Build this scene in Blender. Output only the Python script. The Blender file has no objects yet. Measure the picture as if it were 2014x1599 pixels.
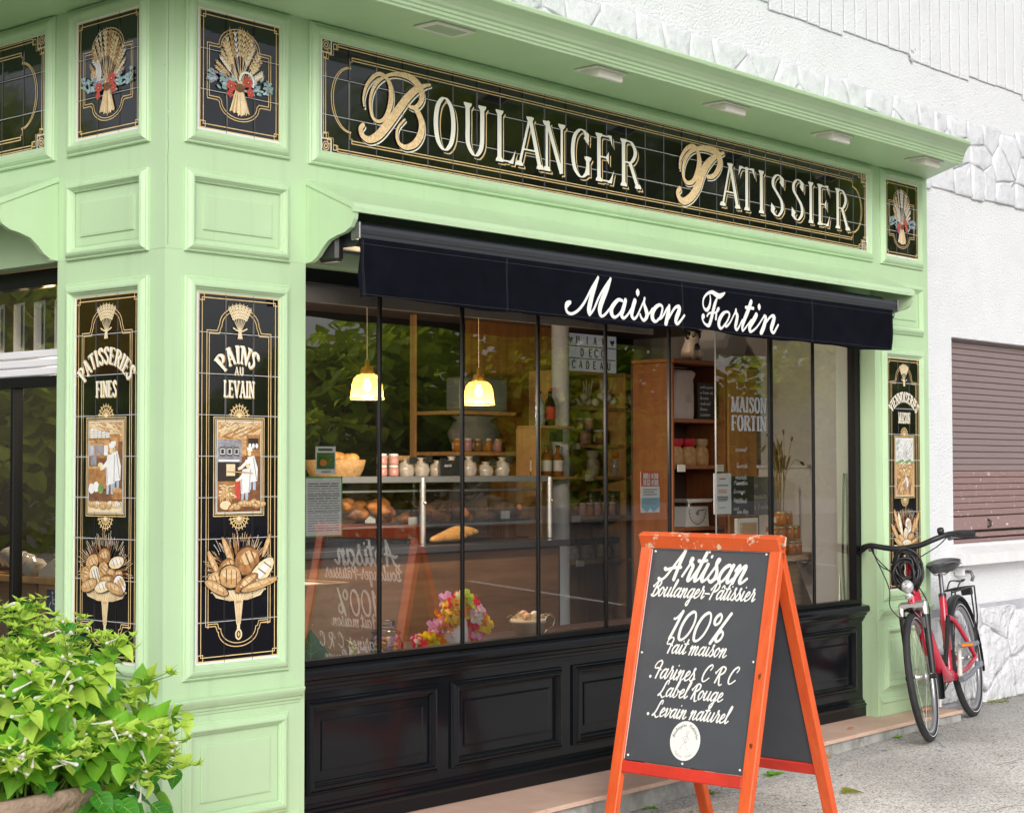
import bpy, math, random
from mathutils import Vector, Matrix
from math import sin, cos, pi, radians, sqrt, atan2
random.seed(7)
SC = bpy.context.scene
# ---------------------------------------------------------------- camera, sky, sun, exposure
cam = bpy.data.objects.new("camera", bpy.data.cameras.new("camera"))
SC.collection.objects.link(cam); SC.camera = cam
cam.data.sensor_width = 36.0; cam.data.lens = 61.54; cam.data.clip_start = 0.05; cam.data.clip_end = 500
YAW, PIT, ROL = radians(48.873), radians(2.06), radians(-0.095)
_f = Vector((sin(YAW)*cos(PIT), cos(YAW)*cos(PIT), sin(PIT))); _r = Vector((cos(YAW), -sin(YAW), 0)); _u = _r.cross(_f)
_r2 = _r*cos(ROL)+_u*sin(ROL); _u2 = _u*cos(ROL)-_r*sin(ROL)
cam.matrix_world = Matrix(((_r2.x,_u2.x,-_f.x,-4.603),(_r2.y,_u2.y,-_f.y,-5.009),(_r2.z,_u2.z,-_f.z,1.467),(0,0,0,1)))
W = bpy.data.worlds.new("World"); SC.world = W; W.use_nodes = True
SUN_EL, SUN_AZ = radians(29), radians(222)     # azimuth clockwise from +Y: behind the camera, a little to its left
def _world():
    nt = W.node_tree; nd = nt.nodes; lk = nt.links
    bg = nd["Background"]
    sky = nd.new("ShaderNodeTexSky"); sky.sky_type = 'NISHITA'; sky.sun_disc = False
    sky.sun_elevation = SUN_EL; sky.sun_rotation = SUN_AZ; sky.air_density = 1.2; sky.dust_density = 3.0
    hs = nd.new("ShaderNodeHueSaturation"); hs.inputs['Saturation'].default_value = 0.30
    lk.new(sky.outputs[0], hs.inputs['Color'])
    tc = nd.new("ShaderNodeTexCoord"); no = nd.new("ShaderNodeTexNoise"); no.inputs['Scale'].default_value = 3.2; no.inputs['Detail'].default_value = 5
    lk.new(tc.outputs['Generated'], no.inputs['Vector'])
    mr = nd.new("ShaderNodeMapRange"); mr.inputs[1].default_value = .3; mr.inputs[2].default_value = .7; mr.inputs[3].default_value = .62; mr.inputs[4].default_value = 1.25
    lk.new(no.outputs['Fac'], mr.inputs[0])
    mx = nd.new("ShaderNodeMix"); mx.data_type = 'RGBA'; mx.blend_type = 'MULTIPLY'; mx.inputs[0].default_value = 1
    lk.new(hs.outputs[0], mx.inputs[6]); lk.new(mr.outputs[0], mx.inputs[7])
    lk.new(mx.outputs[2], bg.inputs['Color']); bg.inputs['Strength'].default_value = 0.15
_world()
sl = bpy.data.lights.new("sun", 'SUN'); sl.energy = 0.8; sl.angle = radians(30); sl.color = (1, .98, .95)
sun = bpy.data.objects.new("sun", sl); SC.collection.objects.link(sun)
_sd = Vector((sin(SUN_AZ)*cos(SUN_EL), cos(SUN_AZ)*cos(SUN_EL), sin(SUN_EL)))
sun.rotation_euler = _sd.to_track_quat('Z', 'Y').to_euler(); sun.location = (-6, -8, 9)
SC.view_settings.view_transform = 'Standard'; SC.view_settings.look = 'None'; SC.view_settings.exposure = 0.42; SC.view_settings.gamma = 1
SC.cycles.max_bounces = 8; SC.cycles.transparent_max_bounces = 16; SC.cycles.caustics_reflective = False; SC.cycles.caustics_refractive = False
# ---------------------------------------------------------------- materials
MATS = {}
def mat(name, col, rough=.6, var=0, vs=6, bump=0, bs=40, metal=0, spec=.5, stretch=None, col2=None, chips=None, emit=None, trans=0, alpha=None, coat=0, detail=4, stain=None, bdist=.004, streak=None):
    """Principled material; var/col2: noise colour variation, bump: noise relief, chips: (threshold, colour, scale) wear, stain: (amount, colour, scale)."""
    m = bpy.data.materials.new(name); m.use_nodes = True; MATS[name] = m
    nt = m.node_tree; nd = nt.nodes; lk = nt.links; b = nd["Principled BSDF"]
    b.inputs['Roughness'].default_value = rough; b.inputs['Metallic'].default_value = metal; b.inputs['Specular IOR Level'].default_value = spec
    b.inputs['Coat Weight'].default_value = coat; b.inputs['Coat Roughness'].default_value = .05
    c4 = (*col, 1); b.inputs['Base Color'].default_value = c4
    if trans: b.inputs['Transmission Weight'].default_value = trans
    if emit: b.inputs['Emission Color'].default_value = (*emit[0], 1); b.inputs['Emission Strength'].default_value = emit[1]
    need = var or col2 or bump or chips or stain
    if not need: return m
    tc = nd.new("ShaderNodeTexCoord"); mp = nd.new("ShaderNodeMapping"); lk.new(tc.outputs['Object'], mp.inputs[0])
    if stretch: mp.inputs['Scale'].default_value = stretch
    def noise(s, d=4, r=.55, v=mp.outputs[0]):
        n = nd.new("ShaderNodeTexNoise"); n.inputs['Scale'].default_value = s; n.inputs['Detail'].default_value = d; n.inputs['Roughness'].default_value = r
        lk.new(v, n.inputs['Vector']); return n.outputs['Fac']
    def mix(fac, a, bb):
        x = nd.new("ShaderNodeMix"); x.data_type = 'RGBA'
        if isinstance(fac, float): x.inputs[0].default_value = fac
        else: lk.new(fac, x.inputs[0])
        for i, q in ((6, a), (7, bb)):
            if isinstance(q, tuple): x.inputs[i].default_value = (*q[:3], 1)
            else: lk.new(q, x.inputs[i])
        return x.outputs[2]
    def rng(v, a, b_, lo=0., hi=1.):
        r = nd.new("ShaderNodeMapRange"); r.inputs[1].default_value = a; r.inputs[2].default_value = b_; r.inputs[3].default_value = lo; r.inputs[4].default_value = hi
        lk.new(v, r.inputs[0]); return r.outputs[0]
    cur = tuple(col)
    if var or col2:
        f = rng(noise(vs, detail), .3, .7)
        a = tuple(x*(1-var) for x in col); bb = col2 if col2 else tuple(min(1, x*(1+var)) for x in col)
        cur = mix(f, a if not col2 else tuple(col), bb)
    if stain:
        cur = mix(rng(noise(stain[2], 6, .65, tc.outputs['Object']), .52, .72, 0, stain[0]), cur, stain[1])
    if streak:
        m2 = nd.new("ShaderNodeMapping"); lk.new(tc.outputs['Object'], m2.inputs[0]); m2.inputs['Scale'].default_value = (15, 15, .7)
        cur = mix(rng(noise(1.0, 5, .6, m2.outputs[0]), .55, .80, 0, streak[0]), cur, streak[1]); cur = mix(rng(noise(42, 3, .5, tc.outputs['Object']), .765, .79, 0, .7), cur, (.12, .14, .09))
    if chips:
        cur = mix(rng(noise(chips[2], 8, .7, tc.outputs['Object']), chips[0], chips[0]+.02), cur, chips[1])
    if not isinstance(cur, tuple): lk.new(cur, b.inputs['Base Color'])
    if bump:
        bn = nd.new("ShaderNodeBump"); bn.inputs['Strength'].default_value = bump; bn.inputs['Distance'].default_value = bdist
        lk.new(noise(bs, 3), bn.inputs['Height']); lk.new(bn.outputs[0], b.inputs['Normal'])
    return m
GREEN = (.475, .650, .405)
mat('green_paint', GREEN, .42, .035, 2.2, .12, 55, stain=(.10, (.38, .53, .31), 2.5), streak=(.26, (.27, .33, .20)))
mat('green_soffit', GREEN, .42, .035, 2.2, .12, 55, streak=(.18, (.30, .36, .22))); mat('paint_gap', (.12, .20, .09), .8)
mat('black_paint', (.006, .007, .009), .14, 0, 3, .03, 60, spec=.26)
mat('black_frame', (.006, .006, .007), .35, spec=.2)
mat('tile_black', (.005, .005, .008), .05, 0, 3, .06, 9, spec=.70, bdist=.003, coat=.12)
mat('tile_maroon', (.022, .006, .006), .06, spec=.8)
mat('layer_black', (.008, .008, .011), .25)
mat('grout_light', (.55, .55, .54), .8); mat('grout_dark', (.015, .015, .015), .8)
mat('caulk', (.78, .79, .80), .5)
mat('gold', (.72, .52, .25), .45, .12, 25)
mat('gold_leaf', (.66, .42, .20), .5, 0, 150, col2=(.92, .72, .44), detail=2)
mat('cream', (.84, .83, .73), .5)
mat('paint_white', (.80, .80, .78), .5, .06, 40); mat('paint_tan', (.56, .33, .14), .5, .3, 60); mat('paint_crumb', (.70, .50, .27), .5, .25, 90); mat('paint_brown', (.20, .085, .035), .5, .35, 60)
mat('paint_crust', (.38, .18, .06), .5, .4, 50); mat('paint_cream', (.80, .66, .42), .5, .12, 50); mat('paint_grey', (.28, .28, .32), .5, .3, 50)
mat('paint_blue', (.42, .50, .62), .5, .25, 50); mat('paint_red', (.55, .07, .05), .5, .2, 60); mat('paint_teal', (.25, .42, .38), .5, .3, 60); mat('paint_dark', (.035, .024, .02), .5)
mat('paint_sky', (.66, .66, .62), .5, .2, 30); mat('paint_field', (.20, .30, .10), .5, .3, 40)
mat('awning_cloth', (.0048, .0054, .0095), .85, .25, 9, .1, 400, spec=.05); mat('awning_metal', (.05, .054, .064), .4, metal=.3); mat('thread', (.045, .045, .055), .8)
mat('lettering_white', (.82, .82, .80), .6, .03, 60)
mat('roughcast', (.79, .805, .835), .85, .03, 3, 1.0, 75, bdist=.013, stain=(.12, (.60, .60, .64), 1.6))
mat('stone_white', (.68, .695, .73), .8, .08, 5, .8, 26, bdist=.010, stain=(.55, (.42, .42, .46), 13))
mat('joint_grey', (.42, .42, .46), .85, .1, 12)
mat('plinth_stone', (.69, .70, .735), .8, .10, 6, .9, 18, bdist=.03, stain=(.55, (.36, .36, .36), 6))
mat('moss_dirt', (.10, .10, .07), .95, .5, 25, .8, 60)
mat('shutter_wood', (.255, .195, .182), .8, 0, 9, .4, 60, stretch=(1, 6, 12), col2=(.25, .19, .20), chips=(.72, (.62, .58, .55), 22))
mat('shutter_wood_low', (.30, .195, .18), .8, 0, 9, .4, 60, stretch=(1, 6, 12), col2=(.26, .165, .165), chips=(.625, (.66, .62, .58), 26))
mat('sill_white', (.74, .74, .75), .8, .05, 8, .5, 60, stain=(.3, (.5, .5, .5), 9))
mat('step_tile', (.62, .40, .30), .55, 0, 5, .1, 60, col2=(.70, .49, .39), stain=(.3, (.40, .28, .22), 4))
mat('step_concrete', (.34, .34, .32), .9, .35, 9, .6, 40, stain=(.9, (.10, .10, .085), 5))
mat('chalk_panel', (.056, .063, .076), .55, .12, 4, stain=(.25, (.09, .097, .108), 5))
mat('orange_paint', (.66, .082, .016), .42, 0, 3, .25, 60, stretch=(12, 12, .8), col2=(.74, .125, .026), chips=(.715, (.72, .54, .38), 26))
mat('orange_worn', (.64, .085, .02), .5, 0, 3, .25, 60, col2=(.73, .125, .03), chips=(.555, (.72, .58, .44), 17))
mat('red_rail', (.58, .035, .020), .42, .15, 8, .2, 60, chips=(.70, (.72, .55, .42), 24))
mat('knot', (.16, .03, .012), .5)
mat('steel', (.62, .62, .62), .3, metal=1); mat('steel_dark', (.18, .18, .19), .4, metal=.9); mat('chrome', (.75, .75, .76), .15, metal=1); mat('alu', (.66, .66, .65), .38, metal=.85)
mat('bike_red', (.52, .012, .045), .22, .06, 5, coat=.5); mat('rubber', (.022, .022, .024), .75, .3, 30); mat('sidewall', (.016, .016, .017), .6); mat('reflex', (.72, .72, .74), .4)
mat('rim_grey', (.42, .42, .45), .32, metal=.75); mat('black_plastic', (.014, .014, .016), .4); mat('saddle_black', (.035, .036, .04), .38, .2, 30); mat('saddle_grey', (.16, .16, .17), .4)
mat('lens_clear', (.50, .51, .53), .12, .5, 90, coat=.7, metal=.3); mat('amber', (.80, .26, .015), .25, coat=.5); mat('crank_white', (.68, .66, .62), .4); mat('pedal_grey', (.20, .22, .26), .5)
mat('planter_stone', (.30, .21, .15), .9, .35, 7, 1.0, 16, bdist=.03, col2=(.36, .26, .19), stain=(.5, (.10, .07, .05), 4)); mat('soil', (.03, .02, .014), .95)
mat('amber_wood', (.62, .28, .065), .42, 0, 3.5, .1, 40, stretch=(9, 9, .55), col2=(.40, .15, .03), detail=6)
mat('shelf_wood', (.70, .40, .16), .5, 0, 4, .1, 40, stretch=(6, 6, .6), col2=(.55, .28, .10)); mat('shelf_red', (.34, .12, .042), .45, 0, 4, .05, 40, stretch=(6, 6, .6), col2=(.24, .08, .027))
mat('plywood', (.24, .125, .060), .55, 0, 2.2, .1, 30, stretch=(.8, .8, 7), col2=(.11, .050, .022), detail=8); mat('plywood_pale', (.56, .32, .15), .55, 0, 5.5, .1, 30, stretch=(1.2, 1.2, 3), col2=(.36, .19, .08), detail=8)
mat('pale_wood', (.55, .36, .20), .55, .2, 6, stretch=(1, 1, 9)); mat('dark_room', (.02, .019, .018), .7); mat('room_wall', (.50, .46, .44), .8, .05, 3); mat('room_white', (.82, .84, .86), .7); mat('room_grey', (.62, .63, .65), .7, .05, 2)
mat('room_ceiling', (.30, .245, .215), .8); mat('room_floor', (.11, .10, .09), .4, .2, 4); mat('beam_dark', (.055, .026, .020), .6); mat('blind_cloth', (.82, .75, .67), .9, .05, 5); mat('rail_sky_white', (.74, .74, .77), .6)
mat('paper', (.80, .80, .78), .7); mat('ink', (.05, .05, .06), .7); mat('ink_grey', (.30, .30, .32), .7); mat('paper_green', (.05, .36, .08), .6); mat('ink_red', (.62, .05, .03), .6); mat('ink_orange', (.70, .22, .05), .6); mat('ink_blue', (.24, .52, .66), .6)
mat('counter_top', (.05, .05, .055), .25); mat('pane_grey', (.20, .21, .22), .3); mat('croissant', (.50, .20, .045), .45, 0, 30, .4, 60, col2=(.24, .075, .015)); mat('baguette', (.72, .42, .13), .5, 0, 18, .3, 60, col2=(.42, .18, .04)); mat('tray', (.10, .09, .08), .4)
mat('wicker', (.42, .25, .10), .7, .3, 60); mat('lid_white', (.75, .75, .73), .4); mat('jar_dark', (.26, .12, .05), .2); mat('jar_pink', (.60, .30, .26), .3); mat('honey', (.55, .20, .03), .15); mat('lid_gold', (.58, .44, .22), .3, metal=.5)
mat('label', (.82, .79, .72), .6); mat('tag_black', (.016, .017, .018), .6); mat('bag_clear', (.45, .40, .34), .15, .3, 30); mat('bag_red', (.56, .02, .03), .3); mat('bag_green', (.05, .20, .10), .4); mat('bag_orange', (.60, .17, .03), .4); mat('bag_dark', (.16, .10, .055), .3, .4, 40); mat('cookie', (.52, .30, .12), .6, .3, 40)
mat('bottle_clear', (.36, .46, .44), .1, spec=.8); mat('bottle_dark', (.025, .012, .012), .12); mat('bottle_amber', (.34, .13, .03), .12); mat('garlic', (.78, .74, .68), .6, .1, 40)
mat('sack', (.62, .52, .47), .85, .08, 8, .3, 30); mat('sack_grey', (.20, .19, .185), .9, .1, 10, .4, 20); mat('figure_white', (.72, .62, .52), .4); mat('figure_black', (.015, .015, .016), .3); mat('enamel', (.78, .77, .72), .3)
mat('lightbox', (.60, .60, .64), .5, emit=((.7, .72, .8), .12)); mat('pot_cream', (.70, .58, .42), .7); mat('egg_brown', (.60, .33, .19), .5, .1, 30); mat('egg_white', (.74, .64, .55), .5); mat('straw', (.68, .54, .30), .8); mat('leaf_dark', (.018, .11, .022), .35, .2, 9); mat('wheat', (.42, .29, .15), .8); mat('wheat_head', (.20, .11, .045), .8)
mat('sticker_blue', (.012, .055, .21), .5); mat('bulb', (1, .8, .45), .5, emit=((1, .66, .28), 14)); mat('brass', (.52, .33, .10), .3, metal=.8); mat('cord_pale', (.62, .56, .48), .6); mat('light_case', (.72, .70, .64), .5); mat('light_glass', (.50, .62, .46), .15); mat('light_louver', (.10, .10, .10), .6)
mat('asphalt', (.065, .065, .067), .9, .3, 5, .6, 90); mat('road_paint', (.62, .62, .60), .8, .1, 12); mat('kerb_stone', (.46, .44, .41), .85, .2, 6); mat('verge', (.10, .085, .05), .95, .5, 6); mat('bark', (.10, .075, .05), .9, .4, 12, 1., 20, stretch=(3, 3, .5))
def leafmat(name, col, col2, tr, mixf=.35):
    m = mat(name, col, .5, 0, 5.0, col2=col2, spec=.35); nt = m.node_tree; nd = nt.nodes; lk = nt.links; b = nd["Principled BSDF"]
    t = nd.new("ShaderNodeBsdfTranslucent"); t.inputs[0].default_value = (*tr, 1); x = nd.new("ShaderNodeMixShader"); x.inputs[0].default_value = mixf
    lk.new(b.outputs[0], x.inputs[1]); lk.new(t.outputs[0], x.inputs[2]); lk.new(x.outputs[0], nd["Material Output"].inputs[0])
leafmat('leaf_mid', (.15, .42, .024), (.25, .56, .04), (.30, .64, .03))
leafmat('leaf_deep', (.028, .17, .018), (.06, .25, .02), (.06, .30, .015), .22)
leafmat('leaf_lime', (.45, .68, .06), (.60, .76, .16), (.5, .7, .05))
leafmat('vein', (.30, .55, .09), (.36, .60, .12), (.25, .50, .03), .2)
leafmat('flower_tube', (.78, .76, .62), (.80, .80, .74), (.6, .6, .4), .25); leafmat('stem_green', (.13, .27, .04), (.2, .34, .06), (.1, .2, .02), .15)
leafmat('tree_leaf', (.20, .32, .025), (.40, .50, .05), (.62, .76, .05), .5); leafmat('lawn_yellow', (.22, .27, .03), (.32, .33, .05), (.45, .5, .05), .45); leafmat('tree_leaf_yellow', (.34, .40, .03), (.50, .50, .06), (.7, .72, .06), .45)
for n_, c_ in (('petal_yellow', (.95, .74, .05)), ('petal_red', (.88, .02, .06)), ('petal_pink', (.88, .48, .80)), ('petal_white', (.88, .90, .95)), ('petal_orange', (.95, .33, .02)), ('petal_green', (.60, .80, .07))): leafmat(n_, c_, tuple(min(.97, v*1.1) for v in c_), c_, .4)
def glass(name, boost, tint=(1, 1, 1), base=0.):
    m = bpy.data.materials.new(name); m.use_nodes = True; MATS[name] = m; nt = m.node_tree; nd = nt.nodes; lk = nt.links
    nd.remove(nd["Principled BSDF"]); t = nd.new("ShaderNodeBsdfTransparent"); t.inputs[0].default_value = (*tint, 1); g = nd.new("ShaderNodeBsdfGlossy"); g.inputs['Roughness'].default_value = 0.0
    fr = nd.new("ShaderNodeFresnel"); fr.inputs[0].default_value = 1.5; mu = nd.new("ShaderNodeMath"); mu.operation = 'MULTIPLY_ADD'; mu.use_clamp = True; mu.inputs[1].default_value = boost; mu.inputs[2].default_value = base
    x = nd.new("ShaderNodeMixShader"); lk.new(fr.outputs[0], mu.inputs[0]); lk.new(mu.outputs[0], x.inputs[0]); lk.new(t.outputs[0], x.inputs[1]); lk.new(g.outputs[0], x.inputs[2]); lk.new(x.outputs[0], nd["Material Output"].inputs[0])
glass('window_glass', 1.4, (.97, .98, .97), .15); glass('case_glass', 1.6, (.93, .95, .94)); glass('jar_glass', 1.6, (.92, .94, .92)); glass('lamp_glass', 1.5, (.88, .62, .24))
def _glow():
    m = MATS['lamp_glass']; nt = m.node_tree; nd = nt.nodes; lk = nt.links; o = nd['Material Output']; s0 = o.inputs[0].links[0].from_socket; t = nd.new('ShaderNodeBsdfTranslucent'); t.inputs[0].default_value = (.74, .34, .06, 1); x = nd.new('ShaderNodeMixShader'); x.inputs[0].default_value = .22; lk.new(s0, x.inputs[1]); lk.new(t.outputs[0], x.inputs[2]); lk.new(x.outputs[0], o.inputs[0])
_glow()
# ---------------------------------------------------------------- mesh helpers
class Plane:
    """A drawing plane: origin, right, up; h is measured out along the normal."""
    def __init__(s, o, u, v): s.o = Vector(o); s.u = Vector(u).normalized(); s.v = Vector(v).normalized(); s.n = s.u.cross(s.v)
    def __call__(s, x, y, h=0): return s.o+s.u*x+s.v*y+s.n*h
    def at(s, x, y, h=0): return Plane(s(x, y, h), s.u, s.v)
class MB:
    def __init__(s): s.v = []; s.f = []; s.m = []; s.names = []; s.sm = []
    def mi(s, m):
        if m not in s.names: s.names.append(m)
        return s.names.index(m)
    def add(s, vs, fs, m, smooth=False):
        o = len(s.v); s.v.extend([tuple(p) for p in vs]); i = s.mi(m)
        for f in fs: s.f.append([o+k for k in f]); s.m.append(i); s.sm.append(smooth)
    def poly(s, pts, m): s.add(pts, [list(range(len(pts)))], m)
    def box(s, a, b, m, M=None):
        x0, y0, z0 = a; x1, y1, z1 = b
        vs = [Vector(p) for p in ((x0,y0,z0),(x1,y0,z0),(x1,y1,z0),(x0,y1,z0),(x0,y0,z1),(x1,y0,z1),(x1,y1,z1),(x0,y1,z1))]
        if M: vs = [M @ p for p in vs]
        s.add(vs, [(3,2,1,0),(4,5,6,7),(0,1,5,4),(1,2,6,5),(2,3,7,6),(3,0,4,7)], m)
    def bbox(s, a, b, m, r=.004, M=None):
        """box with chamfered edges"""
        x0, y0, z0 = a; x1, y1, z1 = b; r = min(r, (x1-x0)/3, (y1-y0)/3, (z1-z0)/3); vs = []
        for (X, sx) in ((x0, 1), (x1, -1)):
            for (Y, sy) in ((y0, 1), (y1, -1)):
                for (Z, sz) in ((z0, 1), (z1, -1)):
                    vs += [Vector((X, Y+sy*r, Z+sz*r)), Vector((X+sx*r, Y, Z+sz*r)), Vector((X+sx*r, Y+sy*r, Z))]
        if M: vs = [M @ p for p in vs]
        c = lambda i, j, k: 3*(i*4+j*2+k); fs = []
        fs += [[c(i,0,0),c(i,1,0),c(i,1,1),c(i,0,1)] for i in (0,1)]; fs += [[c(0,j,0)+1,c(1,j,0)+1,c(1,j,1)+1,c(0,j,1)+1] for j in (0,1)]; fs += [[c(0,0,k)+2,c(1,0,k)+2,c(1,1,k)+2,c(0,1,k)+2] for k in (0,1)]
        for i in (0,1):
            for j in (0,1): fs.append([c(i,j,0),c(i,j,1),c(i,j,1)+1,c(i,j,0)+1])
            for k in (0,1): fs.append([c(i,0,k),c(i,1,k),c(i,1,k)+2,c(i,0,k)+2])
        for j in (0,1):
            for k in (0,1): fs.append([c(0,j,k)+1,c(1,j,k)+1,c(1,j,k)+2,c(0,j,k)+2])
        for i in (0,1):
            for j in (0,1):
                for k in (0,1): fs.append([c(i,j,k),c(i,j,k)+1,c(i,j,k)+2])
        s.add(vs, fs, m)
    def prism(s, pts, d, m, smooth=False):
        """closed 3-D outline pushed along vector d"""
        d = Vector(d); n = len(pts); vs = [Vector(p) for p in pts]+[Vector(p)+d for p in pts]
        s.add(vs, [list(range(n))[::-1], list(range(n, 2*n))], m); s.add(vs, [(i, (i+1) % n, n+(i+1) % n, n+i) for i in range(n)], m, smooth)
    def tube(s, pts, r, m, n=10, cap=True, smooth=True, closed=False):
        pts = [Vector(p) for p in pts]; rs = r if isinstance(r, (list, tuple)) else [r]*len(pts); N = len(pts); vs = []; fs = []
        t0 = (pts[1]-pts[0]).normalized(); a = Vector((0, 0, 1)) if abs(t0.z) < .9 else Vector((1, 0, 0)); u = t0.cross(a).normalized()
        for i, p in enumerate(pts):
            t = (pts[(i+1) % N]-pts[i-1]) if (closed or 0 < i < N-1) else (pts[1]-pts[0] if i == 0 else pts[-1]-pts[-2])
            t = t.normalized() if t.length > 1e-9 else t0
            u = (u-t*u.dot(t)); u = u.normalized() if u.length > 1e-6 else t.orthogonal().normalized(); w = t.cross(u)
            vs += [p+(u*cos(2*pi*k/n)+w*sin(2*pi*k/n))*rs[i] for k in range(n)]
        for i in range(N if closed else N-1):
            j = (i+1) % N; fs += [(i*n+k, i*n+(k+1) % n, j*n+(k+1) % n, j*n+k) for k in range(n)]
        s.add(vs, fs, m, smooth)
        if cap and not closed: s.add(vs[:n], [list(range(n))[::-1]], m); s.add(vs[-n:], [list(range(n))], m)
    def lathe(s, prof, m, c=(0, 0, 0), n=24, M=None, smooth=True, arc=2*pi):
        vs = []; full = arc > 6.28; k = n if full else n+1
        for (r, z) in prof:
            for i in range(k):
                a = arc*i/n; p = Vector((r*cos(a), r*sin(a), z)); p = M @ p if M else p+Vector(c); vs.append(p)
        fs = []
        for j in range(len(prof)-1):
            for i in range(n):
                i2 = (i+1) % k; fs.append((j*k+i, j*k+i2, (j+1)*k+i2, (j+1)*k+i))
        s.add(vs, fs, m, smooth)
    def ball(s, c, r, m, n=10, M=None, wob=0):
        if not isinstance(r, (tuple, list)): r = (r, r, r)
        vs = []; fs = []; h = max(5, n//2+1)
        for j in range(h+1):
            b = pi*j/h
            for i in range(n):
                a = 2*pi*i/n; k = 1+random.uniform(-wob, wob); p = Vector((r[0]*sin(b)*cos(a)*k, r[1]*sin(b)*sin(a)*k, r[2]*cos(b)*k)); p = (M @ p if M else p)+Vector(c); vs.append(p)
        for j in range(h): fs += [(j*n+i, (j+1)*n+i, (j+1)*n+(i+1) % n, j*n+(i+1) % n) for i in range(n)]
        s.add(vs, fs, m, True)
    def rings(s, rs, m, smooth=False, closed=True, cap=False):
        """join successive point loops"""
        n = len(rs[0]); vs = [p for r in rs for p in r]; fs = []
        for j in range(len(rs)-1): fs += [(j*n+i, j*n+(i+1) % n, (j+1)*n+(i+1) % n, (j+1)*n+i) for i in range(n if closed else n-1)]
        s.add(vs, fs, m, smooth)
        if cap: s.add(rs[-1], [list(range(n))], m)
    def build(s, name, parent=None, loc=None):
        me = bpy.data.meshes.new(name); me.from_pydata(s.v, [], s.f)
        for n in s.names: me.materials.append(MATS[n])
        me.polygons.foreach_set('material_index', s.m); me.polygons.foreach_set('use_smooth', s.sm); me.update()
        o = bpy.data.objects.new(name, me); SC.collection.objects.link(o)
        if parent: o.parent = parent; o.matrix_parent_inverse = Matrix.Identity(4)
        if loc is not None: o.location = loc
        return o
def tag(o, label=None, cat=None, group=None, kind=None):
    for k, v in (('label', label), ('category', cat), ('group', group), ('kind', kind)):
        if v: o[k] = v
    return o
def empty(name, label, cat, loc=(0, 0, 0), group=None):
    """an Empty at a thing's base; parts are built in world coordinates through sub() or in its own space"""
    o = bpy.data.objects.new(name, None); SC.collection.objects.link(o); o.location = loc; o.empty_display_size = .1
    return tag(o, label, cat, group)
def sub(mb, name, root):
    """link a part whose mesh is in world coordinates under an unrotated, unscaled thing"""
    p = root; off = Vector((0, 0, 0))
    while p is not None: off += Vector(p.location); p = p.parent
    mb.v = [(x-off.x, y-off.y, z-off.z) for x, y, z in mb.v]; return mb.build(name, root)
def single(mb, name, label, cat, group=None, loc=None):
    """a thing that is one mesh given in world coordinates; its origin moves to loc"""
    if loc is not None: mb.v = [(x-loc[0], y-loc[1], z-loc[2]) for x, y, z in mb.v]
    return tag(mb.build(name, None, loc), label, cat, group)
def copy_tree(o, parent=None):
    c = o.copy(); SC.collection.objects.link(c); c.parent = parent
    for ch in list(o.children): copy_tree(ch, c)
    return c
# ---------------------------------------------------------------- pen strokes on a plane
def cr(pts, n=6):
    """Catmull-Rom through tuples of any size"""
    if len(pts) < 3: return [tuple(p) for p in pts]
    closed = all(abs(a-b) < 1e-9 for a, b in zip(pts[0][:2], pts[-1][:2])); out = []; L = len(pts); K = len(pts[0])
    for i in range(L-1):
        p1, p2 = pts[i], pts[i+1]; p0 = pts[i-1] if i > 0 else (pts[-2] if closed else p1); p3 = pts[i+2] if i+2 < L else (pts[1] if closed else p2)
        for k in range(n):
            t = k/n; out.append(tuple(.5*(2*p1[d]+(p2[d]-p0[d])*t+(2*p0[d]-5*p1[d]+4*p2[d]-p3[d])*t*t+(3*p1[d]-p0[d]-3*p2[d]+p3[d])*t**3) for d in range(K)))
    return out+[tuple(pts[-1])]
def ribbon(mb, P, pts, m, h, dh=.0006, caps=True, mitre=False, dx=0, dy=0, grow=0):
    """flat band along pts=(x,y,w) drawn on plane P at height h (rising by dh so that crossings never coincide)"""
    N = len(pts); vs = []
    closed = N > 3 and abs(pts[0][0]-pts[-1][0])+abs(pts[0][1]-pts[-1][1]) < 1e-9
    for i, q in enumerate(pts):
        a = pts[i-1] if i > 0 else (pts[-2] if closed else None); b = pts[i+1] if i < N-1 else (pts[1] if closed else None)
        def dr(u, v):
            l = sqrt((v[0]-u[0])**2+(v[1]-u[1])**2) or 1e-9; return ((v[0]-u[0])/l, (v[1]-u[1])/l)
        d1 = dr(a, q) if a else dr(q, b); d2 = dr(q, b) if b else d1
        tx, ty = d1[0]+d2[0], d1[1]+d2[1]; l = sqrt(tx*tx+ty*ty)
        if l < .2: tx, ty, l = d1[0], d1[1], 1
        nx, ny = -ty/l, tx/l; k = 1
        if mitre: k = 1/max(.5, nx*-d1[1]+ny*d1[0])
        w = (q[2]+grow)/2*k; hh = h+dh*i/max(1, N-1)
        vs += [P(q[0]+dx+nx*w, q[1]+dy+ny*w, hh), P(q[0]+dx-nx*w, q[1]+dy-ny*w, hh)]
    mb.add(vs, [(2*i, 2*i+1, 2*i+3, 2*i+2) for i in range(N-1)], m)
    if caps and not closed:
        for e in (0, -1):
            q = pts[e]; p = pts[1] if e == 0 else pts[-2]; an = atan2(q[1]-p[1], q[0]-p[0]); r = (q[2]+grow)/2; hh = h+(0 if e == 0 else dh)
            if r > .0004: mb.add([P(q[0]+dx+r*cos(an-pi/2+pi*k/6), q[1]+dy+r*sin(an-pi/2+pi*k/6), hh) for k in range(7)], [list(range(7))], m)
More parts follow.
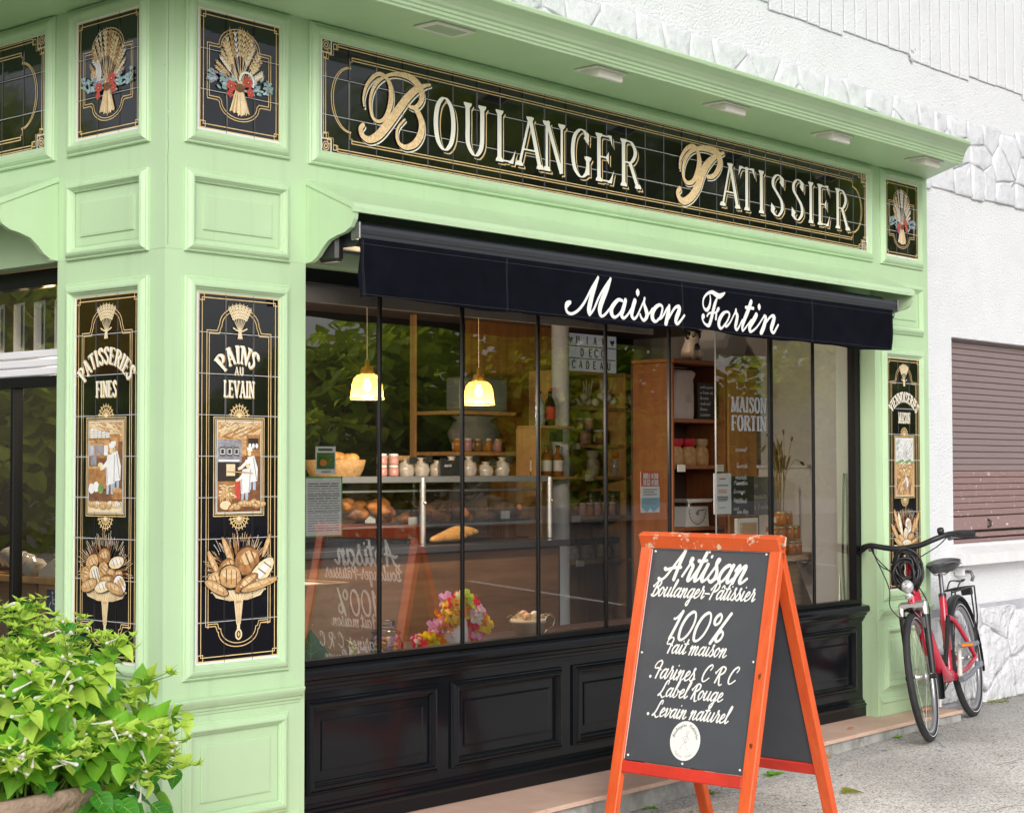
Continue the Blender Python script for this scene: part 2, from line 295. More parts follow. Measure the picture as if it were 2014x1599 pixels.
def line(mb, P, pts, w, m, h=.0015, smooth=0, closed=False):
    pts = [(x, y, w) for x, y in pts]
    if closed: pts = pts+[pts[0]]
    if smooth: pts = cr(pts, smooth)
    ribbon(mb, P, pts, m, h, 0.0003, caps=False, mitre=not smooth)
def disc(mb, P, x, y, rx, ry, m, h, n=16, rot=0, wob=0):
    c, s_ = cos(rot), sin(rot); pts = []
    for k in range(n):
        a = 2*pi*k/n; q = 1+random.uniform(-wob, wob); u, v = rx*cos(a)*q, ry*sin(a)*q; pts.append(P(x+u*c-v*s_, y+u*s_+v*c, h))
    mb.add(pts, [list(range(n))], m)
def rect(mb, P, x0, y0, x1, y1, m, h): mb.add([P(x0, y0, h), P(x1, y0, h), P(x1, y1, h), P(x0, y1, h)], [(0, 1, 2, 3)], m)
AW=[[[1.2139,2.183,0.0224],[1.1991,2.1749,0.0312],[1.1928,2.1575,0.0187],[1.2025,2.1413,0.0152],[1.2293,2.136,0.0152],[1.2607,2.148,0.0162],[1.2879,2.1726,0.0163],[1.3199,2.212,0.0146],[1.3567,2.2577,0.0147],[1.3994,2.3048,0.0158]],[[1.3994,2.3057,0.0162],[1.3775,2.2679,0.0277],[1.3519,2.2172,0.0331],[1.3357,2.1759,0.0321],[1.3333,2.1529,0.0275],[1.3387,2.1375,0.0128]],[[1.3387,2.1375,0.0128],[1.3654,2.1665,0.0138],[1.4026,2.218,0.0139],[1.4448,2.2674,0.014],[1.4872,2.3056,0.0151]],[[1.4881,2.3071,0.0165],[1.4587,2.2598,0.0291],[1.4281,2.2112,0.0336],[1.407,2.1722,0.0326],[1.4046,2.149,0.0255],[1.4138,2.1366,0.0149],[1.4394,2.1455,0.014],[1.477,2.1741,0.0132],[1.5007,2.1932,0.0123]],[[1.5673,2.2154,0.0163],[1.5387,2.2177,0.0191],[1.5102,2.1996,0.0247],[1.4888,2.1749,0.0293],[1.4886,2.1516,0.0283],[1.5074,2.1383,0.017],[1.5383,2.152,0.0143],[1.5671,2.1832,0.0134],[1.5841,2.2136,0.0135]],[[1.5913,2.2186,0.0265],[1.5719,2.1835,0.0288],[1.5574,2.1533,0.0268],[1.5716,2.1381,0.0163],[1.6005,2.1561,0.0135],[1.6345,2.1878,0.0126]],[[1.6649,2.2218,0.0293],[1.6442,2.1884,0.0302],[1.6295,2.158,0.0282],[1.6439,2.1398,0.0165],[1.6732,2.1549,0.0137],[1.7077,2.1928,0.0118],[1.7366,2.2364,0.0129]],[[1.7351,2.2393,0.0148],[1.7325,2.2153,0.0178],[1.7471,2.1865,0.0278],[1.7544,2.1632,0.0298],[1.7369,2.1427,0.0188],[1.7172,2.14,0.0187],[1.7025,2.1539,0.0177],[1.7001,2.1626,0.0147]],[[1.7469,2.1538,0.0139],[1.7718,2.1733,0.012],[1.7919,2.1956,0.012]],[[1.8422,2.2155,0.0182],[1.8119,2.1999,0.0251],[1.7942,2.1748,0.0301],[1.7966,2.151,0.0281],[1.819,2.1389,0.0161],[1.8468,2.1572,0.0141],[1.8622,2.1883,0.0162],[1.8649,2.2096,0.0162],[1.8422,2.2155,0.0182]],[[1.8367,2.1506,0.0151],[1.862,2.1597,0.0132],[1.8978,2.1997,0.0133],[1.9209,2.2165,0.0133]],[[1.9209,2.218,0.0185],[1.913,2.1917,0.0297],[1.9,2.1606,0.0296],[1.8922,2.1345,0.0281]],[[1.9076,2.1551,0.0133],[1.9386,2.1874,0.0154],[1.9697,2.2138,0.0166],[1.9956,2.2171,0.0239],[1.9954,2.1972,0.0312],[1.9744,2.1654,0.0311],[1.9665,2.1467,0.0238],[1.9794,2.1383,0.0187],[2.0054,2.1521,0.0156],[2.0369,2.1801,0.0147]],[[1.6838,2.277,0.0049],[1.6837,2.2696,0.0245],[1.6837,2.2607,0.0294],[1.6836,2.2518,0.0245],[1.6836,2.2438,0.0049]],[[2.2544,2.2904,0.0088],[2.2585,2.268,0.0132],[2.2517,2.2398,0.022],[2.234,2.2209,0.0228],[2.2121,2.2219,0.0166],[2.1971,2.241,0.0131],[2.2017,2.2714,0.014],[2.2303,2.2962,0.0158],[2.2699,2.3067,0.0212],[2.3008,2.2989,0.0276],[2.3318,2.2923,0.0304],[2.3587,2.3007,0.0233],[2.3776,2.3102,0.0126]],[[2.3139,2.2796,0.0133],[2.2981,2.2556,0.0249],[2.2845,2.2218,0.0275],[2.2709,2.1855,0.0283],[2.2508,2.1565,0.0264],[2.2288,2.1451,0.0202],[2.1984,2.1533,0.0148],[2.1834,2.1699,0.0156],[2.1856,2.1813,0.0261],[2.1944,2.1881,0.0288]],[[2.2293,2.1904,0.0123],[2.2469,2.2041,0.0132],[2.2778,2.21,0.0115],[2.3088,2.2133,0.0133],[2.3312,2.23,0.0134],[2.3268,2.2361,0.0107],[2.3156,2.2264,0.0107],[2.3109,2.2058,0.016],[2.3084,2.1816,0.0169]],[[2.3915,2.2214,0.0144],[2.3622,2.2067,0.0252],[2.3396,2.1798,0.0295],[2.3371,2.1542,0.0277],[2.357,2.1402,0.0161],[2.3841,2.1571,0.0144],[2.4114,2.1843,0.0145],[2.4253,2.2083,0.0154],[2.4163,2.2205,0.0145],[2.3915,2.2214,0.0144]],[[2.3841,2.1597,0.0135],[2.4021,2.1531,0.0163],[2.434,2.1755,0.0127],[2.4709,2.219,0.0119],[2.4802,2.2376,0.0147]],[[2.4802,2.2389,0.0147],[2.4846,2.2224,0.0193],[2.4959,2.2077,0.0267],[2.4887,2.1789,0.0303],[2.4793,2.1552,0.0257],[2.4929,2.1419,0.0165],[2.516,2.16,0.0129],[2.5395,2.1925,0.0111]],[[2.6033,2.285,0.0291],[2.5819,2.2471,0.0308],[2.5581,2.1988,0.0298],[2.5437,2.1617,0.025],[2.5481,2.14,0.0139],[2.5762,2.1611,0.0121],[2.6093,2.1969,0.0103]],[[2.5587,2.2546,0.0186],[2.5913,2.2542,0.0187],[2.6217,2.2537,0.0188]],[[2.6481,2.2228,0.0312],[2.6232,2.1899,0.032],[2.6042,2.1627,0.03],[2.6133,2.1399,0.0178],[2.6463,2.1549,0.0132],[2.6894,2.1967,0.0114],[2.7182,2.2222,0.0134]],[[2.7206,2.2223,0.0201],[2.7325,2.2152,0.0249],[2.7177,2.1801,0.0316],[2.6958,2.1408,0.0315]],[[2.7128,2.1719,0.0115],[2.7515,2.2059,0.0144],[2.7855,2.2265,0.0174],[2.8072,2.2227,0.0272],[2.7996,2.1984,0.033],[2.7799,2.1654,0.0319],[2.7845,2.1485,0.0222],[2.8038,2.147,0.0175],[2.8431,2.1851,0.0146]],[[2.6738,2.2808,0.0047],[2.6737,2.2729,0.0256],[2.6736,2.2643,0.0314],[2.6735,2.2554,0.0256],[2.6734,2.2475,0.0047]]]
SB=[[[0.2288,0.2139,0.0118],[0.2254,0.2501,0.0152],[0.2455,0.3024,0.022],[0.2837,0.3427,0.0239],[0.3179,0.3577,0.0224],[0.3481,0.3504,0.0225],[0.3741,0.3237,0.0314],[0.3811,0.275,0.0385],[0.3699,0.2234,0.0349],[0.3397,0.1785,0.0225],[0.3053,0.1641,0.0189],[0.2754,0.1781,0.0205],[0.2626,0.2253,0.0204],[0.271,0.2758,0.0222],[0.3051,0.3246,0.0223],[0.361,0.3588,0.0191],[0.4221,0.3742,0.0264],[0.493,0.3717,0.0394],[0.5423,0.3451,0.0471],[0.5603,0.3036,0.0418],[0.5423,0.2691,0.0307],[0.5109,0.2503,0.0233],[0.4824,0.2534,0.0214]],[[0.6085,0.3611,0.0146],[0.5784,0.3524,0.0218],[0.5288,0.3302,0.0415],[0.4752,0.2869,0.05],[0.4223,0.2284,0.0547],[0.3613,0.16,0.0575],[0.3097,0.1091,0.0534],[0.2586,0.0834,0.0391],[0.2206,0.0933,0.032],[0.2096,0.1192,0.032],[0.2231,0.1365,0.0287]],[[0.502,0.2533,0.0179],[0.5288,0.2417,0.0361],[0.5559,0.2015,0.0454],[0.5541,0.1505,0.0508],[0.5199,0.1046,0.045],[0.4665,0.0814,0.0302],[0.4268,0.0916,0.0229],[0.4119,0.1238,0.0193],[0.4224,0.1597,0.0158],[0.4593,0.1946,0.0124]]]
SP=[[[2.3762,0.2425,0.0173],[2.3835,0.2891,0.0242],[2.4289,0.3411,0.0314],[2.4816,0.3657,0.0317],[2.5254,0.3523,0.0319],[2.5427,0.3,0.0499],[2.5298,0.2468,0.0498],[2.4887,0.1924,0.0353],[2.4362,0.1788,0.0279],[2.4052,0.2106,0.0278],[2.4145,0.2729,0.0313],[2.4602,0.33,0.0316],[2.5344,0.3607,0.032],[2.6237,0.3709,0.047],[2.6959,0.362,0.0586],[2.7247,0.324,0.0626],[2.7097,0.2802,0.0514],[2.6675,0.2415,0.0364],[2.6169,0.2289,0.0288]],[[2.7582,0.3684,0.0221],[2.6958,0.3463,0.0366],[2.623,0.3002,0.0615],[2.5687,0.2415,0.0717],[2.5326,0.1752,0.0713],[2.4793,0.1176,0.0635],[2.418,0.0849,0.0523],[2.3783,0.0905,0.0415],[2.3579,0.1186,0.0379],[2.3753,0.1409,0.038]]]
# ---------------------------------------------------------------- lettering: condensed serif capitals and a brush script, drawn with a pen
# capital: width, strokes (weight factor, curved?, points), serifs (x, y, +1 foot / -1 head)
_st = lambda x: (1, 0, [(x, 0), (x, 1)])
CAPS = {
'A': (.62, [(.6,0,[(.09,0),(.31,1)]),(1,0,[(.31,1),(.52,0)]),(.5,0,[(.17,.34),(.46,.34)])], [(.09,0,1),(.52,0,1),(.31,1,-1)]),
'B': (.56, [_st(.13),(1,1,[(.13,.97),(.33,.96),(.44,.76),(.33,.56),(.13,.54)]),(1,1,[(.13,.54),(.36,.52),(.48,.28),(.36,.04),(.13,.03)])], [(.13,0,1),(.13,1,-1)]),
'C': (.56, [(1,1,[(.50,.76),(.43,.94),(.30,.98),(.15,.82),(.10,.5),(.15,.18),(.30,.02),(.43,.06),(.50,.24)])], [(.49,.80,-2)]),
'D': (.58, [_st(.13),(1,1,[(.13,.97),(.34,.94),(.48,.5),(.34,.06),(.13,.03)])], [(.13,0,1),(.13,1,-1)]),
'E': (.54, [_st(.13),(1,0,[(.13,.965),(.46,.965)]),(1,0,[(.13,.52),(.36,.52)]),(1,0,[(.13,.035),(.48,.035)])], [(.13,0,1),(.13,1,-1),(.46,.96,3),(.48,.04,4),(.37,.52,5)]),
'F': (.50, [_st(.13),(1,0,[(.13,.965),(.46,.965)]),(1,0,[(.13,.52),(.36,.52)])], [(.13,0,1),(.13,1,-1),(.46,.96,3),(.37,.52,5)]),
'G': (.60, [(1,1,[(.50,.76),(.43,.94),(.30,.98),(.15,.82),(.10,.5),(.15,.18),(.30,.02),(.44,.08),(.50,.22)]),(.9,0,[(.50,.46),(.50,.08)])], [(.49,.80,-2),(.50,.45,-1)]),
'I': (.30, [_st(.15)], [(.15,0,1),(.15,1,-1)]),
'L': (.50, [_st(.13),(1,0,[(.13,.035),(.46,.035)])], [(.13,0,1),(.13,1,-1),(.47,.04,4)]),
'M': (.74, [(.6,0,[(.10,0),(.13,1)]),(1,0,[(.13,1),(.36,.04)]),(.55,0,[(.36,.04),(.60,1)]),(1,0,[(.60,1),(.63,0)])], [(.10,0,1),(.63,0,1),(.12,1,-1),(.62,1,-1)]),
'N': (.60, [(.62,0,[(.11,0),(.11,1)]),(1,0,[(.12,1),(.49,0)]),(.62,0,[(.50,0),(.50,1)])], [(.11,0,1),(.10,1,-1),(.50,1,-1)]),
'O': (.58, [(1,1,[(.29,.985),(.14,.83),(.09,.5),(.14,.17),(.29,.015),(.44,.17),(.49,.5),(.44,.83),(.29,.985)])], []),
'P': (.54, [_st(.13),(1,1,[(.13,.97),(.34,.95),(.46,.73),(.34,.50),(.13,.48)])], [(.13,0,1),(.13,1,-1)]),
'R': (.58, [_st(.13),(1,1,[(.13,.97),(.34,.95),(.45,.75),(.34,.54),(.13,.52)]),(1,0,[(.30,.53),(.52,0)])], [(.13,0,1),(.13,1,-1),(.52,0,1)]),
'S': (.50, [(1,1,[(.43,.76),(.37,.94),(.25,.98),(.13,.86),(.13,.70),(.25,.55),(.38,.38),(.40,.18),(.27,.02),(.14,.06),(.08,.24)])], [(.42,.80,-2),(.085,.2,2)]),
'T': (.52, [_st(.26),(1,0,[(.04,.965),(.48,.965)])], [(.26,0,1),(.06,.96,6),(.46,.96,3)]),
'U': (.58, [(1,1,[(.13,1),(.13,.6),(.14,.22),(.29,.02),(.43,.2),(.45,.6),(.45,1)])], [(.13,1,-1),(.45,1,-1)]),
'V': (.60, [(1,0,[(.09,1),(.30,0)]),(.6,0,[(.30,0),(.51,1)])], [(.09,1,-1),(.51,1,-1)]),
'X': (.60, [(1,0,[(.10,1),(.50,0)]),(.6,0,[(.10,0),(.50,1)])], []), ' ': (.3, [], [])}
def cap_width(t, tr=.03): return sum(CAPS[c][0]+tr for c in t)-tr
def caps(mb, P, text, x, y, H, m, h=.002, W=None, thick=.165, thin=.05, tr=.03, serif=True, dx=0, dy=0, grow=0, warp=None, mirror=False):
    """text in capitals of height H from (x, y); W fits the whole width; warp(u, v) bends the drawing plane"""
    tot = cap_width(text, tr); sx = (W/tot) if W else H; cx = 0
    base = (lambda u, v, hh: P(*warp(u, v), hh)) if warp else P
    Q = lambda u, v, hh: base(u, v, hh)
    def pt(px, py):
        q = (cx+px)*sx; return (x+(W-q if mirror and W else q), y+py*H)
    for c in text:
        w, sts, ser = CAPS[c]
        for (k, curve, pts) in sts:
            pp = cr([(a, b) for a, b in pts], 7) if curve else ([(pts[0][0]+(pts[1][0]-pts[0][0])*t/4, pts[0][1]+(pts[1][1]-pts[0][1])*t/4) for t in range(5)])
            out = []
            for i, q in enumerate(pp):
                a = pp[max(0, i-1)]; b = pp[min(len(pp)-1, i+1)]; ex, ey = (b[0]-a[0])*sx, (b[1]-a[1])*H; l = sqrt(ex*ex+ey*ey) or 1
                f = abs(ey/l); t = (thin+(thick*k-thin)*f**1.5)*H*min(1, sx/H*1.15) if f > .4 else thin*H*(.85+.4*f)
                u, v = pt(*q); out.append((u, v, t))
            if curve and pts[0] == pts[-1]: out[-1] = out[0]
            ribbon(mb, Q, out, m, h, .0005, caps=False, dx=dx, dy=dy, grow=grow)
        if serif:
            a = thick*.95*H/sx*(1 if H > .15 else .72); b_ = thin*1.15*(1 if H > .15 else .75)
            for (px, py, d) in ser:
                if d in (1, -1): sh = [(-a*1.0, 0), (a*1.0, 0), (a*.95, d*b_), (a*.55, d*b_*2.2), (-a*.55, d*b_*2.2), (-a*.95, d*b_)]
                elif d == -2: sh = [(-.015, .16), (.045, .12), (.03, -.10), (-.10, .02)]
                elif d == 2: sh = [(.015, -.16), (-.045, -.10), (-.03, .10), (.10, -.02)]
                elif d == 3: sh = [(-.10, .035), (.02, .04), (.045, -.20), (-.02, -.05)]
                elif d == 6: sh = [(.10, .035), (-.02, .04), (-.045, -.20), (.02, -.05)]
                elif d == 4: sh = [(-.12, -.04), (.0, -.04), (.06, .24), (-.03, .06)]
                else: sh = [(-.06, 0), (.03, .13), (.03, -.13)]
                vs = []
                for (ex, ey) in (sh if not mirror else sh): u, v = pt(px+ex, py+ey); vs.append(Q(u+dx, v+dy, h+.0007))
                mb.add(vs, [list(range(len(vs)))], m)
        cx += w+tr
# script: advance, strokes of (x, y) with x-height 1 (upright; sheared when drawn)
SCR = {
'a': (.92, [[(.62,.80),(.42,1.0),(.16,.78),(.06,.36),(.20,.02),(.42,.16),(.60,.66),(.66,1.0)],[(.66,1.0),(.60,.45),(.66,.08),(.78,.02),(.95,.25)]]),
'b': (.80, [[(-.03,.25),(.22,1.1),(.30,1.75),(.20,1.9),(.12,1.4),(.10,.5),(.14,.08),(.32,.0),(.52,.3),(.52,.74),(.38,.9)],[(.50,.7),(.62,.66),(.84,.72)]]),
'e': (.66, [[(.04,.34),(.30,.52),(.46,.80),(.34,1.0),(.14,.80),(.07,.36),(.20,.03),(.42,.06),(.70,.32)]]),
'g': (.88, [[(.62,.80),(.42,1.0),(.16,.78),(.06,.36),(.20,.02),(.42,.16),(.60,.66),(.66,1.0)],[(.66,1.0),(.60,.2),(.56,-.5),(.42,-.86),(.26,-.72),(.34,-.36),(.92,.25)]]),
'i': (.46, [[(-.04,.28),(.12,.98)],[(.13,1.0),(.09,.4),(.15,.06),(.28,.03),(.48,.28)],[(.17,1.42),(.18,1.48)]]),
'l': (.46, [[(-.03,.25),(.24,1.1),(.34,1.75),(.23,1.9),(.13,1.4),(.10,.4),(.16,.05),(.28,.03),(.48,.28)]]),
'm': (1.22, [[(-.02,.70),(.10,1.0),(.15,.84),(.10,.0)],[(.11,.15),(.26,.72),(.42,.99),(.52,.86),(.47,.0)],[(.48,.15),(.63,.72),(.80,.99),(.90,.86),(.84,.25),(.90,.04),(1.03,.04),(1.24,.28)]]),
'n': (.86, [[(-.02,.70),(.10,1.0),(.15,.84),(.10,.0)],[(.11,.15),(.27,.72),(.44,.99),(.54,.86),(.48,.25),(.54,.04),(.67,.04),(.88,.28)]]),
'o': (.74, [[(.32,1.0),(.12,.80),(.06,.40),(.20,.02),(.42,.14),(.54,.55),(.46,.90),(.32,1.0)],[(.48,.84),(.58,.72),(.78,.74)]]),
'r': (.68, [[(-.03,.25),(.16,.95),(.24,1.25),(.16,1.3),(.16,1.05),(.40,.86),(.40,.40),(.42,.06),(.54,.03),(.70,.28)]]),
's': (.62, [[(-.03,.25),(.22,.98),(.30,1.28),(.20,1.28),(.20,1.0),(.42,.55),(.42,.18),(.24,.0),(.08,.12)],[(.40,.10),(.64,.28)]]),
't': (.50, [[(-.03,.25),(.20,1.0)],[(.26,1.66),(.16,.6),(.18,.08),(.30,.03),(.52,.28)],[(-.04,1.18),(.16,1.14),(.46,1.22)]]),
'u': (.90, [[(-.03,.30),(.12,1.0)],[(.12,1.0),(.07,.45),(.14,.05),(.32,.05),(.50,.40),(.62,1.0)],[(.62,1.0),(.56,.4),(.62,.05),(.74,.03),(.92,.28)]]),
'v': (.74, [[(-.02,.72),(.08,.98),(.16,.85),(.16,.35),(.26,.02),(.46,.30),(.56,.70),(.50,1.0)],[(.50,1.0),(.58,.82),(.78,.80)]]),
'c': (.64, [[(.50,.80),(.40,1.0),(.16,.80),(.07,.38),(.20,.02),(.42,.06),(.66,.30)]]),
'd': (.92, [[(.62,.80),(.42,1.0),(.16,.78),(.06,.36),(.20,.02),(.42,.16),(.62,.80)],[(.80,1.9),(.66,.9),(.62,.30),(.68,.04),(.80,.03),(.95,.25)]]),
'p': (.86, [[(-.02,.70),(.12,1.05),(.12,.4),(.06,-.75)],[(.10,.20),(.26,.75),(.46,1.0),(.62,.62),(.46,.10),(.24,.02)],[(.5,.1),(.66,.08),(.88,.28)]]),
'A': (1.35, [[(-.12,.05),(.02,-.02),(.28,.22),(.62,1.1),(.86,1.75)],[(.86,1.75),(.84,1.0),(.86,.04)],[(.02,.66),(.14,.60),(.55,.72),(1.0,.76)]]),
'B': (1.02, [[(-.02,1.15),(.06,1.02),(.14,1.3),(.44,1.72),(.80,1.62),(.80,1.22),(.50,.98),(.42,.95)],[(.42,.95),(.80,.82),(.84,.30),(.50,-.02),(.22,.02),(.10,.16)],[(.44,1.6),(.38,.9),(.30,.05)]]),
'P': (.98, [[(-.02,1.10),(.04,.98),(.14,1.3),(.44,1.72),(.84,1.60),(.86,1.12),(.56,.82),(.40,.86)],[(.44,1.62),(.38,.9),(.28,-.02)]]),
'R': (1.05, [[(-.02,1.10),(.04,.98),(.14,1.3),(.44,1.72),(.84,1.60),(.84,1.16),(.56,.90),(.42,.90)],[(.44,1.62),(.38,.9),(.28,.0)],[(.46,.90),(.62,.3),(.78,-.16),(.94,-.22),(1.06,-.12)]]),
'F': (1.00, [[(.06,1.0),(-.02,1.2),(.10,1.6),(.42,1.82),(.66,1.6),(.64,1.1),(.56,.0)],[(.16,.98),(.36,1.05),(.78,.90)]]),
'L': (1.02, [[(.80,1.4),(.84,1.72),(.66,1.82),(.50,1.5),(.40,.7),(.22,.18),(.06,.04),(.14,.20),(.40,.12),(.70,-.14),(.98,.02)]]),
'C': (.95, [[(.70,1.25),(.80,1.62),(.64,1.82),(.32,1.5),(.14,.8),(.22,.14),(.50,.02),(.86,.42)]]),
'1': (.62, [[(.06,1.30),(.22,1.38),(.44,1.82)],[(.44,1.82),(.36,.9),(.26,.0)]]),
'0': (1.0, [[(.52,1.82),(.24,1.5),(.12,.8),(.24,.1),(.50,.0),(.76,.4),(.86,1.1),(.74,1.66),(.52,1.82)]]),
'%': (1.15, [[(.32,1.78),(.14,1.56),(.14,1.24),(.30,1.10),(.46,1.26),(.48,1.58),(.32,1.78)],[(.98,1.86),(.66,.8),(.40,-.1)],[(.82,.72),(.66,.54),(.64,.2),(.78,.04),(.96,.22),(.98,.54),(.82,.72)]]),
'^': (0, [[(-.62,1.28),(-.46,1.52),(-.28,1.26)]]), '-': (.60, [[(.02,.56),(.56,.56)]]), '.': (.44, [[(.10,.08),(.13,.12)]]), ' ': (.42, [])}
def script(mb, P, text, x, y, W, H, m, h=.001, slant=.34, wt=.21, con=.68, mirror=False):
    """brush lettering fitted to the box (x, y, W) with x-height H"""
    tot = sum(SCR[c][0] for c in text); sx = W/(tot+slant*.6); cx = 0; kk = 0
    for c in text:
        adv, sts = SCR[c]
        for pts in sts:
            pp = cr(pts, 6); out = []; n = len(pp)
            for i, q in enumerate(pp):
                a = pp[max(0, i-1)]; b = pp[min(n-1, i+1)]; d = (b[1]-a[1])/(sqrt((b[0]-a[0])**2+(b[1]-a[1])**2) or 1)
                w = wt*(1 if d < -.3 else con+(1-con)*max(0, (.5-d)/.8) if d < .5 else con)
                u = (cx+q[0]+slant*(q[1]-.3)*H/sx)*sx
                out.append((x+(W-u if mirror else u), y+q[1]*H, w*H))
            # smooth the pressure
            out = [(o[0], o[1], (out[max(0, i-1)][2]+o[2]*2+out[min(n-1, i+1)][2])/4) for i, o in enumerate(out)]
            if pts[0] == pts[-1]: out[-1] = out[0]
            ribbon(mb, P, out, m, h+.00012*(kk % 5), .0003); kk += 1
        cx += adv
def traced(mb, P, strokes, m, h, dx=0, dy=0, grow=0, n=6, wk=1.0):
    for k, st in enumerate(strokes):
        pp = [(a, b, max(w*wk, .0025)) for a, b, w in cr(st, n)]
        if st[0][:2] == st[-1][:2]: pp[-1] = pp[0]
        ribbon(mb, P, pp, m, h+.0002*k, .0004, dx=dx, dy=dy, grow=grow)
# ---------------------------------------------------------------- painted tile panels
TI = .15
def tiles(P, w, hgt, name, parent, mats=('tile_black',), cols=None, border=True):
    """glazed tiles, each a pillow with its own slight tilt, on dark grout"""
    mb = MB(); nx = max(1, round(w/TI)); ny = round(hgt/TI)
    xs = cols or [w*i/nx for i in range(nx+1)]; ys = [hgt*i/ny for i in range(ny+1)]; g = .0013; e = .004
    rect(mb, P, -.004, -.004, w+.004, hgt+.004, 'grout_dark', 0)
    for j in range(ny):
        for i in range(len(xs)-1):
            x0, x1, y0, y1 = xs[i]+g, xs[i+1]-g, ys[j]+g, ys[j+1]-g; t = [random.uniform(.0034, .0042) for _ in range(4)]
            o = [P(x0, y0, .0008), P(x1, y0, .0008), P(x1, y1, .0008), P(x0, y1, .0008)]; q = [P(x0+e, y0+e, t[0]), P(x1-e, y0+e, t[1]), P(x1-e, y1-e, t[2]), P(x0+e, y1-e, t[3])]
            m = mats[(1 if len(mats) > 1 and y0 > hgt-.32 else 0)]
            mb.add(o+q, [(4,5,6,7),(0,1,5,4),(1,2,6,5),(2,3,7,6),(3,0,4,7)], m)
    ob = sub(mb, name, parent)
    gr = MB()
    for y in ys[1:-1]: rect(gr, P, 0, y-.0011, w, y+.0011, 'grout_light', .0062)
    for x in xs[1:-1]: rect(gr, P, x-.0010, 0, x+.0010, hgt, 'grout_dark', .0064)
    sub(gr, 'grout', ob)
    if border:
        b = MB()
        for a in ((-.003, -.003, w+.003, .007), (-.003, hgt-.007, w+.003, hgt+.003), (-.003, .007, .006, hgt-.007), (w-.006, .007, w+.003, hgt-.007)):
            p = [P(a[0], a[1], .001), P(a[2], a[1], .001), P(a[2], a[3], .001), P(a[0], a[3], .001)]; b.prism(p, P.n*.0050, 'caulk')
        sub(b, 'edge_strip', ob)
    return ob
HB = .0048   # height at which painting starts
def gold_frame(mb, P, w, hgt, i0=.009, i1=.024, lw=.0034):
    for i in (i0, i1): line(mb, P, [(i, i), (w-i, i), (w-i, hgt-i), (i, hgt-i)], lw, 'gold', HB, closed=True)
    c = (i0+i1)/2; s_ = .017
    for (x, y, sx, sy) in ((c, c, 1, 1), (w-c, c, -1, 1), (c, hgt-c, 1, -1), (w-c, hgt-c, -1, -1)):
        line(mb, P, [(x-sx*.006, y-sy*.006), (x+sx*s_, y-sy*.006), (x+sx*s_, y+sy*s_), (x-sx*.006, y+sy*s_)], lw*.9, 'gold', HB+.0004, closed=True)
def wheat_ear(mb, P, x, y, x2, y2, wd, m, h, kern=True):
    dx, dy = x2-x, y2-y; L = sqrt(dx*dx+dy*dy); ux, uy = dx/L, dy/L
    line(mb, P, [(x, y), (x2, y2)], wd*.22, m, h)
    if kern:
        for k in range(5):
            t = .55+.45*k/5
            for s_ in (-1, 1): disc(mb, P, x+dx*t-uy*wd*.38*s_, y+dy*t+ux*wd*.38*s_, L*.055, wd*.24, m, h+.0002+.0001*k, 6, atan2(uy, ux)+s_*.35)
def bread(mb, P, x, y, rx, ry, rot, h, base='paint_tan', cuts=3):
    disc(mb, P, x, y, rx*1.06, ry*1.1, 'paint_dark', h, 14, rot, .03); disc(mb, P, x, y, rx, ry, base, h+.0003, 14, rot, .05)
    c, s_ = cos(rot), sin(rot); disc(mb, P, x-s_*ry*-.25, y+c*ry*.25, rx*.72, ry*.45, 'paint_crumb' if base != 'paint_cream' else 'paint_white', h+.0005, 10, rot, .12)
    for k in range(cuts):
        t = (k+.5)/cuts*1.4-.7; a = (x+c*rx*t-s_*ry*.6, y+s_*rx*t+c*ry*.6); b = (x+c*rx*(t+.18)+s_*ry*.6, y+s_*rx*(t+.18)-c*ry*.6); line(mb, P, [a, b], min(rx, ry)*.13, random.choice(['paint_crust', 'paint_brown']), h+.0007)
def hatch(mb, P, x0, y0, x1, y1, n, m, h, ln=.02, ang=0, w=.0012):
    for _ in range(n):
        x, y = random.uniform(x0, x1), random.uniform(y0, y1); a = ang+random.uniform(-.25, .25); l = ln*random.uniform(.5, 1.2); ex, ey = x+cos(a)*l, y+sin(a)*l
        if x0 <= ex <= x1 and y0 <= ey <= y1: line(mb, P, [(x, y), (ex, ey)], w, m, h+random.uniform(0, .0002))
def baker(mb, P, x, y, s_, h, bend=0, face=1):
    """small painted baker: legs, apron, arms, head and cap"""
    q = lambda pts, m, k: mb.add([P(x+face*a*s_, y+b*s_, h+k) for a, b in (pts if face > 0 else pts[::-1])], [list(range(len(pts)))], m)
    B = bend
    q([(-.10,0),(-.02,0),(.0,.45),(-.12,.45)], 'paint_blue', 0); q([(.05,0),(.13,0),(.10,.45),(.0,.45)], 'paint_blue', .0001)
    q([(-.15,.22),(.13,.18),(.15,.55),(.16+B*.5,.80),(-.05+B,.84),(-.17,.52)], 'paint_white', .0003)
    q([(.02+B,.74),(.12+B,.79),(.40+B,.56),(.36+B,.50)], 'paint_white', .0005); q([(.36+B,.50),(.40+B,.57),(.47+B,.54),(.45+B,.48)], 'paint_cream', .0006)
    line(mb, P, [(x+face*(-.13)*s_, y+.25*s_), (x+face*(-.02+B)*s_, y+.8*s_)], .02*s_, 'paint_grey', h+.0006); line(mb, P, [(x+face*.10*s_, y+.22*s_), (x+face*(.12)*s_, y+.55*s_)], .02*s_, 'paint_grey', h+.0006)
    disc(mb, P, x+face*(.10+B*1.15)*s_, y+.90*s_, .06*s_, .075*s_, 'paint_cream', h+.0007, 10); disc(mb, P, x+face*(.07+B*1.15)*s_, y+.93*s_, .05*s_, .05*s_, 'paint_dark', h+.0006, 8)
    q([(.02+B*1.15,.94),(.17+B*1.15,.95),(.19+B*1.15,1.04),(.0+B*1.15,1.05)], 'paint_white', .0009)
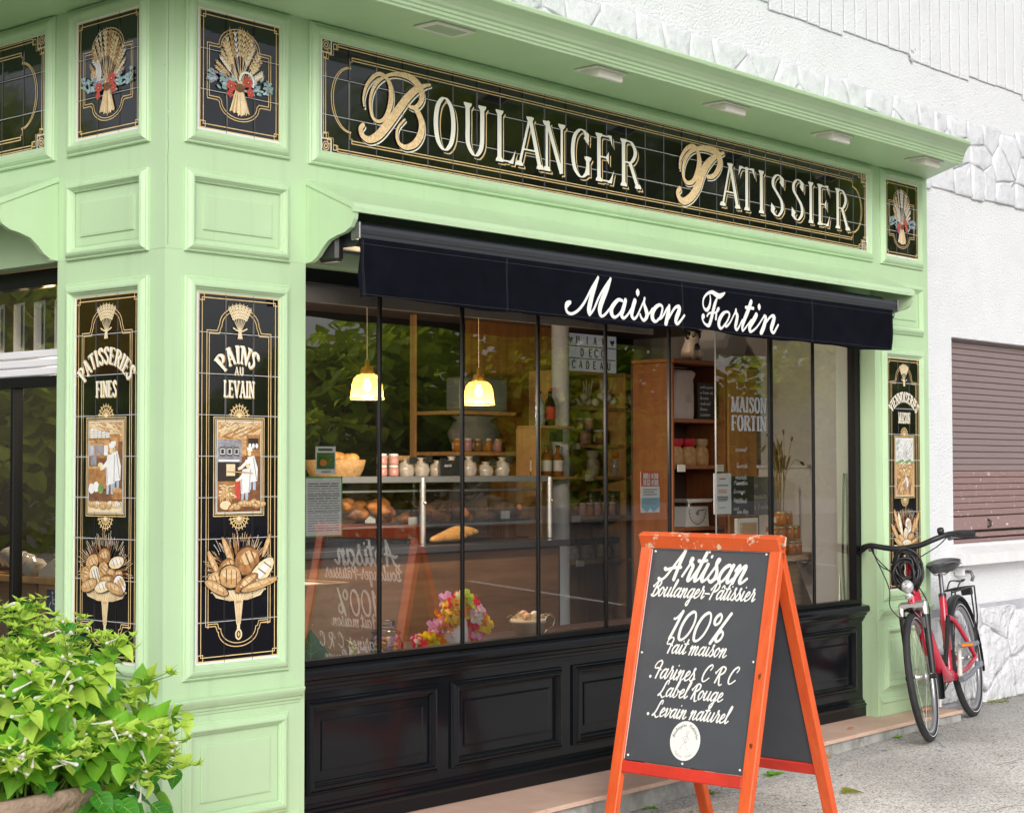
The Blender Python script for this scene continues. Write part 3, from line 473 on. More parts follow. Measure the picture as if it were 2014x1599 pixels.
def scene_picture(mb, P, x0, y0, w, hh, kind, h):
    X = lambda a: x0+a*w
    Y = lambda b: y0+b*hh
    R = lambda a, b, c, d, m, k: rect(mb, P, X(a), Y(b), X(c), Y(d), m, h+k)
    if kind == 'field':
        R(0, 0, 1, .55, 'paint_tan', 0); R(0, .55, 1, 1, 'paint_sky', 0); hatch(mb, P, X(0), Y(.62), X(1), Y(1), 60, 'paint_grey', h+.0003, .05, .8, .004); hatch(mb, P, X(0), Y(.62), X(1), Y(1), 50, 'paint_white', h+.0005, .05, .8, .004)
        for k in range(7): disc(mb, P, X(.08+.14*k), Y(.57+.02*(k % 3)), w*.09, hh*.03, 'paint_field', h+.0007+.00005*k, 8, 0, .2)
        for k in range(16): bread(mb, P, X(random.uniform(.15, .85)), Y(random.uniform(.28, .52)), w*.14, hh*.045, random.uniform(-.6, .6), h+.001+.0001*k, random.choice(['paint_tan', 'paint_crust', 'paint_cream']), 2)
        baker(mb, P, X(.62), Y(.10), hh*.26, h+.003, .1, -1); hatch(mb, P, X(0), Y(0), X(1), Y(.3), 40, 'paint_brown', h+.0028, .04, 1.3, .004); hatch(mb, P, X(0), Y(0), X(.5), Y(.25), 24, 'paint_cream', h+.0032, .06, 1.1, .004); return
    R(0, 0, 1, 1, 'paint_brown', 0); R(0, .62, 1, 1, 'paint_tan', .0002); hatch(mb, P, X(0), Y(.82), X(1), Y(1), 90, 'paint_cream', h+.0004, .04, .5 if kind == 'oven' else -.4, .003); hatch(mb, P, X(0), Y(.6), X(1), Y(1), 40, 'paint_brown', h+.0006, .03, -.3, .002)
    if kind == 'oven':
        R(0, .55, .55, .80, 'paint_grey', .0008); R(0, .34, .5, .55, 'paint_dark', .0008); R(.20, .40, .40, .53, 'paint_cream', .001); R(.0, .14, .46, .34, 'paint_crust', .0008); R(.02, .56, .5, .58, 'paint_white', .001)
        for k in range(3): R(.05+.16*k, .62, .17+.16*k, .72, 'paint_dark', .001); line(mb, P, [(X(.07+.16*k), Y(.64)), (X(.15+.16*k), Y(.64)), (X(.15+.16*k), Y(.70)), (X(.07+.16*k), Y(.70))], .003, 'paint_white', h+.0012, closed=True)
        hatch(mb, P, X(0), Y(.15), X(.44), Y(.33), 40, 'paint_cream', h+.001, .02, 0, .004); R(.40, .14, .52, .36, 'paint_red', .0012)
        R(.66, .62, .98, .86, 'paint_crust', .0008); R(.70, .70, .94, .82, 'paint_dark', .001)
        for k in range(3): disc(mb, P, X(.74+.08*k), Y(.735), w*.035, hh*.03, 'paint_white', h+.0012+.00005*k, 8)
        for k in range(3): line(mb, P, [(X(.1+.2*k), Y(.83)), (X(.6+.2*k), Y(.95))], .005, 'paint_crust', h+.001)
        baker(mb, P, X(.80), Y(.24), hh*.46, h+.0016, 0, -1); baker(mb, P, X(.62), Y(.12), hh*.44, h+.003, -.16, -1); line(mb, P, [(X(.20), Y(.45)), (X(.80), Y(.43))], .004, 'paint_tan', h+.0042)
        for k in range(12): disc(mb, P, X(.08+.02*k+random.uniform(-.02, .02)), Y(.12+.006*random.random()*20), w*.02, hh*.05, 'paint_tan', h+.002+.00004*k, 6, random.uniform(-.4, .4))
        disc(mb, P, X(.18), Y(.075), w*.13, hh*.05, 'paint_cream', h+.0026)
        for k in range(11): bread(mb, P, X(.32+.068*k), Y(.04+.05*random.random()+.02*(k % 2)), w*.10, hh*.034, random.uniform(-.5, .6), h+.003+.0001*k, random.choice(['paint_crust', 'paint_tan']), 2)
    else:
        R(.04, .60, .60, .625, 'paint_crust', .001); R(.0, .80, .62, .82, 'paint_crust', .001); R(.62, .40, .92, .86, 'paint_crust', .0008); R(.68, .44, .86, .82, 'paint_tan', .001); R(.88, .48, 1, .78, 'paint_brown', .0011)
        for k in range(5):
            R(.05+.115*k, .825, .14+.115*k, .93-.012*k, 'paint_white', .0012)
            for j in range(3): line(mb, P, [(X(.05+.115*k), Y(.845+.025*j)), (X(.14+.115*k), Y(.845+.025*j))], .0015, 'paint_grey', h+.0014)
        for k in range(4):
            R(.04+.14*k, .63, .15+.14*k, .74, random.choice(['paint_white', 'paint_grey', 'paint_blue']), .0012)
        R(0, .26, .58, .50, 'paint_crust', .0014); R(0, .48, .62, .51, 'paint_tan', .0016); R(.06, .52, .24, .62, 'paint_grey', .0015); disc(mb, P, X(.36), Y(.525), w*.08, hh*.025, 'paint_cream', h+.0018)
        baker(mb, P, X(.82), Y(.24), hh*.52, h+.0016, 0, -1); baker(mb, P, X(.66), Y(.20), hh*.54, h+.0028, -.12, -1)
        for k in range(3): disc(mb, P, X(.10+.14*k), Y(.26+.02*(k % 2)), w*.09, hh*.06, 'paint_white' if k < 2 else 'paint_field', h+.0022+.0002*k, 10)
        R(0, 0, 1, .12, 'paint_cream', .0024); hatch(mb, P, X(0), Y(.03), X(.5), Y(.16), 40, 'paint_grey', h+.0026, .03, .6, .002)
        for k in range(12): bread(mb, P, X(.10+.072*k), Y(.05+.04*random.random()+.002*k), w*.09, hh*.032, random.uniform(-.4, .6), h+.003+.0001*k, random.choice(['paint_cream', 'paint_tan']), 2)
        R(.70, .14, 1, .24, 'paint_crust', .0026)
        for k in range(5): disc(mb, P, X(.76+.05*k), Y(.24+.01*(k % 2)), w*.05, hh*.025, 'paint_tan', h+.0029+.0001*k, 8)
def fan(mb, P, cx, cy, r, up, h):
    s_ = 1 if up else -1
    for rr in (r, r*.62): line(mb, P, [(cx+rr*cos(pi*k/14), cy+s_*rr*sin(pi*k/14)) for k in range(15)], .004, 'gold', h)
    for k in range(9): a = pi*(k+.5)/9; line(mb, P, [(cx+r*.22*cos(a), cy+s_*r*.22*sin(a)), (cx+r*1.22*cos(a), cy+s_*r*1.22*sin(a))], .0038, 'gold', h+.0004)
    disc(mb, P, cx, cy+s_*r*.1, r*.25, r*.16, 'paint_cream', h+.0006, 10)
def tall_panel(P, parent, lines, kind, w=.397, mats=('tile_black',)):
    H = 1.35; ob = tiles(P, w, H, 'tile_panel', parent, mats); c = w/2
    L = MB(); gold_frame(L, P, w, H)
    for o in (0, .011):
        top = [(.046+o, .134-o*.6), (.046+o, 1.208-o), (.094+o*.8, 1.208-o), (.102+o*.7, 1.228-o)]
        arc = [(c-(.094-o)*cos(pi*k/16), 1.232-o*.5+(.066-o*.6)*sin(pi*k/16)) for k in range(17)]
        mir = [(w-x, y) for x, y in top[::-1]]
        bot = [(w-.046-o, .134+o*.8), (w-.092-o*.8, .134+o*.8), (w-.100-o*.6, .114+o)]
        arc2 = [(c+(.094-o)*cos(pi*k/16), .112+o-(.058-o*.2)*sin(pi*k/16)) for k in range(17)]
        line(L, P, top+arc+mir+bot+arc2+[(w-x, y) for x, y in bot[::-1]], .0033, 'gold', HB+.0004, closed=True)
    sub(L, 'border_lines', ob)
    art = MB()
    art = MB()
    for k in range(7):
        a = radians(62+56*k/6); wheat_ear(art, P, c, 1.20, c+.115*cos(a)*(1.0), 1.20+.115*sin(a), .0115, 'paint_cream', HB+.0014+.0003*k)
    for k in range(5): line(art, P, [(c+(k-2)*.002, 1.212), (c+(k-2)*.005, 1.182)], .004, 'paint_cream', HB+.0036)
    line(art, P, [(c-.034, 1.222), (c-.012, 1.212), (c+.012, 1.212), (c+.034, 1.222)], .005, 'paint_cream', HB+.004)
    sub(art, 'wheat_emblem', ob)
    for f_ in ((.896, True), (.527, False)): art = MB(); fan(art, P, c, f_[0], .040, f_[1], HB+.001); sub(art, 'fan_ornament', ob)
    art = MB()
    for i, m_ in ((0, 'gold'), (.008, 'gold')): line(art, P, [(.079+i, .532+i), (w-.079-i, .532+i), (w-.079-i, .892-i), (.079+i, .892-i)], .0035, m_, HB+.001, closed=True)
    rect(art, P, .092, .543, w-.092, .880, 'paint_white', HB+.0015); scene_picture(art, P, .0955, .5465, w-.191, .330, kind, HB+.002)
    sub(art, 'framed_scene', ob); art = MB()
    # fluted bowl on its stem
    cup = [(c-.125, .257), (c+.125, .257), (c+.105, .236), (c+.045, .222), (c-.045, .222), (c-.105, .236)]
    art.add([P(x, y, HB+.0012) for x, y in cup[::-1]], [list(range(6))], 'paint_cream'); rect(art, P, c-.130, .254, c+.130, .261, 'paint_cream', HB+.0016)
    for k in range(13): t = (k-6)/6; line(art, P, [(c+.112*t, .253), (c+.05*t, .224)], .0022, 'paint_tan', HB+.0018)
    art.add([P(x, y, HB+.0012) for x, y in ((c-.010, .135), (c+.010, .135), (c+.021, .222), (c-.021, .222))], [(0, 1, 2, 3)], 'paint_cream')
    for k in range(4): line(art, P, [(c+(k-1.5)*.009, .218), (c+(k-1.5)*.004, .138)], .002, 'paint_tan', HB+.0018)
    rect(art, P, c-.013, .212, c+.013, .222, 'paint_tan', HB+.002); rect(art, P, c-.007, .112, c+.007, .135, 'paint_cream', HB+.0012)
    line(art, P, [(c+.013*cos(2*pi*k/18), .098+.017*sin(2*pi*k/18)) for k in range(18)], .007, 'paint_cream', HB+.0016, closed=True); disc(art, P, c, .098, .005, .008, 'gold', HB+.002)
    # wheat spikes behind the breads
    for k in range(64):
        a = radians(-8+196*random.random()); r0, r1 = random.uniform(.05, .10), random.uniform(.135, .185); e = .95
        line(art, P, [(c+r0*cos(a)*e, .325+r0*sin(a)*.75), (c+r1*cos(a)*e*.93, .325+r1*sin(a)*.80)], .0042, random.choice(['paint_brown', 'paint_dark', 'paint_brown', 'paint_crust']), HB+.0022+.00001*k)
    for k in range(54):
        a = radians(-6+192*k/53); r0, r1 = random.uniform(.12, .15), random.uniform(.15, .195); b_ = a+random.uniform(-.05, .05)
        line(art, P, [(c+r0*cos(a)*.95, .325+r0*sin(a)*.78), (c+r1*cos(b_)*.90, .325+r1*sin(b_)*.82)], .0016, random.choice(['paint_white', 'paint_cream', 'paint_crumb']), HB+.003+.00001*k)
    if kind == 'shop':
        bs = [(-.075,.36,.040,.030,.5,'paint_tan'),(.0,.385,.038,.030,.2,'paint_crust'),(.075,.365,.045,.022,.2,'paint_cream'),(-.115,.315,.030,.024,1.2,'paint_tan'),(-.055,.315,.033,.036,.3,'paint_cream'),(.0,.335,.030,.032,.9,'paint_tan'),(.045,.325,.030,.018,0,'paint_crust'),(.09,.32,.028,.02,.3,'paint_crust'),(.02,.30,.045,.018,.1,'paint_crust'),(.10,.285,.034,.038,.6,'paint_white'),(-.085,.277,.050,.022,.3,'paint_tan'),(.0,.275,.05,.02,.2,'paint_cream'),(.07,.272,.055,.018,-.25,'paint_tan')]
    elif kind == 'oven':
        bs = [(-.12,.36,.055,.013,-1.05,'paint_tan'),(.13,.42,.05,.010,1.15,'paint_tan'),(-.055,.40,.06,.013,-1.15,'paint_tan'),(-.06,.345,.038,.030,.4,'paint_crust'),(.035,.365,.058,.052,.3,'paint_crust'),(-.115,.305,.035,.026,.2,'paint_tan'),(-.045,.31,.052,.042,-.2,'paint_tan'),(.10,.32,.075,.034,.7,'paint_cream'),(.03,.285,.06,.022,.5,'paint_crust'),(-.11,.273,.06,.018,-.45,'paint_tan'),(.09,.275,.09,.016,.22,'paint_tan')]
    else:
        bs = [(-.10,.40,.075,.016,-1.1,'paint_tan'),(-.06,.37,.085,.017,-1.25,'paint_cream'),(-.12,.33,.075,.016,-.85,'paint_tan'),(.12,.38,.08,.016,1.0,'paint_tan'),(.03,.37,.035,.045,.3,'paint_white'),(.085,.35,.07,.018,1.2,'paint_crust'),(.0,.31,.03,.05,.1,'paint_cream'),(.05,.30,.045,.03,.3,'paint_crust'),(-.05,.29,.05,.022,-.5,'paint_tan'),(-.09,.275,.06,.016,-.4,'paint_tan'),(.09,.275,.06,.016,.3,'paint_crust'),(.0,.272,.05,.018,0,'paint_cream')]
    for k, (bx, by, rx, ry, ro, m_) in enumerate(bs): bread(art, P, c+bx, by, rx, ry, ro, HB+.0042+.0006*k, m_, 3)
    sub(art, 'painted_bread_basket', ob)
    for (t, x0, x1, y, hh, bow) in lines:
        tx = MB()
        for (dx, dy, m_, hz) in ((.004, -.0035, 'gold', .0010), (0, 0, 'cream', .0022)):
            wp = None
            if bow:
                R_ = (x1-x0)**2/(8*bow)
                def wp(u, v, R_=R_, y=y, hh=hh): a = (u-c)/R_*1.0; q = R_+(v-y); return (c+q*sin(a), y-R_+q*cos(a))
            caps(tx, P, t, x0, y, hh, m_, HB+hz, x1-x0, .135, .075, .03, dx=dx, dy=dy, warp=wp)
        sub(tx, 'lettering', ob)
    return ob
def small_panel(P, parent, w=.397, sickle=True):
    H = .45; ob = tiles(P, w, H, 'tile_panel', parent); c = w/2-.005
    L = MB(); gold_frame(L, P, w, H)
    for o in (0, .010):
        q = [(c-.152+o, .13), (c-.152+o, .325-o), (c-.105+o, .325-o)] + [(c-(.098-o)*cos(pi*k/14), .325+(.072-o*.8)*sin(pi*k/14)-o*.4) for k in range(15)]
        q2 = [(2*c-x, y) for x, y in q[:3][::-1]]; dn = [(c+.150-o, .120+o), (c+.105-o, .120+o)]+[(c+(.095-o)*cos(pi*k/14), .115-(.060-o*.4)*sin(pi*k/14)+o*.5) for k in range(15)]+[(c-.105+o, .120+o), (c-.150+o, .120+o)]
        line(L, P, q+q2+dn, .0031, 'gold', HB+.0004, closed=True)
    sub(L, 'border_lines', ob)
    A = MB()
    for k in range(34):
        a = radians(20+140*(k+random.random())/34); l = .14+.075*sin(a)**2*random.uniform(.85, 1.1); bx = c+random.uniform(-.012, .012)
        wheat_ear(A, P, bx, .185, bx+l*cos(a)*.78, .185+l*sin(a)*1.02, .0095, random.choice(['paint_cream', 'paint_crumb', 'paint_tan', 'paint_white', 'paint_crumb']), HB+.0012+.00006*k)
    for k in range(22):
        t = (k-10.5)/10.5; line(A, P, [(c+t*.012, .185), (c+t*.046, .072+.014*abs(t)+.01*random.random())], .0048, random.choice(['paint_cream', 'paint_tan', 'paint_cream']), HB+.0016+.00004*k)
    disc(A, P, c, .18, .022, .016, 'paint_brown', HB+.0042)
    for k in range(90):
        s_ = random.choice((-1, 1)); t = random.random()**.8; x = c+s_*(.02+.135*t); y = .185+.02*t+random.uniform(-.035, .035)*(1-.3*t); a = random.uniform(-.9, .9)+(0 if s_ > 0 else pi)
        disc(A, P, x, y, .014*(1.1-.4*t), .005, random.choice(['paint_teal', 'paint_teal', 'paint_grey', 'paint_blue']), HB+.0046+.00003*k, 6, a)
    for (px, py, r) in ((-.045, .180, .021), (.035, .205, .021), (.046, .168, .017), (-.050, .150, .013)):
        for k in range(5): a = 2*pi*k/5+px*9; disc(A, P, c+px+r*.5*cos(a), py+r*.5*sin(a), r*.62, r*.5, 'paint_red', HB+.0078+.0001*k, 8, a)
        disc(A, P, c+px, py, r*.32, r*.32, 'paint_dark', HB+.0086, 8); disc(A, P, c+px, py, r*.16, r*.16, 'paint_cream', HB+.009, 6)
    if sickle: line(A, P, [(c+.028-.034*cos(pi*k/9*1.15), .205+.036*sin(pi*k/9*1.15)) for k in range(10)], .008, 'paint_white', HB+.0082)
    else:
        disc(A, P, c-.047, .245, .017, .042, 'paint_white', HB+.0075, 12, .15)
        for k in range(4): line(A, P, [(c-.055+.006*k, .21), (c-.058+.006*k, .28)], .0018, 'paint_grey', HB+.0079)
    sub(A, 'painted_picture', ob); return ob
# ================================================================ the setting: pavement, road, far verge
def gz(x, y=0): return -.052*max(0, min(1, (4.6-x)/4))     # the pavement falls a little towards the left
def sheet(name, m, x0, x1, y0, y1, nx, ny, zf):
    mb = MB(); vs = [(x0+(x1-x0)*i/nx, y0+(y1-y0)*j/ny, zf(x0+(x1-x0)*i/nx, y0+(y1-y0)*j/ny)) for j in range(ny+1) for i in range(nx+1)]
    mb.add(vs, [(j*(nx+1)+i, j*(nx+1)+i+1, (j+1)*(nx+1)+i+1, (j+1)*(nx+1)+i) for j in range(ny) for i in range(nx)], m, True)
    return tag(mb.build(name), kind='structure')
def pave_mat():
    m = mat('pavement', (.55, .52, .49), .95, .12, 2.0, .8, 150, bdist=.004); nt = m.node_tree; nd = nt.nodes; lk = nt.links; b = nd["Principled BSDF"]
    tc = nd.new("ShaderNodeTexCoord"); vo = nd.new("ShaderNodeTexVoronoi"); vo.inputs['Scale'].default_value = 120; lk.new(tc.outputs['Object'], vo.inputs['Vector'])
    cr_ = nd.new("ShaderNodeValToRGB"); e = cr_.color_ramp.elements; e[0].position = .0; e[0].color = (.26, .23, .21, 1); e[1].position = 1; e[1].color = (.88, .86, .84, 1)
    for p, c in ((.3, (.58, .55, .52, 1)), (.55, (.75, .725, .70, 1)), (.8, (.66, .62, .58, 1))): k = e.new(p); k.color = c
    sp = nd.new("ShaderNodeSeparateColor"); lk.new(vo.outputs['Color'], sp.inputs[0]); lk.new(sp.outputs[0], cr_.inputs[0])
    no = nd.new("ShaderNodeTexNoise"); no.inputs['Scale'].default_value = 1.1; no.inputs['Detail'].default_value = 6; lk.new(tc.outputs['Object'], no.inputs['Vector'])
    mr = nd.new("ShaderNodeMapRange"); mr.inputs[1].default_value = .35; mr.inputs[2].default_value = .68; mr.inputs[3].default_value = .75; mr.inputs[4].default_value = 1.28; lk.new(no.outputs[0], mr.inputs[0])
    mx = nd.new("ShaderNodeMix"); mx.data_type = 'RGBA'; mx.blend_type = 'MULTIPLY'; mx.inputs[0].default_value = 1; lk.new(cr_.outputs[0], mx.inputs[6]); lk.new(mr.outputs[0], mx.inputs[7]); 
    sx = nd.new("ShaderNodeSeparateXYZ"); lk.new(tc.outputs['Object'], sx.inputs[0]); ad = nd.new("ShaderNodeMath"); ad.operation = 'MULTIPLY_ADD'; lk.new(no.outputs[0], ad.inputs[0]); ad.inputs[1].default_value = 1.1; lk.new(sx.outputs[1], ad.inputs[2])
    m3 = nd.new("ShaderNodeMapRange"); m3.inputs[1].default_value = -.55; m3.inputs[2].default_value = .45; m3.inputs[3].default_value = 1.0; m3.inputs[4].default_value = .60; lk.new(ad.outputs[0], m3.inputs[0])   # darker towards the wall, paler away from it
    m4 = nd.new("ShaderNodeMix"); m4.data_type = 'RGBA'; m4.blend_type = 'MULTIPLY'; m4.inputs[0].default_value = 1; lk.new(mx.outputs[2], m4.inputs[6]); lk.new(m3.outputs[0], m4.inputs[7]); lk.new(m4.outputs[2], b.inputs['Base Color'])
pave_mat()
sheet('pavement', 'pavement', -14, 16, -4.6, .3, 30, 6, gz)
def rise(x, y): d = max(0, -y-4); return -.035+min(.75, .00+.075*max(0, d-1.0))
sheet('road', 'asphalt', -60, 60, -13.2, -4.6, 24, 24, rise)
sheet('ground', 'verge', -90, 90, -60, -13.2, 10, 10, lambda x, y: .74)
sheet('ground', 'verge', -90, -14, -4.6, 70, 4, 4, lambda x, y: -.04)
sheet('ground', 'verge', -14, 16, .3, 40, 4, 4, lambda x, y: -.06)
sheet('ground', 'verge', 16, 90, -4.6, 70, 4, 4, lambda x, y: -.04)
mb = MB(); mb.bbox((-40, -13.45, .3), (40, -13.2, .86), 'kerb_stone', .02); tag(mb.build('kerb'), kind='structure')
mb = MB()
for k in range(9):
    x = -6+3.2*k; mb.add([(x, -8.2, rise(0, -8.2)+.004), (x+.12, -8.2, rise(0, -8.2)+.004), (x+.12, -6.0, rise(0, -6.0)+.006), (x, -6.0, rise(0, -6.0)+.006)], [(0, 1, 2, 3)], 'road_paint')
mb.add([(-30, -5.0, rise(0, -5.0)+.004), (40, -5.0, rise(0, -5.0)+.004), (40, -4.88, rise(0, -4.88)+.004), (-30, -4.88, rise(0, -4.88)+.004)], [(0, 1, 2, 3)], 'road_paint')
tag(mb.build('road_markings'), kind='structure')
mb = MB(); PG = lambda x, y, h=0: Vector((x, y, gz(x)+.0035+h)); rnd = random.Random(17)
for (x, y, a, n) in ((3.6, -1.05, -.25, 26), (3.9, -.62, .5, 14), (2.2, -1.5, .1, 20), (5.2, -.35, -.9, 12)):
    pts = []
    for k in range(n): pts.append((x, y, rnd.uniform(.0015, .0045))); a += rnd.uniform(-.45, .45); a *= .9; x += .07*cos(a); y += .07*sin(a)
    ribbon(mb, PG, pts, 'moss_dirt', 0, 0, caps=False)
for k in range(60): disc(mb, PG, rnd.uniform(1.2, 7), -.35-abs(rnd.gauss(0, .8)), rnd.uniform(.006, .016), rnd.uniform(.005, .014), rnd.choice(['moss_dirt', 'step_concrete', 'kerb_stone']), .0006+.00001*k, 9, 0, .2)
tag(mb.build('pavement_dirt'), 'dark spots, gum and thin cracks on the pavement', 'dirt', kind='stuff')
# ================================================================ green bakery shopfront
CX = -.742                                   # the corner; front plane y = 0, side plane x = CX
PF = Plane((0, 0, 0), (1, 0, 0), (0, 0, 1)); PS = Plane((CX, 0, 0), (0, -1, 0), (0, 0, 1))
shop = empty('bakery_shopfront', 'pale green wooden corner shopfront with black tile signs and panelled pilasters', 'shopfront', (CX, 0, 0))
mb = MB()
mb.box((CX, 0, .045), (-.072, .30, 2.258), 'green_paint'); mb.box((4.289, 0, .062), (4.927, .098, 2.26), 'green_paint')
mb.box((CX, 0, 2.2595), (4.927, .098, 3.34), 'green_paint')
mb.box((CX, .30, .0), (-.46, .655, 2.258), 'green_paint'); mb.box((CX, .098, 2.2595), (-.65, 4.2, 3.34), 'green_paint'); mb.box((CX, .655, 0), (-.56, 4.2, .69), 'green_paint')
mb.box((CX, 3.6, .69), (-.46, 4.2, 2.258), 'green_paint')
sub(mb, 'facade_wall', shop)
def sweep_corner(name, prof, yend, xend, m, skew=0, both=True):
    """moulding run along the side, round the corner and along the front; prof = (out, z)"""
    mb = MB(); rs = []
    for (o, z) in prof: rs.append([(CX-o, yend, z), (CX-o, -o, z), (xend-skew*o, -o, z)])
    mb.rings(rs, m, closed=False)
    mb.add([r[2] for r in rs], [list(range(len(rs)))], m); mb.add([r[0] for r in rs], [list(range(len(rs)))[::-1]], m)
    return sub(mb, name, shop)
CORN = [(-.001, 3.205), (.40, 3.205), (.405, 3.199), (.415, 3.199), (.418, 3.208), (.425, 3.212), (.427, 3.222), (.434, 3.226), (.436, 3.236), (.446, 3.242), (.452, 3.252), (.470, 3.268), (.496, 3.282), (.512, 3.288), (.515, 3.291), (.518, 3.303), (.515, 3.309), (-.001, 3.345)]
sweep_corner('cornice', CORN, 4.2, 4.93, 'green_soffit', .89)
DADO = [(-.001, .586), (.004, .588), (.006, .598), (.012, .602), (.014, .612), (.022, .616), (.030, .628), (.034, .636), (.036, .644), (.034, .648), (-.001, .652)]
sweep_corner('dado_rail', DADO, .62, -.100, 'green_paint')
PLIN = [(-.001, .02), (.016, .02), (.016, .125), (.022, .132), (.022, .142), (.014, .150), (.012, .162), (.006, .168), (.004, .180), (-.001, .184)]
sweep_corner('plinth_block', PLIN, .62, -.100, 'green_paint')
def front_run(name, prof, x0, x1, m, parent, y=0):
    mb = MB(); rs = [[(x0, y-o, z), (x1, y-o, z)] for o, z in prof]; mb.rings(rs, m, closed=False)
    mb.add([r[1] for r in rs], [list(range(len(rs)))], m); mb.add([r[0] for r in rs], [list(range(len(rs)))[::-1]], m); return sub(mb, name, parent)
front_run('dado_rail', [(o, z+.018) for o, z in DADO], 4.300, 4.905, 'green_paint', shop); front_run('plinth_block', [(o, max(.064, z+.006)) for o, z in PLIN], 4.300, 4.905, 'green_paint', shop)
FR = [(0, 0), (0, .009), (.004, .013), (.009, .013), (.012, .017), (.020, .024), (.030, .027), (.036, .026), (.040, .019), (.044, .017), (.047, .011), (.053, .009), (.055, .0015)]
def moulding(P, x0, y0, x1, y1, parent, m='green_paint', k=1.0, prof=FR, name='panel_moulding'):
    mb = MB(); rs = []
    for d, h in prof: d *= k; rs.append([P(x0+d, y0+d, h), P(x1-d, y0+d, h), P(x1-d, y1-d, h), P(x0+d, y1-d, h)])
    mb.rings(rs, m); return sub(mb, name, parent)
def raised(P, x0, y0, x1, y1, parent, m='green_paint', inner=.042):
    """moulded frame with a fielded panel inside"""
    f = moulding(P, x0, y0, x1, y1, parent, m, .85); mb = MB(); i = .047+.004; a = inner
    q = [(i, .0012), (i+a*.8, .0012), (i+a*.82, .0065), (i+a, .0075)]
    mb.rings([[P(x0+d, y0+d, h), P(x1-d, y0+d, h), P(x1-d, y1-d, h), P(x0+d, y1-d, h)] for d, h in q], m, cap=True); sub(mb, 'raised_panel', f); return f
def pilaster(P, x, w, lines, kind, mats=('tile_black',), base=(.187, .562), mid=(2.254, 2.555), sickle=True):
    """P: facade plane, x: left edge of its tile column"""
    o = .058
    moulding(P, x-o, 2.648, x+w+o-.012, 3.203, shop); small_panel(P.at(x, 2.702, .001), shop, w, sickle)
    raised(P, x-o, mid[0], x+w+o-.014, mid[1], shop)
    moulding(P, x-o, .714, x+w+o-.012, 2.166, shop); tall_panel(P.at(x, .767, .001), shop, lines, kind, w, mats)
    raised(P, x-o, base[0], x+w+o-.014, base[1], shop)
pilaster(PF, -.602, .397, [('PAINS', .116, .262, 1.093, .066, .030), ('AU', .172, .217, 1.050, .030, 0), ('LEVAIN', .122, .268, .967, .062, 0)], 'oven')
pilaster(PS, -.531, .397, [('PATISSERIES', .044, .352, 1.090, .062, .072), ('FINES', .135, .262, .968, .060, 0)], 'shop', ('tile_black', 'tile_maroon'), sickle=False)
pilaster(PF, 4.412, .397, [('VIENNOISERIES', .038, .358, 1.090, .060, .068), ('MAISON', .128, .268, .967, .062, 0)], 'field', base=(.208, .572), sickle=False)
# joints and a crack in the paint at the corner
mb = MB()
for (x, z0, z1) in ((CX+.010, 2.75, 3.2), (CX+.011, 2.27, 2.74)):
    pts = [(x+random.uniform(-.0015, .0015), z0+(z1-z0)*k/12, .0018) for k in range(13)]; ribbon(mb, PF, pts, 'paint_gap', .0006, 0, caps=False)
line(mb, PF, [(CX+.001, 2.2588), (-.073, 2.2588)], .0014, 'green_soffit', .0007); line(mb, PS, [(-.654, 2.2588), (-.001, 2.2588)], .0014, 'green_soffit', .0007); sub(mb, 'paint_crack', shop)
# ---- the long sign
moulding(PF, -.062, 2.647, 4.262, 3.203, shop, k=1.1)
def sign_lines(L, P, w, H, right=True, left=True):
    X = lambda x: x if x < 1 else w-(4.2-x)
    for i in (0, .011):
        def cor(sx, sy):    # stepped corner, from vertical to horizontal
            q = [(.014+i, .080), (.040, .080), (.040, .062), (.066, .062), (.066, .036), (.090, .036), (.090, .012+i)]
            return [((x if sx > 0 else w-x), (y if sy > 0 else H-y)) for x, y in q]
        line(L, P, cor(1, 1)+cor(-1, 1)[::-1]+cor(-1, -1)+cor(1, -1)[::-1], .0038, 'gold', HB, closed=True)
        def side(sx):
            pts = [(.166, H-.054-i), (.166, H-.072), (.155, H-.072), (.155, H-.094)]+[(.160-(.106-i)*sin(pi*k/18), H/2+(.131-i*.4)*cos(pi*k/18)) for k in range(19)]+[(.155, .094), (.155, .072), (.166, .072), (.166, .054+i)]
            return [((x if sx > 0 else w-x), y) for x, y in pts]
        line(L, P, side(1)+side(-1)[::-1], .0038, 'gold', HB+.0003, closed=True)
    for (x, y) in ((.020, .066), (.044, .048), (.074, .026)):
        for sx in (1, -1):
            for sy in (1, -1):
                xx, yy = (x if sx > 0 else w-x), (y if sy > 0 else H-y); line(L, P, [(xx-.008, yy-.010), (xx+.008, yy-.010), (xx+.008, yy+.010), (xx-.008, yy+.010)], .004, 'gold', HB+.0006, closed=True)
    for sx in (1, -1):
        for sy in (1, -1):
            cx, cy = (.026 if sx > 0 else w-.026), (.027 if sy > 0 else H-.027)
            rect(L, P, cx-.031, cy-.032, cx+.031, cy+.032, 'caulk', HB+.0003); rect(L, P, cx-.025, cy-.026, cx+.025, cy+.026, 'paint_dark', HB+.0006)
            for r in (.017, .008): line(L, P, [(cx+r*cos(2*pi*k/14), cy+r*sin(2*pi*k/14)) for k in range(14)], .004, 'gold' if r > .01 else 'paint_cream', HB+.001, closed=True)
PSG = PF.at(0, 2.70, .001); sg = tiles(PSG, 4.2, .45, 'tile_sign', shop); L = MB(); sign_lines(L, PSG, 4.2, .45); sub(L, 'border_lines', sg)
T = MB()
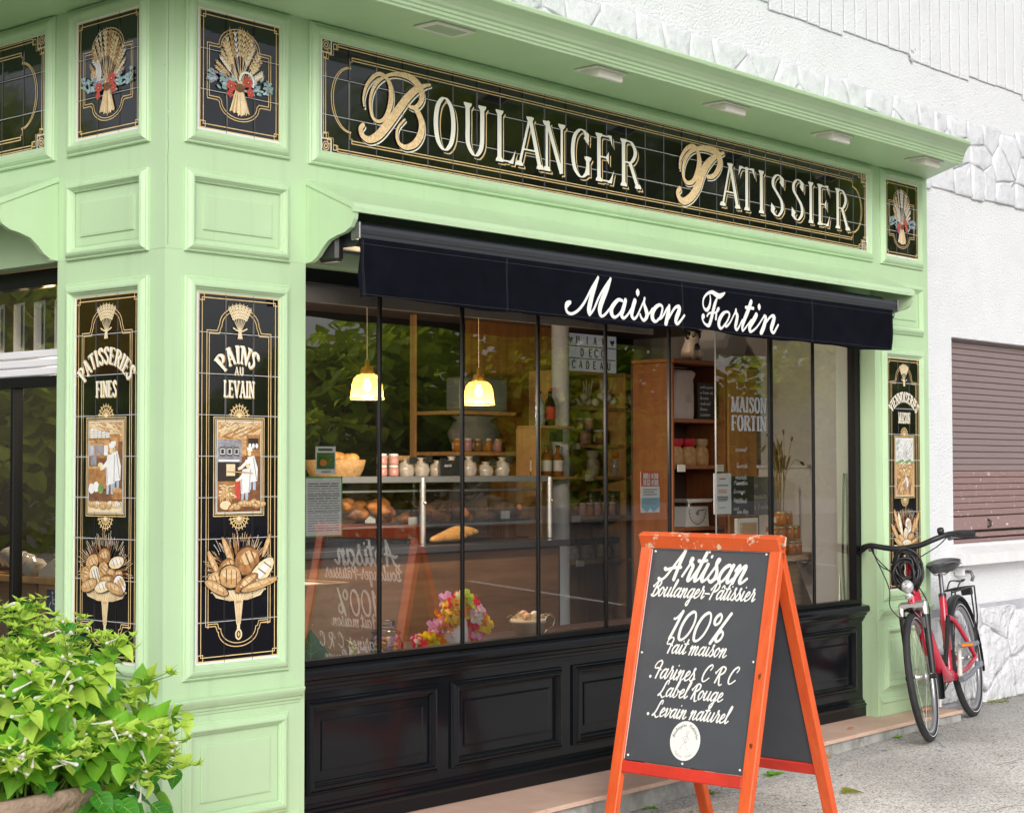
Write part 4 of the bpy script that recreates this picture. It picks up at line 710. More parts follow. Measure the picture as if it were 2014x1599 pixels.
LET = [('O', .617, .780), ('U', .800, .974), ('L', 1.006, 1.146), ('A', 1.142, 1.354), ('N', 1.330, 1.500), ('G', 1.516, 1.688), ('E', 1.700, 1.856), ('R', 1.886, 2.060), ('A', 2.718, 2.920), ('T', 2.884, 3.056), ('I', 3.062, 3.152), ('S', 3.180, 3.340), ('S', 3.382, 3.538), ('I', 3.550, 3.640), ('E', 3.652, 3.796), ('R', 3.838, 4.004)]
for (dx, dy, m_, h_, g_) in ((.0175, -.0125, 'gold', .0006, 0), (.010, -.0075, 'layer_black', .0014, .002), (0, 0, 'cream', .0022, 0)):
    for (c, x0, x1) in LET: caps(T, PSG, c, x0+.004, .100, .224, m_, HB+h_, x1-x0-.008, .118, .036, 0, dx=dx, dy=dy, grow=g_)
for (dx, dy, m_, h_, g_) in ((.010, -.009, 'cream', .0004, .001), (.0045, -.004, 'layer_black', .0016, .002), (0, 0, 'gold_leaf', .0042, 0)):
    for q in (SB, SP): traced(T, PSG, q, m_, HB+h_, dx, dy, g_, wk=.72)
sub(T, 'lettering', sg)
# side sign: only its right end can be seen
PS2 = PS.at(-3.4, 2.70, .001); moulding(PS, -3.46, 2.647, -.672, 3.203, shop, k=1.1); s2 = tiles(PS2, 2.665, .45, 'tile_sign', shop); L = MB(); sign_lines(L, PS2, 2.665, .45); sub(L, 'border_lines', s2)
# ---- wooden hood over each awning, with shaped end boards
HP = [(.001, 2.560), (.258, 2.448), (.266, 2.436), (.262, 2.410), (.245, 2.379), (.211, 2.361), (.169, 2.353), (.122, 2.338), (.090, 2.312), (.063, 2.283), (.034, 2.266), (.001, 2.2605)]
def hood(F, a, b):
    """F(along, out, z)"""
    mb = MB(); d = Vector(F(1, 0, 0))-Vector(F(0, 0, 0))
    for s_ in (a, b-.022): mb.prism([F(s_, o, z) for o, z in HP], d*.022, 'green_paint')
    mb.prism([F(a-.004, o, z) for o, z in ((.001, 2.584), (.262, 2.470), (.272, 2.452), (.272, 2.434), (.256, 2.434), (.256, 2.450), (.001, 2.562))], d*(b-a+.008), 'green_paint')
    return sub(mb, 'awning_hood', shop)
hood(lambda s_, o, z: (s_, -o, z), -.068, 4.262); hood(lambda s_, o, z: (CX-o, s_, z), .652, 3.6)
# ---- black stall riser below the window
RY = .10; PR = Plane((0, RY, 0), (1, 0, 0), (0, 0, 1))
mb = MB(); mb.box((-.072, RY, .064), (4.289, .22, .662), 'black_paint'); ris = sub(mb, 'stall_riser', shop)
front_run('sill_moulding', [(-.02, .600), (.010, .600), (.012, .612), (.020, .616), (.022, .628), (.030, .634), (.036, .648), (.050, .656), (.054, .664), (.054, .680), (.048, .690), (-.02, .700)], -.072, 4.300, 'black_paint', ris, RY)
front_run('base_moulding', [(-.02, .064), (.026, .064), (.026, .118), (.030, .124), (.030, .132), (.020, .138), (.018, .148), (.008, .154), (.006, .166), (-.02, .170)], -.072, 4.285, 'black_paint', ris, RY)
for (x0, x1) in ((.020, .758), (.843, 1.580), (1.660, 2.398), (2.480, 3.218), (3.300, 4.206)): raised(PR, x0, .203, x1, .570, ris, 'black_paint')
# ---- black framed windows
def window_front():
    mb = MB(); y0, y1 = .100, .150
    mb.box((-.071, y0, .70), (-.03, y1, 2.258), 'black_frame'); mb.box((4.238, y0+.001, .70), (4.288, y1, 2.258), 'black_frame'); mb.box((-.03, y0, 2.205), (4.238, y1, 2.258), 'black_frame'); mb.box((-.03, y0, .70), (4.238, y1, .722), 'black_frame')
    fr = sub(mb, 'window_frame', shop)
    ms = [.450, .950, 1.456, 1.953, 2.465, 3.385, 3.818]
    for x in ms: mb = MB(); w = .0085 if x != 3.385 else .018; mb.bbox((x-w, .117, .7215), (x+w, .133 if w < .02 else .150, 2.2055), 'black_frame', .003); sub(mb, 'mullion', fr)
    ed = [-.03]+ms+[4.238]
    for a, b in zip(ed, ed[1:]):
        w0 = .0075
        if abs(a-2.465) < .01: a, b = 2.862, 3.385     # this bay stands open on the left, its sliding pane pushed to the right
        mb = MB(); mb.add([(a+w0*.9, .128, .722), (b-w0*.9, .128, .722), (b-w0*.9, .128, 2.205), (a+w0*.9, .128, 2.205)], [(0, 1, 2, 3)], 'window_glass'); sub(mb, 'pane', fr)
    mb = MB(); mb.box((2.872, .124, .724), (2.8745, .132, 2.203), 'pane_grey'); sub(mb, 'pane_edge', fr)
    return fr
WF = window_front()
def window_side():
    mb = MB(); x0, x1 = -.65, -.60
    mb.box((x0, .657, .70), (x1, .680, 2.256), 'black_frame'); mb.box((x0, .680, 2.19), (x1, 3.6, 2.256), 'black_frame'); mb.box((x0, .680, .70), (x1, 3.6, .73), 'black_frame'); mb.box((x0-.006, .680, 1.795), (x1, 3.6, 1.835), 'black_frame')
    fr = sub(mb, 'window_frame', shop)
    for y in (1.100, 1.62, 2.14, 2.66, 3.18): mb = MB(); mb.bbox((x0+.002, y-.012, .73), (x1, y+.012, 1.795), 'black_frame', .003); sub(mb, 'mullion', fr)
    for z in (1.838, 1.872, 1.908): mb = MB(); mb.bbox((x0-.012, .682, z), (x1, 3.6, z+.030), 'rail_sky_white', .004); sub(mb, 'transom_rail', fr)
    ed = [.680, 1.10, 1.62, 2.14, 2.66, 3.18, 3.6]
    for a, b in zip(ed, ed[1:]): mb = MB(); mb.add([(-.625, a+.01, .73), (-.625, b-.01, .73), (-.625, b-.01, 1.795), (-.625, a+.01, 1.795)], [(0, 3, 2, 1)], 'window_glass'); sub(mb, 'pane', fr)
    mb = MB(); mb.add([(-.625, .69, 1.94), (-.625, 3.59, 1.94), (-.625, 3.59, 2.19), (-.625, .69, 2.19)], [(0, 3, 2, 1)], 'window_glass'); sub(mb, 'pane', fr)
    return fr
window_side()
# ---- soffit lamps
for i, x in enumerate((.380, 1.375, 2.345, 3.320, 4.310)):
    lab = ['flat white soffit floodlight with a green glass, above the B of the long sign', 'second white soffit floodlight from the shop corner, under the green cornice', 'middle white soffit floodlight of the five under the green cornice', 'fourth white soffit floodlight from the shop corner, above the end of the long sign', 'last white soffit floodlight, above the small wheatsheaf panel by the white wall'][i]
    l_ = empty('soffit_light', lab, 'floodlight', (x, -.31, 3.205), 'floodlights under the cornice')
    c = MB(); c.bbox((x-.115, -.375, 3.196), (x+.115, -.245, 3.2045), 'light_case', .003)
    if i: c.prism([(x-.085, -.362, 3.1955), (x-.085, -.362, 3.163), (x-.085, -.352, 3.158), (x-.085, -.268, 3.188), (x-.085, -.262, 3.1955)], (.17, 0, 0), 'light_case')
    sub(c, 'case', l_); g = MB()
    if i: g.add([(x-.070, -.346, 3.1590), (x+.070, -.346, 3.1590), (x+.070, -.282, 3.1815), (x-.070, -.282, 3.1815)], [(0, 1, 2, 3)], 'light_louver')
    else: g.add([(x-.088, -.352, 3.1955), (x+.088, -.352, 3.1955), (x+.088, -.268, 3.1955), (x-.088, -.268, 3.1955)], [(0, 1, 2, 3)], 'light_glass')
    sub(g, 'lens', l_)
# ================================================================ awning, rolled in
aw = empty('shop_awning', 'black fabric awning rolled up under the green hood, its valance carrying white script', 'awning', (2, -.15, 2.3))
mb = MB(); mb.prism([(.0, -.01, 2.315), (.0, -.20, 2.315), (.0, -.225, 2.34), (.0, -.225, 2.395), (.0, -.19, 2.418), (.0, -.01, 2.418)], (4.03, 0, 0), 'awning_metal'); sub(mb, 'cassette', aw)
for x in (-.040, 4.02): mb = MB(); mb.bbox((x, -.14, 2.262), (x+.045, -.03, 2.40), 'black_plastic', .012); sub(mb, 'arm_bracket', aw)
mb = MB(); mb.tube([(-.046, -.250, 2.372), (4.070, -.250, 2.372)], .021, 'awning_metal', 14); mb.bbox((-.046, -.262, 2.335), (4.070, -.236, 2.365), 'awning_metal', .004); fb = sub(mb, 'front_bar', aw)
for x in (-.048, 4.064): mb = MB(); mb.bbox((x, -.274, 2.334), (x+.010, -.224, 2.400), 'steel_dark', .003); sub(mb, 'end_cap', fb)
def rip(x, z):
    k = max(0, (2.34-z)/.22); e = max(0, 1-(x+.045)/.5); r = max(0, 1-(4.02-x)/.35)
    return k*(.009*sin(x*4.1+.6)+.006*sin(x*9.3+z*9)+.003*sin(x*23+z*30))+.006*e*sin(k*3+e*4)*k+.004*r*k
def PV(x, y, h=0): return Vector((x, -.266-rip(x, y)-h, y))
mb = MB(); NX, NZ = 130, 14; vs = []
for j in range(NZ+1):
    for i in range(NX+1):
        x = -.045+4.062*i/NX+(.008*sin(j*.5) if i == 0 else 0); low = 2.113+.006*sin(x*3.3)+.006*sin(x*6.1+1)+.002*sin(x*17)+.004*max(0, x-3.6); z = 2.340+(low-2.340)*j/NZ; vs.append(PV(x, z))
mb.add(vs, [(j*(NX+1)+i, (j+1)*(NX+1)+i, (j+1)*(NX+1)+i+1, j*(NX+1)+i+1) for j in range(NZ) for i in range(NX)], 'awning_cloth', True)
val = sub(mb, 'valance', aw); sm = val.modifiers.new('thickness', 'SOLIDIFY'); sm.thickness = .0015; sm.offset = -1
mb = MB()
for x in (-.030, -.022, .795, .801, 2.026, 2.032, 3.172, 3.178, 4.006): line(mb, PV, [(x, 2.335-.22*k/12) for k in range(13)], .0012, 'thread', .0012)
for z in (2.318, 2.126): line(mb, PV, [(-.04+4.05*k/90, z) for k in range(91)], .0011, 'thread', .0012)
sub(mb, 'seams', val); mb = MB(); traced(mb, PV, AW, 'lettering_white', .0022, wk=.86); sub(mb, 'lettering', val)
mb = MB(); mb.tube([(4.055, -.25, 2.34), (4.062, -.25, 2.315), (4.052, -.25, 2.300), (4.040, -.25, 2.312)], .003, 'black_plastic', 6); sub(mb, 'crank_eye', aw)
# ================================================================ white neighbouring house
house = empty('white_house', 'white roughcast house with stone facing bands and a closed wooden shutter, adjoining the shop', 'house', (5, .1, 0))
mb = MB(); WY = .100
mb.box((-.64, WY, 3.345), (13, .42, 8), 'roughcast'); mb.box((4.90, WY, 2.29), (13, .42, 3.345), 'roughcast'); mb.box((4.90, WY, -.05), (5.421, .42, 2.29), 'roughcast'); mb.box((7.2, WY, -.05), (13, .42, 2.29), 'roughcast'); mb.box((5.421, WY, -.05), (7.2, .42, .94), 'roughcast')
sub(mb, 'wall', house)
def clip_cell(pts, i, box):
    x0, y0, x1, y1 = box; poly = [(x0, y0), (x1, y0), (x1, y1), (x0, y1)]; px, py = pts[i]
    for j, (qx, qy) in enumerate(pts):
        if j == i or (qx-px)**2+(qy-py)**2 > 1.2: continue
        mx, my, nx, ny = (px+qx)/2, (py+qy)/2, qx-px, qy-py; out = []
        for a, b in zip(poly, poly[1:]+poly[:1]):
            da, db = (a[0]-mx)*nx+(a[1]-my)*ny, (b[0]-mx)*nx+(b[1]-my)*ny
            if da <= 0: out.append(a)
            if da*db < 0: t = da/(da-db); out.append((a[0]+(b[0]-a[0])*t, a[1]+(b[1]-a[1])*t))
        poly = out
        if len(poly) < 3: return None
    return poly
def stones(name, x0, x1, z0, z1, cw, chh, depth, m, gap, joint, parent, edge=0):
    """facing of irregular stones: voronoi cells, each chamfered and bulging on its own"""
    pts = []; nr = max(2, round((z1-z0)/chh)); nc = round((x1-x0)/cw)
    for r in range(nr):
        for c in range(nc): pts.append((x0+(c+.5+.5*(r % 2)*.9+random.uniform(-.48, .48))*cw, z0+(r+.5+random.uniform(-.42, .42))*(z1-z0)/nr))
    mb = MB(); rect(mb, Plane((0, WY, 0), (1, 0, 0), (0, 0, 1)), x0, z0+.03, x1, z1-.03, joint, .006)
    for i in range(len(pts)):
        jz = random.uniform(0, edge); pl_ = clip_cell(pts, i, (x0, z0+(jz if pts[i][1] < z0+(z1-z0)/nr else 0), x1, z1-(random.uniform(0, edge) if pts[i][1] > z1-(z1-z0)/nr else 0)))
        if not pl_: continue
        cx = sum(p[0] for p in pl_)/len(pl_); cz = sum(p[1] for p in pl_)/len(pl_); dn = []
        for a, b in zip(pl_, pl_[1:]+pl_[:1]):
            n = max(1, int(sqrt((a[0]-b[0])**2+(a[1]-b[1])**2)/.06))
            for k in range(n): t = k/n; dn.append((a[0]+(b[0]-a[0])*t+random.uniform(-.004, .004), a[1]+(b[1]-a[1])*t+random.uniform(-.004, .004)))
        d0 = depth*random.uniform(.7, 1.15); tx, tz = random.uniform(-.035, .035), random.uniform(-.02, .05); rs = []
        for (s_, hgt) in ((.05, .002), (.30, .85), (.7, 1), (3.2, 1.06)):
            r = []
            for (x, z) in dn:
                l = sqrt((x-cx)**2+(z-cz)**2) or 1; g = gap*(.5+s_); k = max(.12, (l-g)/l); X, Z = cx+(x-cx)*k, cz+(z-cz)*k; r.append((X, WY-(.006+d0*hgt+(tx*(X-cx)+tz*(Z-cz)+random.uniform(-.22, .22)*depth)*(hgt > .5)), Z))
            rs.append(r)
        mb.rings(rs, m, smooth=True); mb.add(rs[-1]+[(cx, WY-(.006+d0*1.12), cz)], [(k, (k+1) % len(dn), len(dn)) for k in range(len(dn))], m, True)
    return sub(mb, name, parent)
stones('stone_band', -.6, 12, 3.172, 3.700, .25, .20, .013, 'stone_white', .013, 'joint_grey', house, .03)
stones('stone_plinth', 4.93, 12, -.06, .640, .34, .30, .050, 'plinth_stone', .016, 'joint_grey', house, .10)
mb = MB(); x = -.55; k = 0
while x < 12:
    zb = 3.975-.032*((k//6) % 2)+random.uniform(-.004, .004); mb.bbox((x+.007, WY-.010, zb), (x+.123, WY-.0005, 6.5), 'roughcast', .004); rect(mb, Plane((0, WY, 0), (1, 0, 0), (0, 0, 1)), x-.006, zb-.004, x+.006, 6.5, 'joint_grey', .002); rect(mb, Plane((0, WY, 0), (1, 0, 0), (0, 0, 1)), x+.007, zb-.005, x+.123, zb, 'joint_grey', .002); x += .13; k += 1
sub(mb, 'batten_cladding', house)
mb = MB()
for k in range(7):
    a = k; disc(mb, Plane((0, WY, 0), (1, 0, 0), (0, 0, 1)), 4.93+random.uniform(-.05, .05), 4.0+random.uniform(-.08, .05), random.uniform(.006, .016), random.uniform(.006, .014), 'joint_grey', .0105+.0002*k, 8, 0, .4)
sub(mb, 'wall_damage', house)
mb = MB(); mb.prism([(5.33, WY, .862), (5.33, WY-.11, .872), (5.33, WY-.11, .938), (5.33, WY-.02, .975), (5.33, WY, .978)], (2.1, 0, 0), 'sill_white'); mb.box((5.422, WY, .94), (7.199, .18, .995), 'sill_white'); sub(mb, 'window_sill', house)
mb = MB(); mb.bbox((5.42, .03, .80), (5.46, .099, .86), 'sill_white', .008); mb.tube([(5.44, .06, .83), (5.44, -.005, .83), (5.44, -.02, .80), (5.44, -.01, .775)], .011, 'steel_dark', 8); sub(mb, 'shutter_catch', house)
mb = MB(); z = 1.165; i = 0
while z < 2.32:
    hgt = .041; mb.bbox((5.423, .158+random.uniform(-.002, .002), z+.0015), (7.198, .180, z+hgt-.0015), 'shutter_wood' if z > 1.45 else 'shutter_wood_low', .005); z += hgt
mb.box((5.422, .176, .99), (7.199, .186, 2.32), 'paint_dark'); sh = sub(mb, 'roller_shutter', house)
for (z0, z1) in ((1.075, 1.160), (1.028, 1.058), (.996, 1.018)): mb = MB(); mb.bbox((5.424, .152, z0), (7.196, .182, z1), 'shutter_wood_low', .005); sub(mb, 'shutter_rail', sh)
for (x, z) in ((6.0, 1.118), (6.6, 2.2)): mb = MB(); mb.tube([(x, .15, z+.02), (x, .132, z+.012), (x, .130, z-.018), (x, .15, z-.028)], .008, 'paint_dark' if z < 2 else 'sill_white', 6); sub(mb, 'shutter_hook', sh)
# ================================================================ tiled doorstep
st = empty('doorstep', 'low terracotta tiled step with a grey concrete edge running along the shopfront', 'step', (2, -.1, 0))
ye = lambda x: -.300+.026*(x-1.0) if x < 4.2 else -.217
mb = MB(); xs = [-1.0+.331*k for k in range(18)]+[4.87]
for i, (a, b) in enumerate(zip(xs, xs[1:])):
    a2, b2 = a+.0015, b-.0015; zt = .062
    mb.add([(a2, ye(a)-.012, zt-.004), (b2, ye(b)-.012, zt-.004), (b2, ye(b)-.006, zt), (a2, ye(a)-.006, zt), (b2, .24, zt), (a2, .24, zt), (a2, ye(a)-.012, zt-.018), (b2, ye(b)-.012, zt-.018), (b2, .24, zt-.018), (a2, .24, zt-.018)], [(0,1,2,3),(3,2,4,5),(0,6,7,1),(1,7,8,4,2),(0,3,5,9,6)], 'step_tile')
sub(mb, 'tile_tread', st)
mb = MB(); vs = []; n = 60
for (dz, dy) in ((.0445, .004), (.03, 0), (-.08, -.006)):
    for i in range(n+1): x = -1.0+5.865*i/n; vs.append((x, ye(x)+dy+random.uniform(-.003, .003), dz))
mb.add(vs, [(j*(n+1)+i, (j+1)*(n+1)+i, (j+1)*(n+1)+i+1, j*(n+1)+i+1) for j in range(2) for i in range(n)], 'step_concrete', True)
mb.add([(4.865, ye(4.87)+.004, .0445), (4.865, ye(4.87), -.08), (4.865, .1, -.08), (4.865, .1, .0445)], [(0, 1, 2, 3)], 'step_concrete'); sub(mb, 'kerb_face', st)
# ================================================================ A-board on the pavement
def ABoard():
    psi = -.018; n = Vector((cos(psi), sin(psi), 0)); t = Vector((-sin(psi), cos(psi), 0)); ap = Vector((1.366, -.879, 1.200)); w = .703; gr = -.046
    f0 = Vector((1.366, -.879, gr))-n*.291; r0 = Vector((1.366, -.879, gr))+n*.433
    root = empty('sandwich_board', 'orange wooden sandwich board with white brush lettering on black, standing on the pavement', 'sandwich board', (1.366, -.879, gr))
    A = Plane(f0+t*w/2, -t, ap-f0); B = Plane(r0-t*w/2, t, ap-r0); LA = (ap-f0).length; LB = (ap-r0).length
    def M(P): return Matrix(((P.u.x, P.v.x, P.n.x, P.o.x), (P.u.y, P.v.y, P.n.y, P.o.y), (P.u.z, P.v.z, P.n.z, P.o.z), (0, 0, 0, 1)))
    for P, L, front in ((A, LA, True), (B, LB, False)):
        m = M(P); d = -.034; pm = 'orange_paint'
        for (a, b) in ((0, .055), (w-.055, w)):
            mb = MB(); mb.bbox((a, .004, d), (b, L-.058, 0), pm, .004, m); g = sub(mb, 'leg', root)
            if not front or a > .1:
                k = MB()
                for tt in ((.30, .52, .86) if not front else (.45, .72)): disc(k, P, a+.027, tt, .008, .011, 'knot', .0006, 10, 0, .25)
                sub(k, 'wood_knot', g)
        mb = MB(); mb.bbox((0, L-.058, d), (w, L+.004, .003), 'orange_worn', .004, m); sub(mb, 'top_rail', root)
        mb = MB(); mb.bbox((.055, .280, d+.006), (w-.055, .329, -.003), 'red_rail', .004, m); sub(mb, 'bottom_rail', root)
        mb = MB(); mb.bbox((.055, .332, d+.010), (w-.055, L-.059, -.012), 'chalk_panel', .002, m); pn = sub(mb, 'chalk_panel', root)
        PP = P.at(0, 0, -.012); mb = MB()
        for (x, y) in ((.074, 1.202), (.352, 1.206), (.630, 1.206), (.074, .775), (.630, .775), (.074, .352), (.352, .346), (.630, .352)): mb.ball(PP(x, y, .001), .0052, 'lettering_white', 8)
        sub(mb, 'screw', pn)
        if front:
            mb = MB()
            for q in ((.0555, .336, .0585, L-.063), (w-.0585, .336, w-.0555, L-.063), (.0585, L-.066, w-.0585, L-.063)): rect(mb, PP, *q, 'caulk', .001)
            sub(mb, 'panel_edge', pn); mb = MB(); Wm = 'lettering_white'
            script(mb, PP, 'Artisan', .126, 1.084, .440, .072, Wm, wt=.225); sub(mb, 'lettering', pn); mb = MB()
            script(mb, PP, 'Boulanger-Pa^tissier', .079, 1.014, .530, .038, Wm, wt=.205); sub(mb, 'lettering', pn); mb = MB()
            script(mb, PP, '100%', .192, .841, .300, .064, Wm, wt=.205, con=.75); sub(mb, 'lettering', pn); mb = MB()
            script(mb, PP, 'Fait maison', .188, .782, .318, .036, Wm, wt=.205); sub(mb, 'lettering', pn); mb = MB()
            script(mb, PP, 'Farines', .142, .676, .226, .040, Wm, wt=.20); script(mb, PP, 'C R C', .388, .680, .180, .038, Wm, wt=.20); sub(mb, 'lettering', pn); mb = MB()
            script(mb, PP, 'Label', .186, .605, .156, .036, Wm, wt=.205); script(mb, PP, 'Rouge', .346, .606, .168, .036, Wm, wt=.205); sub(mb, 'lettering', pn); mb = MB()
            script(mb, PP, 'Levain', .170, .522, .178, .036, Wm, wt=.205); script(mb, PP, 'naturel', .358, .524, .196, .036, Wm, wt=.205); sub(mb, 'lettering', pn); mb = MB()
            for (x, y) in ((.134, .680), (.148, .528)): disc(mb, PP, x, y, .0065, .0068, Wm, .0012, 10); sub(mb, 'bullet_dot', pn); mb = MB()
            mb = MB(); cx, cy, r = .351, .437, .0745; disc(mb, PP, cx, cy, r, r*1.06, 'paper', .0012, 36)
            def arc(R_, s_): return lambda x, y, h=0: PP(cx+(R_+s_*y)*sin(x/R_), cy+s_*(R_+s_*y)*cos(x/R_)*1.06, h)
            script(mb, arc(.054, 1), 'Boulangerie', -.078, 0, .080, .0070, 'ink', .0016, wt=.17); script(mb, arc(.054, 1), 'Patisserie', .010, 0, .068, .0070, 'ink', .0016, wt=.17)
            script(mb, arc(.064, -1), 'Francois', -.055, 0, .050, .0056, 'ink_grey', .0016, wt=.16); script(mb, arc(.064, -1), 'Fortin', .008, 0, .040, .0056, 'ink_grey', .0016, wt=.16)
            sk = lambda pts, ww=.0011: ribbon(mb, PP, cr([(cx+a*.001, cy+b*.001, ww) for a, b in pts], 4), 'ink_grey', .0018, .0002)
            for q in ([(2,36),(10,40),(16,37),(12,32),(4,34)], [(4,34),(2,28),(5,25),(8,26)], [(10,32),(11,26),(6,22)], [(6,22),(4,12),(0,2),(-2,-4)], [(6,20),(-4,16),(-14,12),(-10,6),(2,4)], [(8,20),(16,10),(20,4)], [(-2,-4),(8,-2),(10,6),(6,20)], [(-2,-4),(-8,-14),(-16,-20),(-18,-30)], [(4,-4),(8,-16),(10,-28),(16,-34)], [(-18,-30),(-22,-33),(-14,-33)], [(-6,-4),(4,-8),(10,-4)], [(16,-34),(22,-34)]): sk(q)
            sub(mb, 'round_emblem', pn)
    mb = MB(); mb.bbox((w-.030, 1.15, -.036), (w-.012, 1.215, -.0345), 'steel_dark', .0005, M(A)); q1 = A(w-.02, 1.16, -.05); q2 = B(.02, LB-.10, -.05); mb.tube([q1, q2], .004, 'steel_dark', 6); sub(mb, 'hinge_plate', root)
ABoard()
# ================================================================ bicycle
def Bicycle():
    root = empty('bicycle', 'red step-through city bicycle with black mudguards and rear rack, leaning against the wall', 'bicycle', (5.08, -.20, 0))
    hd = atan2(-.27, -1.06); root.rotation_euler = (radians(9), 0, hd); root.rotation_mode = 'XYZ'
    R_ = .346
    def part(mb, name, par=root): return mb.build(name, par)
    def wheel(x):
        T = Matrix.Translation((x, 0, R_)) @ Matrix.Rotation(radians(4) if x > .5 else 0, 4, 'Z') @ Matrix.Rotation(pi/2, 4, 'X')
        mb = MB(); pr = [(R_-.021+.021*cos(a), .0195*sin(a)) for a in [2*pi*k/10 for k in range(11)]]; mb.lathe(pr, 'rubber', n=56, M=T); ty = part(mb, 'tyre')
        mb = MB()
        for k in range(110):
            a = 2*pi*k/110
            for s_ in (-1, 1):
                T2 = T @ Matrix.Rotation(a, 4, 'Z'); mb.box((R_-.006, s_*.007-.006, -.0), (R_+.0012, s_*.007+.006, .005), 'sidewall', T2 @ Matrix.Rotation(s_*.5, 4, 'X'))
        o = part(mb, 'tread', ty); mb = MB()
        for s_ in (-1, 1): mb.lathe([(R_-.030, s_*.0192), (R_-.0255, s_*.0204)], 'reflex', n=56, M=T)
        part(mb, 'reflective_stripe', ty)
        mb = MB(); mb.lathe([(R_-.040, -.0125), (R_-.036, -.0135), (R_-.052, -.0115), (R_-.060, -.006), (R_-.060, .006), (R_-.052, .0115), (R_-.036, .0135), (R_-.040, .0125)], 'rim_grey', n=56, M=T); part(mb, 'rim')
        mb = MB()
        for k in range(32):
            a = 2*pi*k/32; s_ = 1 if k % 2 else -1; b = a+(.55 if k % 4 < 2 else -.55)
            mb.tube([T @ Vector((.022*cos(b), .022*sin(b), s_*.026)), T @ Vector(((R_-.058)*cos(a), (R_-.058)*sin(a), s_*.002))], .0012, 'steel', 4, cap=False)
        part(mb, 'spokes'); mb = MB(); mb.lathe([(.0, -.05), (.006, -.05), (.008, -.034), (.026, -.030), (.026, -.024), (.014, -.018), (.014, .018), (.026, .024), (.026, .030), (.008, .034), (.006, .05), (0, .05)], 'alu', n=16, M=T); part(mb, 'hub')
    wheel(0); wheel(1.075)
    def guard(x, a0, a1, rr=.372, nm='mudguard'):
        mb = MB(); rs = []
        for k in range(25):
            a = a0+(a1-a0)*k/24; rs.append([(x+(rr+h)*cos(a), y, R_+(rr+h)*sin(a)) for y, h in ((-.029, -.016), (-.027, -.004), (-.016, .004), (0, .006), (.016, .004), (.027, -.004), (.029, -.016), (.025, -.006), (.015, .001), (0, .003), (-.015, .001), (-.025, -.006))])
        mb.rings(rs, 'black_plastic', True); part(mb, nm)
    guard(0, radians(12), radians(198)); guard(1.075, radians(84), radians(205))
    mb = MB()
    for s_ in (-1, 1): mb.tube([(1.075, s_*.055, .345), (1.075-.09*.98, s_*.034, .345+.345)], .0022, 'steel', 5); mb.tube([(0, s_*.055, .345), (-.31, s_*.034, .52)], .0022, 'steel', 5)
    part(mb, 'mudguard_stay')
    # frame
    mb = MB(); dt = cr([(.962, 0, .815), (.91, 0, .68), (.80, 0, .49), (.66, 0, .345), (.53, 0, .295), (.44, 0, .288)], 6); mb.tube(dt, [.036+.007*sin(pi*i/(len(dt)-1)) for i in range(len(dt))], 'bike_red', 14)
    mb.tube([(1.0, 0, .735), (.918, 0, .955)], .025, 'bike_red', 14); mb.tube([(.965, 0, .85), (.93, 0, .77), (.86, 0, .60)], .016, 'bike_red', 10)
    mb.tube([(.452, 0, .285), (.300, 0, .735)], .022, 'bike_red', 12); mb.lathe([(.028, -.038), (.028, .038)], 'bike_red', M=Matrix.Translation((.45, 0, .285)) @ Matrix.Rotation(pi/2, 4, 'X'), n=14)
    for s_ in (-1, 1):
        mb.tube(cr([(.338, s_*.016, .615), (.27, s_*.036, .585), (.17, s_*.050, .50), (.06, s_*.058, .40), (0, s_*.060, .350)], 5), .0145, 'bike_red', 8); mb.tube([(.44, s_*.030, .283), (.20, s_*.05, .300), (0, s_*.060, .345)], .014, 'bike_red', 8)
    fr = part(mb, 'frame'); mb = MB(); mb.tube([(.395, 0, .44), (.398, 0, .46)], .024, 'bike_red', 12); part(mb, 'lock_boss', fr)
    mb = MB(); mb.tube([(.62, .03, .36), (.40, .035, .62)], .014, 'black_plastic', 8); part(mb, 'frame_pump')
    # fork
    mb = MB(); mb.bbox((.965, -.078, .705), (1.02, .078, .752), 'alu', .012)
    for s_ in (-1, 1): mb.tube([(1.0, s_*.064, .74), (1.018, s_*.064, .655)], .0165, 'alu', 10)
    fk = part(mb, 'fork_crown'); mb = MB()
    for s_ in (-1, 1): mb.tube([(1.012, s_*.064, .675), (1.062, s_*.064, .36)], [.021, .017], 'black_plastic', 10); mb.tube([(1.075, s_*.05, .345), (1.075, s_*.085, .345)], .013, 'black_plastic', 10)
    part(mb, 'fork_leg', fk); mb = MB()
    for s_ in (-1, 1): mb.bbox((1.02, s_*.05-.012, .60), (1.045, s_*.05+.012, .665), 'steel_dark', .004); mb.tube([(1.03, s_*.040, .655), (1.04, 0, .715)], .003, 'steel_dark', 5)
    part(mb, 'brake', fk)
    # stem, bars
    mb = MB(); mb.tube([(.918, 0, .955), (.895, 0, 1.015)], .019, 'black_plastic', 12); mb.tube([(.898, 0, 1.01), (.905, 0, 1.045)], .017, 'black_plastic', 10); sp = part(mb, 'stem')
    hb = cr([(.905, -.002, 1.045), (.915, .07, 1.047), (.905, .15, 1.068), (.860, .215, 1.084), (.79, .265, 1.082), (.70, .312, 1.070)], 6)
    mb = MB(); mb.tube([(x, -y, z) for x, y, z in hb[::-1]]+hb[1:], .0155, 'black_plastic', 10); bar = part(mb, 'handlebar')
